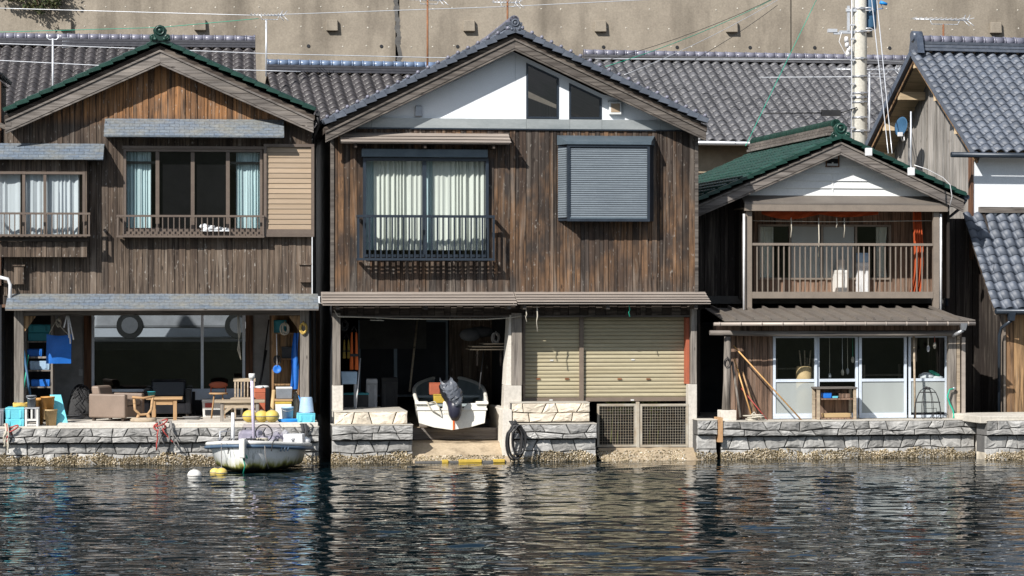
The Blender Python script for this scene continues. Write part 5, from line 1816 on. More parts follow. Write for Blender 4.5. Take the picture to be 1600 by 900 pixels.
MB().box(wx - .04, wx - .001, -1.14, -1.0, .6, lz0 + .1).build('corner_post', M['alu_bal'], h4)
b = MB()
n = 10
for k in range(n):
    y0, y1 = -1.1 + 1.1 * k / n, -1.1 + 1.1 * (k + 1) / n
    b.hexa([(wx + .01 - .006 * (k % 2), y0, .6), (wx + .06, y0, .6), (wx + .06, y1, .6), (wx + .01 - .006 * (k % 2), y1, .6)], [(wx + .01 - .006 * (k % 2), y0, lz0 + .1 + (lz1 - lz0) * k / n), (wx + .06, y0, lz0 + .1 + (lz1 - lz0) * k / n), (wx + .06, y1, lz0 + .1 + (lz1 - lz0) * (k + 1) / n), (wx + .01 - .006 * (k % 2), y1, lz0 + .1 + (lz1 - lz0) * (k + 1) / n)], random.random())
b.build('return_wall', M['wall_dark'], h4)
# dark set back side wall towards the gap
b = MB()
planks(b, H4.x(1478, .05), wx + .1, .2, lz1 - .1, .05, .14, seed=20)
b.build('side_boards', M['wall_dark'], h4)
rubble(H4g, 'stone_seawall', 'grey rubble seawall at the far right edge below the orange board wall', 1543, 1700, 657, -1.45, seed=8)
zq4 = H4g.z(650, -1.3, 1560)
dock(H4g, 1532, 1700, -1.40, 0.0, zq4, m='conc', h=.12)
# ================================================================ pole, antennas, wires
PF = Frame(1343, 8.6, 8.0)
up = thing('utility_pole', 'concrete utility pole with blue transformer and brackets behind the green-roofed boathouse', 'utility pole', PF, (0, 0, .6))
zt = 14.0
MB().tube([(0, 0, 0), (0, 0, zt)], [.175, .13], 20).build('pole_shaft', M['pole'], up)
for py, r in ((14, .155), (50, .155), (92, .16), (120, .16), (146, .16), (153, .16), (160, .16), (184, .16), (205, .165)):
    z = PF.z(py) - .6
    b = MB().tube([(0, 0, z - .02), (0, 0, z + .02)], r + .005, 16)
    b.box(-.03, .03, -r - .05, -r + .02, z - .025, z + .025)
    b.build('pole_band', M['steel'], up)
x = PF.x(1336) - .10
b = MB().tube([(x - .02, -.14, -.3 + .4), (x + .0, -.14, zt - 1)], .014, 6)
for py in (40, 62, 95, 132, 150, 170, 200):
    z = PF.z(py) - .6
    b.box(x - .03, x + .06, -.16, -.1, z - .015, z + .015)
b.build('riser_pipe', M['steel_light'], up)
tz0, tz1 = PF.z(44) - .6, PF.z(-10) - .6
tx = PF.x(1361)
b = MB()
b.lathe([(.0, 0), (.14, .0), (.15, .04), (.15, tz1 - tz0 - .05), (.12, tz1 - tz0), (0, tz1 - tz0)], (tx + .0, .12, tz0), 16)
b.build('transformer', M['blue_box'], up)
b = MB()
for py in (17, 49):
    z = PF.z(py) - .6
    b.tube([(0, -.12, z), (tx - .05, -.1, z), (tx + .04, -.06, z + .03), (tx - .05, -.1, z + .06), (.1, -.13, z + .05)], .014, 6)
b.build('bracket', M['steel_light'], up)
b = MB()
z = PF.z(51) - .6
b.box(PF.x(1310), PF.x(1334), -.1, -.02, z - .03, z + .03)
b.box(PF.x(1292), PF.x(1306), -.12, -.02, z - .01, z + .06)
b.box(PF.x(1301), PF.x(1311), -.1, -.04, z - .05, z - .005)
xx = PF.x(1324)
b.box(xx - .025, xx + .025, -.1, -.05, z, PF.z(10) - .6)
b.box(xx - .05, xx + .2, -.12, -.06, PF.z(19) - .6, PF.z(15) - .6)
b.build('cross_arm', M['steel_light'], up)
b = MB()
for px, py in ((1320, 62), (1321, 70), (1324, 77), (1322, 84)):
    xx, _, z = PF.p(px, py)
    b.tube([(xx, -.12, z - .6 - .06), (xx, -.12, z - .6 + .05)], [.05, .035], 10)
b.tube([(PF.x(1313), -.1, PF.z(52) - .6), (PF.x(1309), -.1, PF.z(66) - .6), (PF.x(1318), -.1, PF.z(84) - .6), (PF.x(1333), -.1, PF.z(88) - .6)], .008, 6)
b.build('insulator', M['white_pvc'], up)
b = MB()
b.tube([(PF.x(1375), 0, PF.z(3) - .6), (PF.x(1386), 0, PF.z(6) - .6)], [.04, .03], 8)
b.tube([(PF.x(1375), 0, PF.z(3) - .6), (PF.x(1382), .1, PF.z(12) - .6), (PF.x(1366), .1, PF.z(14) - .6)], .01, 6)
b.build('bushing', M['blue_bright'], up)
for px0, px1, py in ((1280, 1309, 178),):
    X0, X1 = PF.x(px0), PF.x(px1)
    z = PF.z(py) - .6
    b = MB().box(X0, X1, -.24, -.14, z - .06, z + .06)
    b.tube([(X0 - 1.2, -.19, z - .02), (X0, -.19, z)], .014, 6)
    b.tube([(X1, -.19, z), (-.1, -.16, z + .12)], .014, 6)
    b.build('splice_case', M['black'], up)

def antenna(label, fr, d, px, pyb, pyt, boom, els, m='steel_light', lean=0.0, mm=None):
    """mast from pyb to pyt at px; boom = (px0, px1, py); els = number of cross rods, pointing along the view"""
    x, _, z0 = fr.p(px, pyb, d)
    z1 = fr.z(pyt, d, px)
    t = thing('tv_antenna', label, 'antenna', fr, (x, d, z0), 'television antennas on the roofs')
    MB().tube([(0, 0, -.5), (lean, 0, z1 - z0)], .022, 8).build('mast', M[mm or m], t)
    if boom:
        a, c, zb_ = fr.x(boom[0], d) - x, fr.x(boom[1], d) - x, fr.z(boom[2], d, px) - z0
        b = MB().tube([(a, 0, zb_), (c, 0, zb_)], .014, 6)
        for k in range(els):
            xx = a + (c - a) * k / max(1, els - 1)
            l = .22 if k < els * .7 else .36
            b.tube([(xx, -l * .8, zb_ + .02), (xx, l * .8, zb_ + .02)], .007, 5)
        for s in (-1, 1):
            b.tube([(c - .02, 0, zb_), (c + .08, s * .1, zb_ + s * .12)], .008, 5)
            b.tube([(c - .1, 0, zb_), (c - .02, s * .1, zb_ + s * .12)], .008, 5)
        b.tube([(a + (c - a) * .3, 0, zb_), (a + (c - a) * .32, 0, zb_ - .09), (a + (c - a) * .8, 0, zb_ - .09), (a + (c - a) * .84, 0, zb_)], .01, 6)
        b.build('boom', M[m], t)
    return t
antenna('forked antenna mast on the dark tiled roof at the left', RBa, 2.0, 82.5, 140, 60, None, 0)
tt = bpy.data.objects.get('tv_antenna')
bq = MB()
zq = RBa.z(62, 2.0, 82) - RBa.z(140, 2.0, 82)
bq.tube([(-.12, 0, zq + .12), (-.12, 0, zq + .04), (-.08, 0, zq), (.08, 0, zq), (.12, 0, zq + .04), (.12, 0, zq + .12)], .016, 6)
for k in range(4):
    bq.tube([(.22, -.2, zq + .02 - .07 * k), (.5 - .05 * k, .2, zq + .06 - .07 * k)], .008, 5)
bq.build('fork', M['steel_light'], tt)
antenna('white antenna mast with many rods beside the left end of the steel blue ridge', RBb, 1.8, 416, 84, 30, (392, 444, 24), 11)
antenna('rust red mast with antenna, in front of the retaining wall above the blue ridge', RBb, 1.6, 668, 100, -8, (640, 694, 0), 10, mm='rust')
antenna('rusty antenna mast rising behind the centre gable ornament', RBb, 1.0, 793, 45, -12, (770, 812, 4), 9, mm='rust')
antenna('white antenna and mast right beside the utility pole', RBc, 0.5, 1358.5, 215, 112, (1305, 1405, 109), 14)
antenna('horizontal antenna above the blue-grey ridge at the far right', H4, 3.4, 1474, 62, 38, (1428, 1513, 31), 12, mm='rust')

# satellite dish on the far right gable
x, _, z = H4.p(1410, 198, 3.2)
sd_ = thing('satellite_dish', 'blue-grey satellite dish on an arm beside the far right gable', 'satellite dish', H4, (x, 3.2, z))
rt_ = Matrix.Rotation(R(-72), 3, 'Z') @ Matrix.Rotation(R(80), 3, 'X')
b = MB().lathe([(.0, .0), (.08, .008), (.15, .026), (.19, .042), (.195, .038), (.15, .018), (.08, -.002), (0, -.01)], (0, 0, 0), 24, rt_)
b.build('dish', M['blue_box'], sd_)
b = MB()
b.tube([(.03, 0, -.1), (.0, -.1, -.28), (-.12, -.3, -.3), (-.22, -.45, -.2)], .014, 6)
b.box(-.27, -.19, -.5, -.42, -.22, -.14)
b.tube([(.05, .05, 0), (.2, .15, 0), (.2, .15, -.9)], .02, 6)
b.build('dish_arm', M['white_pvc'], sd_)

def wire(label, pts, r=.008, m='steel_light', sag=.0):
    """pts: (px, py, Y) world depth"""
    P = []
    for px, py, Y in pts:
        k = (Y - CAMY)
        P.append(Vector(((px - 800) / F * k, Y, CAMZ - (py - 450) / F * k)))
    Q = []
    for a, c in zip(P[:-1], P[1:]):
        for i in range(8):
            t = i / 8
            q = a.lerp(c, t)
            q.z -= sag * 4 * t * (1 - t)
            Q.append(q)
    Q.append(P[-1])
    o0 = Q[0].copy()
    return tag(MB().tube([q - o0 for q in Q], r, 5).build('overhead_wire', M[m], None, loc=o0), label, 'wire', 'overhead wires')
wire('white wire crossing the retaining wall, tied to the antenna mast', [(-30, 12, 15), (400, 24, 14), (800, 10, 14.5), (1080, -4, 15)], .009)
wire('green wire sloping up to the antenna mast over the left roof', [(-30, 51, 12), (250, 43, 12), (404, 29, 12)], .007, 'green_hose')
wire('upper white cable across the left dark tiles', [(-30, 67, 9), (250, 77, 9), (420, 84, 9), (760, 92, 9.5)], .010)
wire('lower white cable across the left dark tiles', [(-30, 93, 8), (170, 103, 8), (470, 112, 8)], .009)
wire('uppermost thin dark wire rising right over the centre roof', [(955, 92, 9), (1220, -8, 13)], .006, 'black', .1)
wire('green wire rising right over the centre roof', [(946, 104, 9), (1215, -5, 13)], .007, 'green_hose', .1)
wire('pale wire rising right over the grey tiles', [(975, 117, 9), (1235, -12, 13)], .006, 'steel_light', .1)
wire('thin dark wire falling to the middle of the centre roof edge', [(1010, 132, 8), (1215, 8, 12)], .006, 'black', .1)
wire('turquoise wire from the green ridge end up past the grey ridge', [(1165, 228, 7.5), (1278, -5, 12)], .007, 'green_hose')
wire('left guy wire slanting down right of the utility pole', [(1361, -10, 8.4), (1388, 240, 5.5)], .010)
wire('right guy wire slanting down right of the utility pole', [(1369, -10, 8.4), (1394, 240, 5.5)], .010)
wire('service cable along the grey tiles behind the utility pole', [(1186, 121, 12), (1340, 120, 10.5), (1405, 121, 11)], .010)
wire('upper white lead along the grey ridge to the utility pole', [(930, 92, 13.6), (1335, 93, 10), (1415, 97, 13)], .010)
# ================================================================ things on the dock of the left boathouse
def spot(fr, px0, px1, pyt, d, zf):
    """footprint from the photograph: centre x, width, height above the floor"""
    a, c = fr.x(px0, d), fr.x(px1, d)
    return (a + c) / 2, c - a, fr.z(pyt, d, (px0 + px1) / 2) - zf

def crate(fr, px0, px1, pyt, d, zf, dep, m, label, cat='crate', name='crate', lid=None, ribs=True, group=None, h=None):
    x, w, hh = spot(fr, px0, px1, pyt, d, zf)
    h = h or hh
    t = thing(name, label, cat, fr, (x, d + dep / 2, zf), group)
    b = MB()
    b.taper(0, 0, 0, h * .86, w * .93, dep * .93, w * .98, dep * .98)
    if ribs:
        for s in (-1, 1):
            b.box(s * w * .3 - .02, s * w * .3 + .02, -dep * .5, -dep * .46, .02, h * .8)
            b.box(-w * .5, -w * .46, s * dep * .28 - .02, s * dep * .28 + .02, .02, h * .8)
    b.build('tub', M[m], t, bevel=.01)
    b = MB()
    b.taper(0, 0, h * .861, h, w, dep, w * .97, dep * .97)
    b.build('lid', M[lid or m], t, bevel=.008)
    return t, x, w, h

def bucket(fr, px0, px1, pyt, d, zf, m, label, name='bucket', up=True, handle='steel', h=None, cat='bucket', taper=.8, group=None):
    x, w, hh = spot(fr, px0, px1, pyt, d, zf)
    h = h or hh
    r = w / 2
    t = thing(name, label, cat, fr, (x, d + r, zf), group)
    r0, r1 = (r * taper, r) if up else (r, r * taper)
    if up:
        prof = [(r0, 0), (r0 + (r1 - r0) * .9, h * .9), (r1 * 1.03, h * .9), (r1 * 1.03, h), (r1 * .93, h), (r1 * .9, h * .85), (r0 * .9, .02), (0, .02)]
    else:
        prof = [(r0 * 1.03, 0), (r0 * 1.03, h * .08), (r0 * .97, h * .09), (r1, h * .97), (r1 * .9, h), (0, h)]
    MB().lathe(prof, n=22).build('tub', M[m], t)
    if handle:
        z = h * .93 if up else h * .06
        P = [Vector((r * 1.03 * math.cos(a), -.01 + (-r * .9 * math.sin(a) if True else 0), z - r * .55 * math.sin(a) * (1 if up else -.02))) for a in np.linspace(0, math.pi, 12)]
        MB().tube(P, .006, 5).build('handle', M[handle], t)
    return t

zd = ZF1 - .045
# stacked cyan boxes at the left
crate(H1, 8, 38, 656, -.62, zd, .5, 'cyan', 'flat cyan fish box at the bottom of the stack beside the slatted stand', 'fish box', 'fish_box', h=.12)
crate(H1, 8, 38, 637, -.62, zd + .121, .5, 'cyan', 'cyan fish box with lid, topmost of its stack beside the slatted stand', 'fish box', 'fish_box')
crate(H1, -22, 6, 640, -.6, zd, .5, 'grey_pl', 'grey plastic box cut by the left edge of the photo', 'box', 'plastic_box')
x, w, h = spot(H1, 39, 60, 637, -.66, zd)
t = thing('slatted_stand', 'pale plastic stand with arched slots carrying a grey bucket', 'stand', H1, (x, -.52, zd))
b = MB()
for sx in (-1, 1):
    for sy in (-1, 1):
        b.box(sx * w * .5 - (.035 if sx > 0 else 0), sx * w * .5 + (0 if sx > 0 else .035), sy * .13 - .018, sy * .13 + .018, 0, h * .93)
b.box(-.016, .016, -.145, -.115, h * .4, h * .93)
b.box(-w / 2 + .036, w / 2 - .036, -.145, -.115, h * .28, h * .4)
b.box(-w / 2 + .036, w / 2 - .036, -.145, -.115, h * .04, h * .12)
b.build('leg_frame', M['straw'] if False else M['white_paint'], t, bevel=.005)
MB().box(-w / 2 - .01, w / 2 + .01, -.16, .16, h * .935, h).build('top', M['lgrey_pl'], t, bevel=.008)
bucket(H1, 41, 56, 618, -.64, zd + h, 'grey_pl', 'grey bucket standing on the pale slatted stand')
t = thing('rope_coil', 'yellow rope coil on top of the cyan fish boxes', 'rope', H1, (H1.x(33, -.4), -.38, H1.z(637, -.62, 25)))
b = MB()
for k in range(3):
    b.tube([(.13 * math.cos(a), .10 * math.sin(a), .02 + .02 * k + .01 * math.sin(3 * a)) for a in np.linspace(0, 6.283, 18)[:-1]], .013, 6, closed=True)
b.build('rope', M['rope_y'], t)
x, w, h = spot(H1, 62, 84, 620, -.45, zd)
bucket(H1, 69, 89, 640, -.5, zd, 'straw', 'straw coloured tub on the dock under the amber bucket', 'tub', True, None, cat='tub')
hh = H1.z(640, -.5, 75) - zd
bucket(H1, 63, 85, 620, -.48, zd + hh + .002, 'amber', 'amber bucket stacked on the straw coloured tub', up=True, handle=None)
bucket(H1, 55, 68, 622, -.15, zd, 'amber', 'brown bucket half hidden behind the amber bucket', 'bucket', True, None)
t = thing('leaning_board', 'cyan foam boards leaning beside the amber bucket', 'board', H1, (H1.x(97, -.3), -.25, zd))
b = MB()
h = H1.z(617, -.2, 95) - zd
b.hexa([(-.12, -.1, 0), (.11, -.1, 0), (.11, -.05, 0), (-.12, -.05, 0)], [(-.22, .12, h), (-.03, .12, h), (-.03, .17, h), (-.22, .17, h)])
b.hexa([(-.05, .0, 0), (.06, .0, 0), (.06, .04, 0), (-.05, .04, 0)], [(-.24, .18, h * .93), (-.08, .18, h * .93), (-.08, .22, h * .93), (-.24, .22, h * .93)])
b.build('panel', M['cyan'], t, bevel=.005)
# pile of dark net
def heap(fr, px0, px1, pyt, d, zf, dep, m, label, seed, strands=150, name='net_pile', cat='net'):
    x, w, h = spot(fr, px0, px1, pyt, d, zf)
    t = thing(name, label, cat, fr, (x, d + dep / 2, zf))
    rg = random.Random(seed)
    b = MB()
    rows = []
    for i in range(11):
        ph = math.pi / 2 * i / 10
        row = []
        for k in range(25):
            a = 2 * math.pi * k / 24
            q = 1 + .12 * math.sin(3 * a + seed) + rg.uniform(-.05, .05)
            row.append((w / 2 * math.cos(a) * math.cos(ph) * q, dep / 2 * math.sin(a) * math.cos(ph) * q, h * .92 * math.sin(ph) ** .8 * (1 + rg.uniform(-.04, .04))))
        row[-1] = row[0]
        rows.append(row)
    b.grid(rows)
    o = b.build('net', M[m], t)
    b = MB()
    for _ in range(strands):
        a0, da = rg.uniform(0, 6.28), rg.uniform(.8, 2.4)
        tilt, ro = rg.uniform(-.5, .5), rg.uniform(.9, 1.06)
        P = []
        for k in range(10):
            a = a0 + da * k / 9
            ph = .75 + .65 * math.sin(a * 1.0 + tilt * 6)
            ph = max(0.02, min(1.5, ph))
            P.append((w / 2 * math.cos(a) * math.cos(ph) * ro, dep / 2 * math.sin(a) * math.cos(ph) * ro, h * math.sin(ph) ** .8 * ro))
        b.tube(P, .006, 4, rnd=rg.random())
    b.build('net_cord', M[m] if m != 'net' else M['black'], o)
    return t
heap(H1, 104, 146, 604, .6, ZF1, .6, 'net', 'dark coiled net heaped left of the brown armchair', 3)

# shelf rack at the left with boxes
def rack(fr, px0, px1, pyt, d, zf, levels, dep, m, label, name='shelf_rack'):
    x, w, h = spot(fr, px0, px1, pyt, d, zf)
    t = thing(name, label, 'shelf', fr, (x, d + dep / 2, zf))
    for sx in (-1, 1):
        for sy in (-1, 1):
            MB().box(sx * w / 2 - .018, sx * w / 2 + .018, sy * dep / 2 - .018, sy * dep / 2 + .018, 0, h).build('upright', M[m], t)
    for lv in levels:
        z = fr.z(lv, d, (px0 + px1) / 2) - zf
        MB().box(-w / 2 + .019, w / 2 - .019, -dep / 2 + .0, dep / 2, z - .025, z).build('shelf', M[m], t)
    return t, x, w
rack(H1, 40, 81, 488, .75, ZF1, (533, 578, 604), .45, 'wood_grey_v', 'open shelf rack with teal boxes behind the left post of the left boathouse')
zsh = [H1.z(v, .75, 60) + .001 for v in (533, 578, 604)]
crate(H1, 43, 79, 519, .78, zsh[0], .36, 'teal', 'lower teal box on the upper shelf of the left rack', 'box', 'storage_box')
crate(H1, 43, 79, 507, .78, H1.z(519, .78, 60) + .002, .36, 'teal', 'upper teal box on the upper shelf of the left rack', 'box', 'storage_box')
crate(H1, 42, 66, 544, .78, H1.z(557, .78, 60), .36, 'blue', 'blue box on the middle of the left rack', 'box', 'storage_box', h=.13)
MB().box(H1.x(41, .75), H1.x(80, .75), .76, 1.2, H1.z(560, .75, 60), H1.z(557, .75, 60) - .001).build('middle_shelf', M['wood_grey_v'], bpy.data.objects['shelf_rack']).matrix_parent_inverse = Matrix.Translation((-H1.x(60.5, .75), -(.75 + .225), -ZF1))
crate(H1, 46, 78, 564, .78, zsh[1], .36, 'lblue', 'pale blue-grey box on the lower shelf of the left rack', 'box', 'storage_box')
crate(H1, 48, 78, 590, .78, zsh[2], .36, 'blue', 'blue tray on the lowest shelf of the left rack', 'tray', 'tray', h=.12)
crate(H1, 52, 66, 617, .7, ZF1, .3, 'lgrey_pl', 'white tub under the left rack', 'tub', 'tub', h=.22, ribs=False)
bucket(H1, 66, 78, 612, .72, ZF1, 'straw', 'straw basket under the left rack', 'basket', cat='basket', h=.26)
# blue bag hanging
x, w, h = spot(H1, 72, 111, 522, .36, H1.z(568, .36, 90))
t = thing('hanging_bag', 'square blue bag hanging below the pent roof at the left', 'bag', H1, (x, .36, H1.z(568, .36, 90)))
rows = []
for i in range(9):
    rows.append([(-w / 2 + w * k / 10 + .01 * i / 8, -.02 - .05 * math.sin(math.pi * k / 10) * math.sin(math.pi * i / 9 + .3), h * i / 8 - .03 * math.sin(math.pi * k / 10) * (i == 8)) for k in range(11)])
bq = MB().grid(rows)
rows = [[(p[0], -p[1] * 1.2 + .02, p[2]) for p in r] for r in rows]
bq.grid(rows, flip=True)
bq.build('bag_body', M['blue'], t)
b = MB()
b.tube([(-w * .4, 0, h * .97), (-.05, .02, h + .22), (w * .4, 0, h * .97)], .008, 5)
b.build('bag_cord', M['rope_w'], t)
t = thing('gaff_bundle', 'white plastic rods hanging beside the blue bag', 'rod', H1, (H1.x(106, .1), .06, H1.z(492, .1, 106)))
b = MB()
for k, (px, py) in enumerate(((110, 537), (115, 531), (100, 512), (108, 528))):
    x_, _, z_ = H1.p(px, py, .05)
    b.tube([(0.0, 0, .05), (x_ - H1.x(106, .1), -.02 * k, z_ - H1.z(492, .1, 106))], .013, 6)
b.build('rods', M['white_pvc'], t)

# armchair and sofa
def armchair(fr, px0, px1, pyt, d, zf, dep, turn, label, m='leather'):
    x, w, h = spot(fr, px0, px1, pyt, d, zf)
    w *= .9
    t = thing('armchair', label, 'armchair', fr, (x, d + dep / 2, zf), turn=turn)
    MB().box(-w / 2 + .1, w / 2 - .1, -dep / 2 + .02, dep / 2 - .1, .07, .26).build('base', M[m], t, bevel=.015)
    for s in (-1, 1):
        MB().box(s * w / 2 - (.11 if s > 0 else 0), s * w / 2 + (0 if s > 0 else .11), -dep / 2, dep / 2, .06, h * .78).build('armrest', M[m], t, bevel=.025)
    MB().box(-w / 2 + .115, w / 2 - .115, -dep / 2 + .01, dep / 2 - .2, .265, .38).build('seat_cushion', M[m], t, bevel=.035)
    MB().hexa([(-w / 2 + .115, dep / 2 - .2, .27), (w / 2 - .115, dep / 2 - .2, .27), (w / 2 - .115, dep / 2 - .02, .27), (-w / 2 + .115, dep / 2 - .02, .27)], [(-w / 2 + .115, dep / 2 - .12, h), (w / 2 - .115, dep / 2 - .12, h), (w / 2 - .115, dep / 2 + .03, h), (-w / 2 + .115, dep / 2 + .03, h)]).build('backrest', M[m], t, bevel=.035)
    b = MB()
    for sx in (-1, 1):
        for sy in (-1, 1):
            b.box(sx * (w / 2 - .07) - .025, sx * (w / 2 - .07) + .025, sy * (dep / 2 - .07) - .025, sy * (dep / 2 - .07) + .025, 0, .065)
    b.build('foot', M['beam_dark'], t)
armchair(H1, 146, 216, 604, -.05, ZF1, .72, 62, 'taupe leather armchair turned sideways on the dock of the left boathouse')
armchair(H1, 220, 303, 596, 1.15, ZF1, .75, 0, 'black vinyl sofa in the shade behind the tan bench table', 'black_gloss')

def table(fr, px0, px1, pyt, d, zf, dep, top, leg, label, name='table', cat='table', tt=.04, lw=.06, apron=True, splay=0.0, brace=False):
    x, w, h = spot(fr, px0, px1, pyt, d, zf)
    t = thing(name, label, cat, fr, (x, d + dep / 2, zf))
    MB().box(-w / 2, w / 2, -dep / 2, dep / 2, h - tt, h).build('tabletop', M[top], t, bevel=.006)
    for sx in (-1, 1):
        for sy in (-1, 1):
            cx_, cy_ = sx * (w / 2 - .13), sy * (dep / 2 - .06)
            b = MB().bar((cx_ + sx * splay, cy_, 0), (cx_, cy_, h - tt - .001), lw, lw)
            b.build('leg', M[leg], t)
    if apron:
        for sy in (-1, 1):
            MB().box(-w / 2 + .17, w / 2 - .17, sy * (dep / 2 - .06) - .015, sy * (dep / 2 - .06) + .015, h - tt - .09, h - tt - .002).build('apron', M[top], t)
    if brace:
        for sx in (-1, 1):
            MB().bar((sx * (w / 2 - .13), -dep / 2 + .06, h * .35), (sx * (w / 2 - .36), -dep / 2 + .06, h - tt - .01), .035, .05).build('brace', M[top], t)
    return t, x, w, h
table(H1, 228, 285, 621, .25, ZF1, .45, 'wood_tan', 'wood_tan_v', 'low tan wooden bench table in front of the dark sofa')
table(H1, 335, 414, 626, -.35, ZF1, .55, 'wood_pale', 'wood_grey_v', 'weathered pale wooden table behind the yellow floats', brace=True)
bucket(H1, 230, 243, 613, .3, H1.z(621, .25, 250), 'teal', 'small teal plant pot on the tan bench table', 'plant_pot', True, None, cat='pot', h=.1)
# rustic stool of bent branches
x, w, h = spot(H1, 206, 241, 621, -.35, ZF1)
t = thing('branch_stool', 'rustic stool of bent branches between armchair and tan bench table', 'stool', H1, (x, -.2, ZF1))
b = MB()
b.tube([(-w * .5, -.02, h), (0, -.04, h * .96), (w * .5, 0, h * 1.03)], .022, 8)
b.tube([(-w * .42, 0, h), (-w * .38, 0, h * .5), (-w * .15, .02, h * .28), (w * .2, .02, h * .3), (w * .36, 0, h * .5), (w * .42, .0, h * 1.03)], .024, 8)
b.tube([(-w * .2, .0, h * .28), (-w * .3, -.02, .04)], .03, 8)
b.tube([(w * .2, .0, h * .28), (w * .3, -.02, .04)], .03, 8)
b.build('branch_frame', M['wood_tan'], t)
b = MB().lathe([(.22, 0), (.23, .03), (.2, .07), (0, .07)], (0, .05, 0), 14, sy=.7)
b.build('foot_slab', M['wood_pale'], t)
# chairs
def slat_chair(fr, px0, px1, pyt, pys, d, zf, turn, m, label):
    x, w, h = spot(fr, px0, px1, pyt, d, zf)
    hs = fr.z(pys, d, (px0 + px1) / 2) - zf
    t = thing('slat_chair', label, 'chair', fr, (x, d + .2, zf), turn=turn)
    MB().box(-w / 2, w / 2, -.2, .2, hs - .035, hs).build('seat', M[m], t, bevel=.008)
    for sx in (-1, 1):
        MB().bar((sx * (w / 2 - .03), -.18, 0), (sx * (w / 2 - .03), -.18, hs - .036), .032).build('leg', M[m], t)
        MB().bar((sx * (w / 2 - .03), .2, 0), (sx * (w / 2 - .03), .22, h), .032).build('leg', M[m], t)
    b = MB()
    b.box(-w / 2, w / 2, .195, .24, h - .05, h + .01)
    for k in range(5):
        xx = -w / 2 + .08 + (w - .16) * k / 4
        b.bar((xx, .2, hs), (xx, .215, h - .05), .02)
    b.build('backrest', M[m], t)
slat_chair(H1, 362, 397, 593, 622, .3, ZF1, -8, 'wood_pale', 'pale wooden chair with slatted back behind the weathered table')
x, w, h = spot(H1, 330, 352, 598, .75, ZF1)
t = thing('stool_chair', 'small brown chair with rounded top rail before the white stove box', 'chair', H1, (x, .9, ZF1))
hs = .45
MB().lathe([(0, hs - .03), (.16, hs - .03), (.17, hs - .015), (.16, hs), (0, hs)], n=18).build('seat', M['wood_tan'], t)
for a in (.8, 2.35, 3.9, 5.5):
    MB().tube([(.1 * math.cos(a), .1 * math.sin(a), hs - .03), (.17 * math.cos(a), .17 * math.sin(a), 0)], .014, 6).build('leg', M['wood_tan_v'], t)
b = MB()
b.tube([(-.13, .12, hs), (-.13, .16, h - .06)], .012, 6)
b.tube([(.13, .12, hs), (.13, .16, h - .06)], .012, 6)
b.ball((0, .16, h - .05), .17, .02, .06)
b.build('backrest', M['rust_paint'], t)
# white stove box with red label
t, x, w, h = crate(H1, 315, 381, 624, 1.25, ZF1, .4, 'white_paint', 'low white cabinet with red label under the glass wall', 'cabinet', 'cabinet', ribs=False)
MB().box(-w * .42, -w * .22, -.206, -.2, h * .55, h * .8).build('red_label', M['red'], t)
MB().box(-w * .42, w * .42, -.206, -.199, h * .12, h * .42).build('opening', M['inside_dark'], t)
crate(H1, 397, 415, 607, .6, ZF1, .35, 'rust_paint', 'red-brown wooden box behind the pale table and the white pole', 'box', 'wooden_box', ribs=False)
t = thing('plastic_sheet', 'crumpled clear plastic on the red-brown wooden box', 'plastic sheet', H1, (H1.x(406, .6), .75, H1.z(607, .6, 406)))
b = MB()
rg = random.Random(5)
for _ in range(6): b.ball((rg.uniform(-.1, .1), rg.uniform(-.1, .1), .02), rg.uniform(.05, .09), .07, .03, 9, 5)
b.build('sheet', M['white_net'], t)
# right shelf unit with things
t, sx_, sw_ = rack(H1, 426, 466, 486, .55, ZF1, (520, 560, 600), .45, 'wood_orange', 'tan wooden shelf unit at the right end of the left dock', 'shelf_unit')
MB().box(-sw_ / 2 + .02, sw_ / 2 - .02, .2, .22, 0, H1.z(488, .55, 446) - ZF1).build('back_panel', M['wood_orange'], t)
zs1, zs2 = H1.z(520, .55, 446), H1.z(560, .55, 446)
crate(H1, 425, 448, 500, .6, zs1 + .001, .3, 'teal', 'teal tub with cords on the top shelf of the tan unit', 'tub', 'tub')
crate(H1, 440, 458, 542, .6, zs2 + .001, .3, 'net', 'dark green can on the middle shelf of the tan unit', 'can', 'can', ribs=False)
def oar(fr, p0, d0, p1, d1, r, m, label, name='pole', cat='pole'):
    a, c = Vector(fr.p(*p0, d0)), Vector(fr.p(*p1, d1))
    t = MB().tube([Vector((0, 0, 0)), c - a], r, 8).build(name, M[m], None)
    t.location = fr.w(a); t.rotation_euler = (0, 0, fr.th)
    return tag(t, label, cat)
oar(H1, (402, 640), .9, (420, 500), 1.7, .012, 'black', 'thin dark rod leaning at the grey wall beside the tan unit', 'fishing_rod', 'rod')
oar(H1, (399, 640), .8, (416, 548), 1.6, .02, 'black', 'dark oar leaning low beside the tan unit', 'oar', 'oar')
oar(H1, (49, 630), .2, (37, 548), .5, .022, 'blue_box', 'dark blue pole leaning against the left post', 'pole', 'pole')
oar(H1, (37, 610), .2, (44, 555), .55, .012, 'green_hose', 'green cane leaning beside the left post', 'cane', 'cane')
t = thing('dip_net', 'round blue dip net hanging before the tan unit', 'net', H1, (H1.x(433, .4), .4, H1.z(577, .4, 433)))
b = MB().lathe([(0, -.02), (.05, -.015), (.075, .01), (.07, .016), (.04, -.005), (0, -.008)], n=18, rot=Matrix.Rotation(R(80), 3, 'X'))
b.build('net_bowl', M['blue'], t)
MB().tube([(0, 0, .06), (-.01, 0, .62)], .01, 6).build('handle', M['white_pvc'], t)
t = thing('rolled_sheet', 'blue tarpaulin hanging behind the right post of the left boathouse', 'tarpaulin', H1, (H1.x(461, .34), .32, H1.z(608, .34, 460)))
b = MB()
h = H1.z(520, .2, 460) - H1.z(608, .2, 460)
rows = []
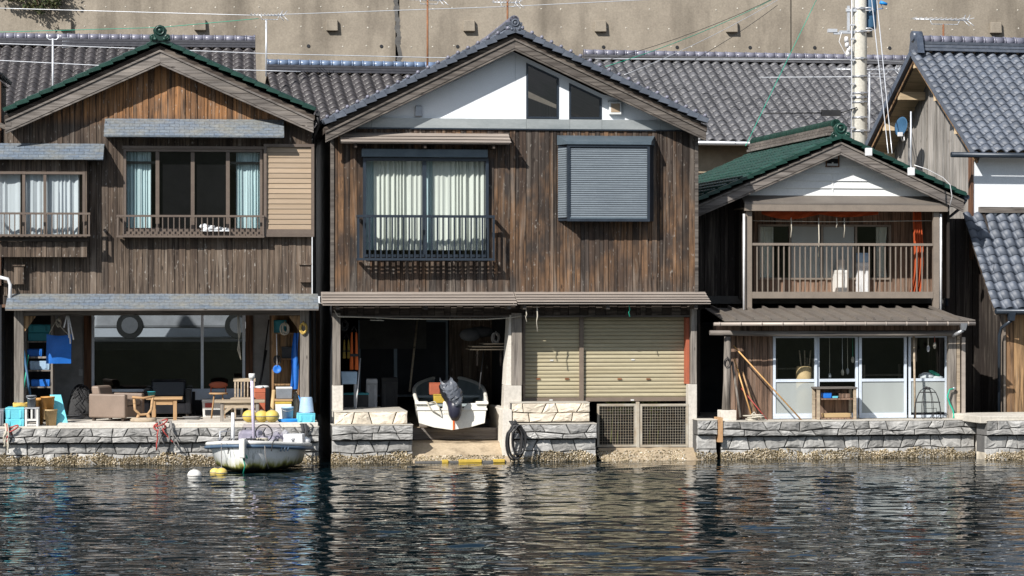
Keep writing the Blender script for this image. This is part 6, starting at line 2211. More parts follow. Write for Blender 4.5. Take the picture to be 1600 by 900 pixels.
for i in range(11):
    s = i / 10
    rows.append([(-.09 + .13 * k / 6 * (1.1 - .4 * s) + .06 * s + .012 * math.sin(7 * s + k), -.02 * math.sin(k * 1.7 + s * 3), h * s) for k in range(7)])
b.grid(rows)
b.build('tarpaulin', M['blue'], t)
# yellow and white cooler boxes, buckets, hose
t, x, w, h = crate(H1, 430, 456, 627, -.2, ZF1, .35, 'white_paint', 'white cool box with yellow rim and brown board on top', 'cool box', 'cool_box', lid='yellow_b', ribs=False)
crate(H1, 431, 457, 605, -.15, ZF1 + h + .04, .33, 'grey_pl', 'see-through grey tub with pale lid above the white cool box', 'tub', 'storage_tub', lid='white_paint', ribs=False)
MB().box(-w / 2 - .01, w / 2 + .01, -.18, .17, h + .001, h + .035).build('board', M['wood_tan'], t)
bucket(H1, 440, 459, 636, -.5, ZF1, 'lblue', 'pale blue bucket on the dock before the white cool box', taper=.85)
t = thing('hose', 'bright blue hose looped around the pale blue bucket', 'hose', H1, (H1.x(449, -.6), -.6, ZF1))
b = MB()
for k in range(3):
    b.tube([((.17 + .02 * k) * math.cos(a) + .03, .08 * math.sin(a), .015 + .015 * k) for a in np.linspace(0, 6.283, 20)[:-1]], .012, 6, closed=True)
b.tube([(.17, .02, .03), (.25, .03, .12), (.26, .1, .35), (.2, .12, .45), (.24, .15, .3)], .013, 6)
b.build('tube', M['blue_bright'], t)
t, x, w, h = crate(H1, 464, 493, 646, -.72, ZF1, .42, 'cyan', 'cyan fish box under the upturned bucket at the right dock corner', 'fish box', 'fish_box')
bucket(H1, 467, 491, 621, -.7, ZF1 + h, 'lblue', 'pale blue bucket upturned on the cyan fish box', up=False, taper=.78)
heap(H1, 455, 470, 614, .0, ZF1, .3, 'rope_w', 'pale rope bundle hung against the right post', 6, 25, 'rope_bundle', 'rope')
# dried bundle
oar(H1, (424, 650), -.1, (428, 610), .1, .035, 'straw', 'straw broom leaning beside the white cool box', 'broom', 'broom')
# yellow floats on the dock edge
def float_ball(fr, px, py, d, r, label, m='yellow', squash=.86, zf=None, group=None, world=None):
    x, _, z = fr.p(px, py, d)
    if zf is not None: z = zf + r * squash
    t = thing('float', label, 'float', fr, (x, d, z), group)
    MB().ball((0, 0, 0), r, r, r * squash, 18, 12).build('shell', M[m], t)
    b = MB()
    b.lathe([(r * .2, r * squash * .9), (r * .22, r * squash * 1.06), (r * .1, r * squash * 1.08)], n=10)
    b.tube([(r * 1.0 * math.cos(a), r * 1.0 * math.sin(a), 0) for a in np.linspace(0, 6.283, 20)[:-1]], r * .06, 5, closed=True)
    b.build('collar', M['rope_g'], t)
    return t
zf = ZF1
G = 'yellow floats along the edge of the left dock'
float_ball(H1, 390, 657, -.62, .125, 'yellow float at the left end of the row behind the boat pole', zf=zf, group=G)
float_ball(H1, 409, 658, -.62, .12, 'yellow float in the middle of the row on the dock edge', zf=zf, group=G)
float_ball(H1, 425, 659, -.65, .125, 'yellow float at the right end of the row on the dock edge', zf=zf, group=G)
# ropes draped over the seawall
def drape(fr, label, px, pyt, d, seed, m, n, spread, length, m2=None, name='mooring_rope'):
    x, _, z = fr.p(px, pyt, d)
    t = thing(name, label, 'rope', fr, (x, d, z))
    rg = random.Random(seed)
    for mm, cnt, nm in ((m, n, 'rope'), (m2, max(1, n // 3), 'rope_loop')):
        if not mm: continue
        b = MB()
        for k in range(cnt):
            xo = rg.uniform(-spread, spread) * .4
            xe = xo + rg.uniform(-.1, .3) * spread * 2
            ln = length * rg.uniform(.5, 1)
            P = [(xo - .05, .22, .03), (xo, .0, .06), (xo + .02, -.05, -.05)]
            for s in range(1, 7):
                P.append((xo + (xe - xo) * s / 6 + rg.uniform(-.02, .02), -.07 - rg.uniform(0, .04), -.05 - ln * s / 6))
            b.tube(P, rg.uniform(.009, .016), 6)
        if nm == 'rope_loop' or not m2:
            for k in range(2):
                c = (rg.uniform(-.1, .1), rg.uniform(-.02, .1), rg.uniform(-.06, .05))
                b.tube([(c[0] + .1 * math.cos(a), c[1] + .05 * math.sin(a), c[2] + .06 * math.sin(a + k)) for a in np.linspace(0, 6.283, 14)[:-1]], .013, 6, closed=True)
        b.build(nm, M[mm], t)
drape(H1, 'grey and red mooring ropes tangled over the seawall left of the moored boat', 258, 664, -.78, 4, 'rope_g', 6, .3, .42, 'red')
drape(H1, 'white and red rope hanging over the seawall at the far left', 11, 668, -.78, 5, 'rope_w', 4, .08, .42, 'red')
drape(H1, 'dark mooring rope hanging below the upturned bucket', 474, 668, -.78, 6, 'net', 7, .14, .4)
# hanging clear cord at the glass wall
t = thing('knotted_rope', 'knotted pale rope hanging before the glass wall', 'rope', H1, (H1.x(372, .3), .3, H1.z(488, .3, 372)))
b = MB()
for k in range(3):
    b.tube([(.01 * k - .01, 0, 0), (.02 * k, .01, -.35), (.012, .0, -.45 - .02 * k), (.03 - .02 * k, 0, -.65), (.05, 0, -.83)], .006, 5)
b.build('cord', M['rope_w'], t)
# things at the far left gap
b = MB()
x, _, z = H1.p(14, 444, .3)
t = thing('drain_pipe', 'white drain pipe bend at the far left corner of the left boathouse', 'pipe', H1, (H1.x(15, -.15), -.15, H1.z(480, -.15, 15)))
h = H1.z(436, -.15, 15) - H1.z(480, -.15, 15)
MB().tube([(0, 0, 0), (.01, 0, h * .8), (-.03, 0, h), (-.3, .0, h + .06)], .03, 10).build('pipe', M['white_pvc'], t)

# ================================================================ things in the centre boathouse
t = thing('work_sink', 'pale blue work sink on legs in the dark left side of the centre boathouse', 'sink', H2, (H2.x(546, .6), .85, .80))
w = .29
zt_ = H2.z(581, .6, 546) - .8
b = MB()
b.taper(0, 0, zt_ - .22, zt_, w * .9, .34, w, .4)
b.build('basin', M['lblue'], t, bevel=.012)
for sx in (-1, 1):
    for sy in (-1, 1):
        MB().box(sx * .12 - .015, sx * .12 + .015, sy * .15 - .015, sy * .15 + .015, 0, zt_ - .221).build('leg', M['steel'], t)
t = thing('tool_cabinet', 'low dark cabinet behind the left post of the centre boathouse', 'cabinet', H2, (H2.x(551, .9), 1.3, .80))
MB().box(-.3, .3, -.15, .2, 0, .3).build('body', M['net'], t, bevel=.01)
MB().box(-.31, .31, -.16, .21, .301, .33).build('top', M['teal'], t)
def jacket(fr, px, pyt, pyb, d, m, label, w=.14):
    x, _, zt = fr.p(px, pyt, d)
    zb = fr.z(pyb, d, px)
    t = thing('life_jacket', label, 'life jacket', fr, (x, d, zb), 'life jackets hanging on the left wall')
    b = MB()
    h = zt - zb
    for s in (-1, 1):
        b.hexa([(s * .01, -.05, 0), (s * (w + .01), -.05, 0), (s * (w + .01), .05, 0), (s * .01, .05, 0)][::s], [(s * .025, -.04, h), (s * w * .8, -.04, h * .97), (s * w * .8, .03, h * .97), (s * .025, .03, h)][::s])
    b.build('panel', M[m], t, bevel=.02)
    b = MB()
    b.box(-w, w, -.056, -.051, h * .35, h * .42)
    b.tube([(-.05, 0, h), (0, .02, h + .1), (.05, 0, h)], .012, 6)
    b.build('strap', M['black'], t)
jacket(H2, 553, 518, 578, .75, 'orange', 'orange life jacket hanging above the work sink', .07)
jacket(H2, 541, 530, 560, 1.0, 'yellow_b', 'yellow-orange life jacket behind the orange one', .06)
# back of the dark room: sliding doors and pale panes
b = MB()
bd_ = H2.x
DBK = 3.2
X0, X1, Z0, Z1 = H2.rect(560, 500, 700, 620, DBK)
fr_ = frame_rect(MB(), X0, X1, Z0, Z1, DBK, DBK + .05, .04)
xm_ = H2.x(618, DBK)
fr_.box(xm_ - .03, xm_ + .03, DBK - .01, DBK + .04, Z0 + .041, Z1 - .041)
sd2 = fr_.build('sliding_door', M['alu_slate'], h2)
MB().box(X0 + .041, X1 - .041, DBK + .01, DBK + .02, Z0 + .041, Z1 - .041).build('door_panel', M['inside_dark'], sd2)
X0, X1, Z0, Z1 = H2.rect(562, 500, 666, 545, DBK)
MB().box(X0, X1, DBK - .02, DBK - .012, Z0, Z1).build('pale_pane', M['inside'], sd2)
b = MB()
planks(b, H2.x(702, DBK), H2.x(790, DBK), .8, zb2 - .3, DBK, .16, seed=23)
b.build('inner_boards', M['wall_brown'], h2)
# rack with boards at the right
t = thing('wall_rack', 'wall rack with pale boards on the right side above the slip', 'rack', H2, (H2.x(762, .9), .9, H2.z(545, .9, 762)))
b = MB()
for k, (a, c, z) in enumerate(((-.34, .3, 0), (-.3, .28, .05), (-.1, .3, .10))):
    b.box(a, c, -.2, .5, z - .018, z)
b.build('boards', M['wood_pale'], t)
b = MB()
b.ball((-.3, .1, .25), .2, .1, .12, 10, 6)
b.ball((-.1, .15, .3), .25, .1, .1, 10, 6)
b.build('bundle', M['net'], t)
for x in (-.2, .22):
    MB().bar((x, -.1, -.3), (x, -.1, -.019), .03).build('bracket', M['beam_dark'], t)
oar(H2, (749, 608), .5, (756, 545), .9, .012, 'black', 'thin dark cane leaning right of the white skiff', 'cane', 'cane')
# rope along the header and hanging strings
t = thing('slack_rope', 'pale rope strung below the pent roof of the centre boathouse', 'rope', H2, (H2.x(660, -.12), -.12, H2.z(496, -.12, 660)))
x_ = lambda px: H2.x(px, -.12) - H2.x(660, -.12)
z_ = lambda py: H2.z(py, -.12, 660) - H2.z(496, -.12, 660)
b = MB()
b.tube([(x_(522), 0, z_(484)), (x_(528), 0, z_(494)), (x_(580), 0, z_(496)), (x_(620), 0, z_(498)), (x_(700), 0, z_(499)), (x_(760), 0, z_(499)), (x_(795), 0, z_(497)), (x_(815), 0, z_(494))], .011, 6)
b.tube([(x_(530), 0, z_(495)), (x_(585), -.01, z_(496)), (x_(600), -.01, z_(501)), (x_(578), -.02, z_(500))], .007, 5)
b.build('rope', M['rope_w'], t)
for px, py0, py1, m, lb in ((839, 478, 518, 'rope_w', 'pale string hanging before the narrow roller shutter'), (822, 484, 503, 'rope_w', 'short pale string hanging beside the centre post'), (983, 477, 495, 'green_hose', 'green string hanging before the wide roller shutter')):
    x, _, z = H2.p(px, py0, -.4)
    t = thing('hanging_string', lb, 'string', H2, (x, -.4, z))
    L_ = z - H2.z(py1, -.4, px)
    MB().tube([(0, 0, 0), (.01, 0, -L_ * .4), (-.005, .01, -L_ * .6), (.012, 0, -L_)], [.008, .012, .007, .01], 6).build('string', M[m], t)
# black hose loops at the slip corner
t = thing('hose_loops', 'black hose loops hanging over the seawall corner right of the boat slip', 'hose', H2, (H2.x(804, -.7), -.72, H2.z(664, -.7, 804)))
b = MB()
for k, (w_, h_) in enumerate(((.13, .60), (.11, .56), (.15, .58), (.08, .52), (.12, .5))):
    P = []
    for a in np.linspace(0, 6.283, 26)[:-1]:
        P.append((w_ * math.sin(a) * (1 if math.cos(a) < .6 else .7) + .02 * k - .02, -.03 * k - .02 * math.cos(a), -h_ / 2 + h_ / 2 * math.cos(a)))
    b.tube(P, .017, 8, closed=True)
b.build('hose', M['black'], t)
b = MB()
for k in range(5):
    b.tube([(.02 * k - .05, 0, .0), (.03 * k - .08, .1, .06), (.05, .2, .03)], .012, 6)
b.tube([(-.04, -.02, -.02), (.0, -.04, .09), (.05, -.02, -.01)], .02, 6)
b.build('lashing', M['net'], t)

# ================================================================ things in front of the balcony boathouse
GP = 'canes leaning on the brown plank panel'
oar(H3g, (1146, 540), -.05, (1252, 656), -.35, .013, 'bamboo', 'long bamboo cane slanting down across the first glazed door', 'cane', 'cane')
oar(H3g, (1144, 565), -.05, (1157, 652), -.3, .022, 'wood_grey_v', 'pale grey stake leaning beside the log post', 'stake', 'stake')
oar(H3g, (1147, 560), .0, (1176, 655), -.25, .014, 'bamboo', 'brown cane leaning on the plank panel beside the pale stake', 'cane', 'cane')
oar(H3g, (1157, 605), .0, (1199, 656), -.3, .010, 'red', 'thin red stick leaning on the plank panel', 'stick', 'stick')
oar(H3g, (1160, 580), .1, (1182, 652), -.2, .016, 'wood_orange', 'orange-brown lath leaning on the plank panel', 'lath', 'lath')
oar(H3g, (1428, 525), .0, (1430, 655), -.1, .02, 'wood_pale', 'upright pale pole standing before the right glazed door', 'pole', 'pole')
t = thing('rope_coil', 'pale rope heap on the seawall below the plank panel', 'rope', H3g, (H3g.x(1180, -.4), -.4, ZF3))
b = MB()
rg = random.Random(3)
for k in range(7):
    c = (rg.uniform(-.1, .1), rg.uniform(-.06, .06))
    b.tube([(c[0] + rg.uniform(.06, .12) * math.cos(a), c[1] + .06 * math.sin(a), .02 + .015 * k) for a in np.linspace(0, 6.283, 14)[:-1]], .012, 6, closed=True)
b.tube([(-.1, 0, .08), (-.02, 0, .16), (.05, 0, .06), (.2, -.05, .02)], .014, 6)
b.build('rope', M['rope_w'], t)
# small cabinet of pale boards
x, w, h = spot(H3g, 1279, 1336, 605, -.35, ZF3)
t = thing('open_cabinet', 'open wooden cabinet with boxes standing before the second glazed door', 'cabinet', H3g, (x, -.18, ZF3))
for sx in (-1, 1):
    for sy in (-1, 1):
        MB().box(sx * w / 2 - .025, sx * w / 2 + .025, sy * .15 - .02, sy * .15 + .02, 0, h - .031).build('leg', M['wood_pale'], t)
MB().box(-w / 2 - .04, w / 2 + .04, -.19, .19, h - .03, h).build('top', M['wood_grey'], t, bevel=.004)
for z in (h * .62, h * .03):
    MB().box(-w / 2 + .026, w / 2 - .026, -.14, .15, z, z + .025).build('shelf', M['wood_brown'], t)
MB().box(-w / 2 + .026, w / 2 - .026, .151, .165, 0, h - .031).build('back_panel', M['wood_brown'], t)
zz1 = ZF3 + h * .62 + .026
crate(H3g, 1287, 1300, 614, -.3, zz1, .2, 'blue', 'blue tin on the upper shelf of the open wooden cabinet', 'tin', 'tin', ribs=False)
crate(H3g, 1301, 1310, 619, -.3, zz1, .2, 'cyan', 'small pale cyan carton on the upper shelf of the open cabinet', 'carton', 'carton', ribs=False)
crate(H3g, 1311, 1329, 615, -.3, zz1, .22, 'wood_brown', 'brown wooden box on the upper shelf of the open cabinet', 'box', 'wooden_box', ribs=False)
crate(H3g, 1288, 1330, 646, -.3, ZF3 + h * .03 + .026, .22, 'straw', 'tan cardboard box on the bottom of the open cabinet', 'box', 'cardboard_box', ribs=False)
# wire fish trap
x, w, h = spot(H3g, 1430, 1474, 606, -.35, ZF3)
t = thing('fish_trap', 'domed wire fish trap standing on the seawall before the right glazed door', 'fish trap', H3g, (x, -.25, ZF3))
b = MB()
def dome(a, s):
    return (w / 2 * math.cos(a) * math.sin(s) ** .8, .2 * math.sin(a) * math.sin(s) ** .8, h * math.cos(s))
for k in range(8):
    a = 2 * math.pi * k / 8 + .2
    b.tube([dome(a, s) for s in np.linspace(.08, math.pi / 2, 9)], .006, 5)
for s in (.55, 1.0, 1.55):
    b.tube([dome(a, s) for a in np.linspace(0, 6.283, 22)[:-1]], .006, 5, closed=True)
b.tube([(-.13, -.2, 0), (-.13, -.2, h * .36), (.1, -.2, h * .36), (.1, -.2, 0)], .006, 5)
b.build('wire_ribs', M['rust'] if False else M['black'], t)
b = MB()
for k in range(5): b.ball((random.uniform(-.04, .04), random.uniform(-.03, .03), h + random.uniform(-.02, .03)), .035, .03, .025, 8, 5)
b.build('knot', M['net'], t)
t = thing('hose', 'green garden hose hanging in loops beside the fish trap', 'hose', H3g, (H3g.x(1488, -.15), -.16, ZF3))
h = H3g.z(607, -.15, 1488) - ZF3
b = MB()
b.tube([(.03, .0, h), (-.06, -.02, h * .97), (-.1, -.02, h * .75), (-.06, -.02, h * .5), (.0, -.02, h * .3), (.02, -.02, h * .12), (-.0, -.05, .01)], .016, 8)
b.build('hose_tube', M['green_hose'], t)
MB().ball((.03, 0, h), .03, .02, .03).build('tap', M['steel'], t)
# behind the glass
t = thing('net_drum', 'pale yellow drum behind the first glazed door', 'drum', H3g, (H3g.x(1256, .42), .42, ZF3))
h = H3g.z(572, .42, 1256) - ZF3
MB().lathe([(.14, 0), (.14, h * .98), (.12, h), (0, h)], n=20).build('drum', M['straw'], t)
b = MB()
for x in (-.05, .02, .1): b.tube([(x, 0, h), (x * 1.4, .05, h + .28)], .012, 6)
b.build('sticks', M['wood_pale'], t)
for px, py0, py1, m, lb in ((1296, 525, 588, 'rope_w', 'left cord with hook hanging behind the second glazed door'), (1316, 525, 582, 'steel_light', 'thin steel cord with weight hanging behind the second glazed door'), (1324, 525, 580, 'rope_w', 'thick knotted cord hanging behind the second glazed door'), (1332, 525, 562, 'green_hose', 'green and white cord hanging at the right edge of the second glazed door'), (1450, 520, 545, 'rope_w', 'short pale tackle hanging before the right glazed door'), (1460, 520, 540, 'red', 'red and white float line hanging at the right glazed door')):
    dd = -.05 if px > 1400 else .5
    x, _, z = H3g.p(px, py0, dd)
    t = thing('hanging_tackle', lb, 'tackle', H3g, (x, dd, z), 'fishing tackle hanging at the glazed doors')
    L_ = z - H3g.z(py1, dd, px)
    MB().tube([(0, 0, .05), (0.005, 0, -L_)], .006, 5).build('cord', M[m], t)
    MB().ball((.005, 0, -L_), .03, .03, .06, 10, 6).build('weight', M['rope_w' if m != 'rope_w' else 'lgrey_pl'], t)
t = thing('hanging_cloth', 'dull pink cloth hanging behind the left side of the right glazed door', 'cloth', H3g, (H3g.x(1427, .4), .4, H3g.z(565, .4, 1427)))
h = H3g.z(524, .4, 1427) - H3g.z(565, .4, 1427)
MB().grid([[(-.07 + .14 * k / 6, .012 * math.sin(k * 2.0 + i), h * i / 5) for k in range(7)] for i in range(6)]).build('cloth', M['leather'], t)
t = thing('gloves', 'turquoise gloves over a pale bundle behind the right glazed door', 'gloves', H3g, (H3g.x(1456, .4), .4, H3g.z(592, .4, 1456)))
b = MB()
b.ball((.05, 0, .1), .12, .06, .035, 12, 6, rot=Matrix.Rotation(R(25), 3, 'Y'))
b.build('glove', M['green_hose'], t)
b = MB()
b.ball((-.08, .05, .04), .16, .1, .08, 12, 6)
b.ball((.1, .06, .02), .14, .1, .05, 12, 6)
b.build('bundle', M['white_net'], t)
heap(H3g, 1240, 1275, 625, 1.2, ZF3, .4, 'white_net', 'white plastic tub and gauze behind the first glazed door', 8, 10, 'gauze_heap', 'gauze')
rack(H3g, 1213, 1270, 560, 2.2, ZF3, (600, 575), .4, 'wood_grey_v', 'dim work shelf behind the first glazed door')
rack(H3g, 1350, 1415, 570, 2.2, ZF3, (605, 585), .4, 'wood_grey_v', 'dim work shelf behind the third glazed door')
# balcony: cloths, boxes, cords
zsf = zb + .02
t = thing('orange_banner', 'burnt orange cloth swagged under the balcony roof', 'cloth', H3, (H3.x(1250, .15), .15, zsf))
rows = []
for i in range(9):
    s = i / 8
    r_ = []
    for k in range(41):
        u = k / 40
        x = H3.x(1190 + (1372 - 1190) * u, .15) - H3.x(1250, .15)
        sag = .06 + .12 * abs(math.sin(u * 3.1 * 2.0)) ** 1.0 * (1.0 - .75 * u)
        r_.append((x, .02 * math.sin(u * 40 + s * 5), -s * sag - .005))
    rows.append(r_)
MB().grid(rows).build('swag', M['orange_cloth'], t)
t = thing('orange_banner', 'burnt orange cloth hanging down at the right end of the balcony', 'cloth', H3, (H3.x(1437, .1), .1, zr0 + .1))
h = zsf - zr0 - .1
rows = []
for i in range(13):
    s = i / 12
    rows.append([(-.10 + .2 * k / 16 * (1 - .25 * s) + .02 * math.sin(s * 5) - .1 * (1 - s) ** 3, .035 * math.sin(k * 1.5 + s * 2), h * s) for k in range(17)])
MB().grid(rows).build('hanging_fold', M['orange_cloth'], t)
for px, lb in ((1412, 'orange drape beside the back wall on the balcony'),):
    pass
zbf = zr0 + .092
crate(H3, 1340, 1359, 410, .8, zbf, .3, 'white_pvc', 'white box at the bottom of the stack on the balcony', 'box', 'white_box')
hb = H3.z(410, .8, 1350) - zbf
crate(H3, 1340, 1359, 395, .8, zbf + hb + .001, .3, 'lblue', 'pale box on top of the white box on the balcony', 'box', 'white_box', ribs=False)
crate(H3, 1306, 1325, 422, .7, zbf, .25, 'white_paint', 'low white tray on the balcony left of the white boxes', 'tray', 'tray', ribs=False)
bucket(H3, 1310, 1322, 405, .75, H3.z(422, .7, 1315) + .004, 'lgrey_pl', 'clear bottle on the low white tray of the balcony', 'bottle', True, None, cat='bottle', taper=.9)
t = thing('clothes_line', 'clothes line with pegs across the balcony opening', 'clothes line', H3, (H3.x(1180, .0), .0, H3.z(345, .0, 1180)))
x_ = lambda px: H3.x(px, .0) - H3.x(1180, .0)
MB().tube([(x_(1175), 0, 0), (x_(1300), 0, -.012), (x_(1458), 0, .015)], .006, 5).build('line', M['rope_w'], t)
for px, l in ((1236, .3), (1279, .65), (1319, .3), (1307, .12)):
    MB().tube([(x_(px), 0, .06), (x_(px) + .01, 0, -l * .5), (x_(px) - .005, 0, -l)], .010, 5).build('cord', M['rope_w'], t)
# ================================================================ boats
def loft(mb, secs, flip=False, cap=True):
    mb.grid(secs, flip=flip)
    return mb

def hull_sections(L, beam, zs, zk, n=18, bow=.32, chine=.45, tumble=0.0, flare=.8):
    """list of half sections from bow (0) to stern (1): keel, chine, sheer"""
    S = []
    for i in range(n + 1):
        t = i / n
        b = beam / 2 * min(1, (t / bow)) ** .55 if t < bow else beam / 2 * (1 - .1 * ((t - bow) / (1 - bow)) ** 2)
        b = max(b, .01)
        sheer = zs(t)
        keel = zk(t)
        ch = keel + (sheer - keel) * (chine if t > .12 else chine + (1 - t / .12) * .2)
        cb = b * flare * min(1, .35 + t * 1.6)
        S.append((t * L, b, cb, sheer, keel, ch))
    return S

# moored boat: blunt bow towards the camera
bt = thing('moored_boat', 'small white fishing boat with blue rim and algae stains moored below the left dock', 'boat', None, ((381 - 800) / F * 41.9, -3.1, 0.03), turn=-5)
L = 2.25
zs = lambda t: .465 - .13 * t + .05 * (1 - t) ** 3
zk = lambda t: -.12 + .28 * max(0, 1 - t / .22) ** 2.2
S = hull_sections(L, 1.72, zs, zk, 20, bow=.38, chine=.36, flare=.72)
def stem(y, z): return y - .28 * max(0, (z - .0)) * math.exp(-y / .25)
rows = []
for (y, b_, cb, sh, ke, ch) in S:
    r = []
    q = max(0.0, 1 - y / 1.5)
    pts = [(b_, sh), (b_ * .99, sh - .07), (b_ * .9, sh * .6 + .1 * (1 - q)), (b_ * .80, .09 * q + ch * .5 * (1 - q)), (b_ * .66, .0), (b_ * .42, .03 + .15 * q), (b_ * .2, .02 + .13 * q), (b_ * .06, min(ke + .06, .2)), (0, ke)]
    for x, z in pts: r.append((-x, stem(y, z), z))
    for x, z in pts[-2::-1]: r.append((x, stem(y, z), z))
    rows.append(r)
def hullmat():
    t = NT('stained_white_gelcoat')
    tc = t.n("ShaderNodeTexCoord")
    sp = t.n("ShaderNodeSeparateXYZ")
    t.l(tc.outputs['Object'], sp.inputs[0])
    n = t.noise(t.coord((4, 4, .8)), 1.0, 5, .65)
    n2 = t.noise(t.coord((12, 12, 1.5)), 1.0, 4, .7)
    zz = t.math('ADD', sp.outputs[2], t.math('MULTIPLY', t.math('SUBTRACT', n, .5), .42))
    c = t.ramp(zz, [(.02, (.012, .012, .008)), (.06, (.06, .06, .012)), (.10, (.26, .26, .07)), (.15, (.62, .62, .52)), (.22, (.78, .79, .78))])
    c = t.mix(t.ramp(n2, [(.56, 0), (.68, .6)]), c, (.09, .11, .08))
    t.bsdf(c, .4, 0, None, .5)
    return t.m
M['hull_stained'] = hullmat()
M['hull_rim'] = mat('faded_navy_rim', (.05, .09, .15), (.08, .12, .17), rough=.5)
hull = MB().grid(rows)
# transom
m = len(rows[-1])
hull.add(rows[-1], [tuple(range(m))])
ho = hull.build('hull', M['hull_stained'], bt)
b = MB()
for sg in (-1, 1):
    b.tube([(sg * (s[1] + .012), stem(s[0], s[3]), s[3] - .065) for s in S], .03, 8)
b.tube([(-S[-1][1], L, S[-1][3] - .065), (S[-1][1], L, S[-1][3] - .065)], .03, 8)
b.build('rubbing_strip', M['hull_rim'], bt)
b = MB()
for sg in (-1, 1):
    b.tube([(sg * (s[1] - .015), stem(s[0], s[3]), s[3] - .005) for s in S], .036, 8)
b.build('gunwale', M['white_paint'], bt)
dk = []
for (y, b_, cb, sh, ke, ch) in S:
    sink = 0.0 if y < L * .32 else -.2
    dk.append([(x * (b_ - .03), stem(y, sh) + .02, sh - .02 + sink * (1 if abs(x) < .9 else 0)) for x in (-1, -.9, -.5, 0, .5, .9, 1)])
MB().grid(dk, smooth=False).build('deck', M['lgrey_pl'], bt)
# windscreen console, boxes, pole, anchor clutter
b = MB()
b.taper(.05, 1.35, .25, .54, .62, .4, .5, .3)
b.build('console', M['lgrey_pl'], bt, bevel=.03)
b = MB()
rows = []
for i in range(6):
    s = i / 5
    rows.append([(.05 + (.42 - .1 * s) * math.sin(a), 1.22 - .16 * math.cos(a) + .1 * s, .5 + .26 * s) for a in np.linspace(-1.5, 1.5, 15)])
b.grid(rows)
M['acrylic'] = glass('violet_acrylic', (.78, .75, .82), 1.2)
b.build('windscreen', M['acrylic'], bt)
b = MB()
b.box(-.42, -.04, 1.5, 1.9, .34, .62)
b.build('engine_cover', mat('lilac_cover', (.36, .35, .40), rough=.7), bt, bevel=.05)
b = MB()
rg = random.Random(14)
b.grid([[(.10 + .52 * i / 14, 1.32 + .5 * j / 8, .36 + .30 * math.sin(math.pi * (i + .4) / 15) ** .6 * math.sin(math.pi * (j + .5) / 9) ** .4 * (.75 + .25 * math.sin(i * 1.1 + j)) + rg.uniform(-.012, .012)) for i in range(15)] for j in range(9)], smooth=False)
b.build('tarpaulin', mat('grey_violet_tarpaulin', (.36, .36, .39), rough=.6), bt)
b = MB().taper(.62, 1.35, .3, .58, .36, .3, .34, .28)
b.build('fish_box', M['white_pvc'], bt, bevel=.015)
b = MB().ball((.68, 1.95, .42), .14, .12, .08)
b.build('fender', M['white_pvc'], bt)
zt = 3 - (588 - 450) * 42.6 / 4050
b = MB().tube([(.05, .55, .45), (.0, .62, zt)], .028, 10)
b.build('mast', mat('lilac_pole', (.62, .56, .70), rough=.4), bt)
b = MB().tube([(.0, .62, zt), (.0, .62, zt + .03)], .036, 10)
b.tube([(.0, .62, zt + .03), (.0, .62, zt + .12)], .055, 12)
b.build('mast_lamp', M['white_paint'], bt)
b = MB()
b.tube([(-.36, .75, .4), (-.36, .75, .98)], .03, 8)
b.build('side_post', M['white_pvc'], bt)
b = MB()
b.box(-.05, .05, -.30, -.1, .25, .58)
b.build('bow_roller', M['white_paint'], bt, bevel=.02)
b = MB()
rg = random.Random(8)
for k in range(10):
    x0_ = rg.uniform(-.35, .5)
    b.tube([(x0_, .15, .56), (x0_ - .03, .02 + .1 * abs(x0_), .5), (x0_ + rg.uniform(-.08, .04), -.02 + .15 * abs(x0_), .5 - rg.uniform(.06, .2))], .010, 5)
b.build('bow_lines', M['net'], bt)
b = MB()
for k in range(4):
    c = (rg.uniform(-.2, .25), .2, .49)
    b.tube([(c[0] + .09 * math.cos(a), c[1] + .07 * math.sin(a), c[2] + .02 * k) for a in np.linspace(0, 6.283, 14)[:-1]], .012, 5, closed=True)
b.build('bow_coil', M['net'], bt)
b = MB()
b.tube([(-.02, -.16, .3), (.02, -.1, .12), (-.03, -.04, -.05)], .012, 5)
b.tube([(.03, -.2, .33), (.08, -.2, .24)], .014, 5)
b.build('green_line', M['green_hose'], bt)
b = MB()
for k in range(3):
    b.tube([(.58 + .05 * k, .34 + .05 * k, .40), (.56 + .05 * k, .33 + .05 * k, .33)], .013, 5)
b.build('hull_mark', M['hull_rim'], bt)
# mooring line and floats
def wpt(px, py, Y):
    k = Y - CAMY
    return Vector(((px - 800) / F * k, Y, CAMZ - (py - 450) / F * k))
def mline(a, c, r, m, label, sag=.0):
    Q = [a.lerp(c, i / 10) - Vector((0, 0, sag * 4 * (i / 10) * (1 - i / 10))) for i in range(11)]
    return tag(MB().tube([q - a for q in Q], r, 6).build('mooring_line', M[m], None, loc=a), label, 'rope')
mline(wpt(346, 692, -2.9), wpt(346, 736, -3.0), .008, 'rope_g', 'grey line from the moored boat down to the yellow floats')
mline(wpt(436, 663, -.9), wpt(470, 690, -1.1), .010, 'rope_g', 'dark line from the dock edge to the stern of the moored boat', .05)
FW = Frame(800, -3.2, 0)
def water_float(px, py, r, m, label):
    k = CAMZ / ((py - 450) / F)
    X, Y = (px - 800) / F * k, CAMY + k
    t = thing('float', label, 'float', None, (X, Y, r * .35), 'floats in the water by the moored boat')
    MB().ball((0, 0, 0), r, r, r * .85, 18, 12).build('shell', M[m], t)
    b = MB()
    b.tube([(r * math.cos(a), r * math.sin(a), 0) for a in np.linspace(0, 6.283, 20)[:-1]], r * .07, 5, closed=True)
    b.lathe([(r * .2, r * .78), (r * .2, r * .95), (r * .08, r * .97)], n=10)
    b.build('collar', M['rope_g'], t)
water_float(304, 747, .115, 'white_paint', 'white float in the water at the left of the moored boat')
water_float(336, 741, .085, 'yellow', 'yellow float in the water, left one of the pair by the bow')
water_float(346, 742, .095, 'yellow', 'yellow float with dark band in the water, right one of the pair by the bow')

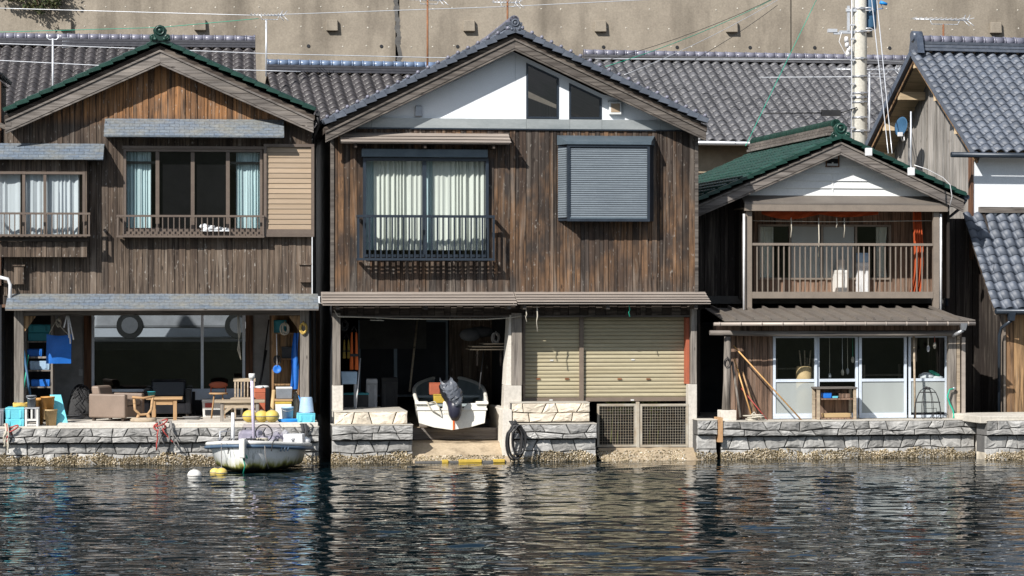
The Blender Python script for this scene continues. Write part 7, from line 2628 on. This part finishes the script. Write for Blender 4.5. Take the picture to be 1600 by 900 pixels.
# skiff hauled up on the slip, stern outwards
x, _, z = H2.p(706, 672, -.05)
sk = thing('skiff', 'white open skiff with covered outboard motor hauled up on the boat slip', 'boat', H2, (x, -.05, z), turn=-4.5)
tilt = .06
L = 3.5
W = H2.x(760, -.05) - H2.x(650, -.05)
Ht = H2.z(630, -.05, 706) - z
def sk_sec(t):
    y = t * L
    b_ = W / 2 * (1 + .06 * math.sin(math.pi * min(1, t * 1.2))) * (max(0.0, 1 - max(0, (t - .45) / .55) ** 2.3)) ** .6
    b_ = max(b_, .02)
    sh = Ht + .26 * t + y * tilt * .4
    ke = y * tilt + .35 * max(0, t - .75) / .25 * max(0, t - .75) / .25
    return y, b_, sh, ke
n = 22
ro, ri = [], []
for i in range(n + 1):
    y, b_, sh, ke = sk_sec(i / n)
    ch = ke + .12 + .1 * (i / n)
    o = [(b_, sh), (b_ * .98, sh - .08), (b_ * .93, ch), (b_ * .5, ke + .045), (0, ke)]
    ro.append([(-x, y, z_) for x, z_ in o] + [(x, y, z_) for x, z_ in o[-2::-1]])
    q = .05
    o = [(max(b_ - q, .005), sh), (max(b_ - q, .005), sh - .08), (max(b_ * .93 - q, .004), ch + .05), (max(b_ * .5 - q, .003), ke + .12), (0, ke + .1)]
    ri.append([(-x, y + .05 * (i == 0), z_) for x, z_ in o] + [(x, y + .05 * (i == 0), z_) for x, z_ in o[-2::-1]])
b = MB()
b.grid(ro, flip=False)
M['skiff_white'] = mat('clean_white_gelcoat', (.80, .78, .72), (.72, .70, .63), rough=.4, var=.05)
M['skiff_in'] = mat('grey_green_gelcoat', (.30, .345, .355), (.24, .28, .29), rough=.5, var=.05)
b.build('hull', M['skiff_white'], sk)
MB().grid(ri, flip=True).build('inner_liner', M['skiff_in'], sk)
b = MB()
for sg in (0, -1):
    b.tube([(r[sg][0] * 1.0 + (.02 if sg == 0 else -.02), r[sg][1], r[sg][2]) for r in ro], .035, 8)
b.build('gunwale', M['skiff_white'], sk)
# transom with cut-out for the motor
y, b_, sh, ke = sk_sec(0)
tr = [(-b_, sh), (-b_ * .98, sh - .08), (-b_ * .93, ke + .12), (-b_ * .5, ke + .045), (0, ke), (b_ * .5, ke + .045), (b_ * .93, ke + .12), (b_ * .98, sh - .08), (b_, sh), (.28, sh), (.2, sh - .09), (-.2, sh - .09), (-.28, sh)]
MB().prism(tr, -.012, .05).build('transom', M['skiff_white'], sk, bevel=.008)
MB().box(-b_ - .02, -b_ + .2, -.06, .12, sh - .02, sh + .03).build('corner_cap', M['skiff_white'], sk, bevel=.015)
MB().box(b_ - .2, b_ + .02, -.06, .12, sh - .02, sh + .03).build('corner_cap', M['skiff_white'], sk, bevel=.015)
b = MB()
b.box(-b_, b_, -.03, -.0125, sh - .12, sh - .09)
b.build('transom_rib', M['skiff_white'], sk)
b = MB()
for t in (.3, .62):
    y, b2, sh2, ke2 = sk_sec(t)
    b.box(-b2 * .94, b2 * .94, y - .12, y + .12, sh2 - .2, sh2 - .16)
b.build('thwart', M['skiff_in'], sk)
# outboard tilted up under a black and clear bag
b = MB()
b.tube([(.06, -.16, .34), (.02, -.1, .52), (-.03, .02, .64), (-.07, .12, .78), (-.08, .14, .85)], [.10, .13, .16, .16, .09], 14)
ob = b.build('motor_cowl', M['black_gloss'], sk)
b = MB()
b.tube([(.03, -.12, .55), (.05, -.2, .4), (.05, -.2, .27), (.05, -.19, .18)], [.12, .13, .11, .06], 12)
b.build('motor_leg', mat('violet_black_bag', (.03, .03, .05), rough=.35), sk)
b = MB()
rg = random.Random(2)
rows = []
for i in range(14):
    s = i / 13
    c = Vector((-.12 + .2 * s, -.0 - .15 * s, .88 - .40 * s))
    rows.append([c + Vector(((.09 + .07 * math.sin(s * 3)) * math.cos(a) + rg.uniform(-.018, .018), -.1 - .1 * math.sin(a) + rg.uniform(-.02, .02), .05 * math.cos(a * 2) + rg.uniform(-.012, .012))) for a in np.linspace(-.4, 3.4, 11)])
b.grid(rows, smooth=False)
M['bag_clear'] = mat('crumpled_clear_plastic', (.13, .14, .16), (.035, .04, .05), (3, 3, 3), .2, bump=.25, bdist=.02, fine=12)
b.build('plastic_bag', M['bag_clear'], sk)
b = MB().taper(.0, .03, .27, .5, .34, .1, .3, .12)
b.build('motor_bracket', M['skiff_white'], sk, bevel=.02)
MB().box(.015, .045, -.034, -.013, .01, .2).build('orange_stain', M['orange'], sk)
b = MB()
b.tube([(-.45, -.05, .5), (-.36, -.06, .36), (-.2, -.06, .26), (-.22, -.06, .4), (-.3, -.05, .5), (-.42, -.05, .47)], .012, 6)
b.build('stern_line', M['rope_w'], sk)
def inboat(px, py, w, h, d, m, label, name, cat):
    xx, _, zz = H2.p(px, py, d)
    t = thing(name, label, cat, H2, (xx, d, zz))
    MB().taper(0, 0, 0, h, w * .9, w * .7, w, w * .8).build('tub', M[m], t, bevel=.015)
    MB().box(-w * .5, w * .5, -w * .42, w * .42, h + .001, h + .02).build('lid', M[m], t)
inboat(679, 617, .2, .2, .9, 'rust_paint', 'orange crate inside the white skiff', 'crate', 'crate')
inboat(686, 630, .2, .14, .45, 'yellow_b', 'yellow fuel can inside the white skiff', 'fuel_can', 'fuel can')
# timber skids under the skiff
for k, (d, pa, pb_) in enumerate(((.35, 645, 776), (1.6, 655, 770))):
    x0_, x1_ = H2.x(pa, d), H2.x(pb_, d)
    zr_ = 0.30 + d * 0.1226
    t = thing('timber_skid', ('front' if k == 0 else 'rear') + ' timber skid laid across the boat slip under the white skiff', 'timber', H2, ((x0_ + x1_) / 2, d, zr_))
    w_ = (x1_ - x0_) / 2
    MB().box(-w_, w_, -.08, .08, 0.0, z + d * tilt - zr_ + .0).build('timber', M['wood_grey'], t, bevel=.01)
    MB().box(-.05, .05, -.085, .085, z + d * tilt - zr_ - .03, z + d * tilt - zr_ + .01).build('keel_block', M['black'], t)

# ================================================================ neighbour cut by the left edge, car on the road behind
HL = Frame(-120, -.2, 6.0)
hl = HL.root('boathouse', 'dark red-brown boathouse of which only a sliver shows at the left edge', 'boathouse', 'boathouses along the water')
b = MB()
planks(b, HL.x(-400, .25), HL.x(2, .25), HL.z(446, .25, 0), 6.6, .25, .14, seed=71)
b.build('plank_wall', M['wood_redbrown'], hl)
MB().box(HL.x(-400, .3), HL.x(-4, .3), .3, 2.0, .4, 6.6).build('side_wall', M['wall_dark'], hl)
MB().box(HL.x(-400, .4), HL.x(26, .4), .4, .5, .4, HL.z(446, .25, 0)).build('front_wall', M['wall_dark'], hl)
b = MB()
b.bar((HL.x(-80, -.2), -.2, HL.z(165, -.2, -80)), (HL.x(24, -.2), -.2, HL.z(205, -.2, 20)), .5, .08)
b.build('roof_edge', M['wood_barge'], hl)
xl_, xr_ = HL.x(-402, .2), HL.x(0, .2)
xm_, zt_ = (xl_ + xr_) / 2, 8.1
MB().prism([(xl_, 6.61), (xr_, 6.61), (xm_, zt_)], .26, 2.0).build('gable_wall', M['wood_redbrown'], hl)
for sg, xe_ in ((-1, xl_), (1, xr_)):
    V = Vector((xe_ + sg * .02 - xm_, 0, 6.62 - zt_))
    b = MB()
    tiles(b, (xm_, .0, zt_ + .06), (0, 1, 0), V, 2.1, V.length, seed=80 + sg, flip=sg < 0)
    b.build('roof_tiles', M['tile_dark'], hl)
ridge((xm_, .0, zt_ + .03), (xm_, 2.1, zt_ + .03), M['ridge_dark'], M['ridge_dark'], hl, courses=2)

cf = Frame(285, 9.0, 6.0)
car = thing('parked_car', 'white van parked on the road, seen dimly through the tall glass of the left boathouse', 'van', cf, (0, 0, 1.954))
x0, x1 = cf.x(148), cf.x(425)
def side(z0, z1, xa, xb, xc, xd): return [(xa, z0), (xb, z0), (xc, z1), (xd, z1)]
b = MB()
b.prism(side(.22, .95, x0, x1, x1 - .05, x0 + .08), -.7, .7)
b.build('body', M['white_pvc'], car, bevel=.06)
b = MB()
b.prism(side(.952, 1.75, x0 + .1, x1 - .08, x1 - .25, x0 + .6), -.66, .66)
b.build('cabin', M['white_pvc'], car, bevel=.08)
for k in range(3):
    a = x0 + .75 + k * .85
    MB().box(a, a + .75, -.672, -.655, 1.08, 1.55).build('side_window', M['black_gloss'], car)
for px in (205, 372):
    xw = cf.x(px)
    w = MB().lathe([(.0, 0), (.2, 0), (.27, .02), (.28, .08), (.27, .16), (0, .16)], (xw, -.56, .28), 22, rx90, smooth=False)
    w = w.build('wheel', M['black'], car)
    MB().lathe([(.0, 0), (.17, 0), (.17, .02), (0, .02)], (xw, -.715, .28), 18, rx90, smooth=False).build('rim', M['steel'], w)
MB().box(x0 - .04, x0 + .06, -.68, .68, .28, .45).build('bumper', M['net'], car, bevel=.02)

# ================================================================ more working gear
def coil(fr, px, py, d, r, n, m, label, flat=False, cat='rope', name='rope_coil', thick=.011):
    x, _, z = fr.p(px, py, d)
    t = thing(name, label, cat, fr, (x, d, z))
    rg = random.Random(px * 3 + py)
    b = MB()
    for k in range(n):
        q = r * rg.uniform(.75, 1.05)
        o = (rg.uniform(-.02, .02), rg.uniform(-.02, .03))
        if flat:
            P = [(o[0] + q * math.cos(a), o[1] + q * .7 * math.sin(a), .012 + thick * 1.6 * k) for a in np.linspace(0, 6.283, 22)[:-1]]
        else:
            P = [(o[0] + q * .62 * math.sin(a), o[1] + .02 * k / n, -q * (1 - math.cos(a)) * rg.uniform(.97, 1.03)) for a in np.linspace(0, 6.283, 22)[:-1]]
        b.tube(P, thick, 6, closed=True)
    if not flat:
        b.tube([(0, .04, .03), (0, -.03, .0), (.01, -.03, -.05)], .012, 6)
    b.build('rope', M[m], t)
coil(H1, 445, 505, .45, .10, 6, 'rope_w', 'pale rope coil hanging from the top shelf of the tan unit')
coil(H1, 433, 556, .42, .07, 4, 'black', 'black cord coil with hooks hanging at the left edge of the tan unit', thick=.008)
coil(H1, 474, 505, -.16, .09, 5, 'rope_y', 'tan rope looped over the top of the right post')
coil(H1, 92, 498, .4, .07, 4, 'rope_w', 'thin pale cord loop hanging left of the white plastic rods', thick=.006)
coil(H1, 118, 655, -.3, .16, 4, 'black', 'black rope coil lying on the dock before the dark net heap', flat=True)
coil(H1, 300, 656, -.45, .14, 3, 'rope_g', 'grey rope coil lying flat on the dock right of the tan bench table', flat=True)
coil(H2, 538, 500, .7, .09, 5, 'net', 'dark rope hanks hanging high behind the left post of the centre boathouse')
coil(H2, 775, 520, .7, .10, 5, 'rope_g', 'grey rope hank hanging at the white plaster pier')
coil(H3g, 1137, 560, -.28, .10, 3, 'black', 'thin black cord loop hanging on the log post', thick=.007)
for px0, px1, py, d, m, lb in ((572, 590, 606, 1.6, 'lgrey_pl', 'dim grey tub on the floor behind the work sink'), (596, 622, 604, 1.9, 'net', 'dark crate on the floor in the middle of the centre boathouse'), (600, 617, 592, 2.0, 'blue_box', 'dark blue crate on top of the dark crate in the centre boathouse')):
    zb_ = .802 if py > 600 else H2.z(604, 1.9, 609) + .002
    crate(H2, px0, px1, py - (14 if py > 600 else 2), d, zb_, .35, m, lb, 'crate', 'crate')
oar(H2, (640, 612), 2.4, (652, 500), 2.9, .02, 'wood_pale', 'dim pale oar leaning at the sliding doors behind the skiff', 'oar', 'oar')
oar(H2, (556, 640), .5, (563, 560), .9, .012, 'white_pvc', 'thin white rod leaning beside the work sink', 'rod', 'rod')

bt.scale = (.94, .94, .94)
bt.location.x += .02
b = MB()
for k in range(5):
    b.tube([(.22 + .10 * math.cos(a), .42 + .08 * math.sin(a), .475 + .018 * k) for a in np.linspace(0, 6.283, 18)[:-1]], .011, 5, closed=True)
b.build('rope_coil', M['rope_w'], bt)
b = MB()
b.tube([(.12 + .15 * math.cos(a), 1.12, .60 + .15 * math.sin(a)) for a in np.linspace(0, 6.283, 20)[:-1]], .012, 6, closed=True)
b.tube([(.12, 1.12, .6), (.1, 1.3, .5)], .018, 6)
b.build('steering_wheel', M['black'], bt)
for x_ in (-.62, .68):
    b = MB()
    b.box(x_ - .02, x_ + .02, .86, .94, .43, .50)
    b.box(x_ - .025, x_ + .025, .80, 1.0, .50, .52)
    b.build('cleat', M['steel'], bt)
b = MB()
b.tube([(-.66, 1.1, .42), (-.66, 1.1, .62), (-.62, 1.9, .60), (-.62, 1.9, .38)], .012, 6)
b.build('handrail', M['steel_light'], bt)
b = MB()
b.tube([(-.55, .7, .46), (-.3, .5, .49), (.05, .34, .50), (.4, .5, .48), (.62, .8, .46)], .012, 5)
b.tube([(.3, .2, .47), (.34, .02, .44), (.36, -.05, .28), (.4, .06, .05)], .009, 5)
b.build('deck_line', M['rope_g'], bt)
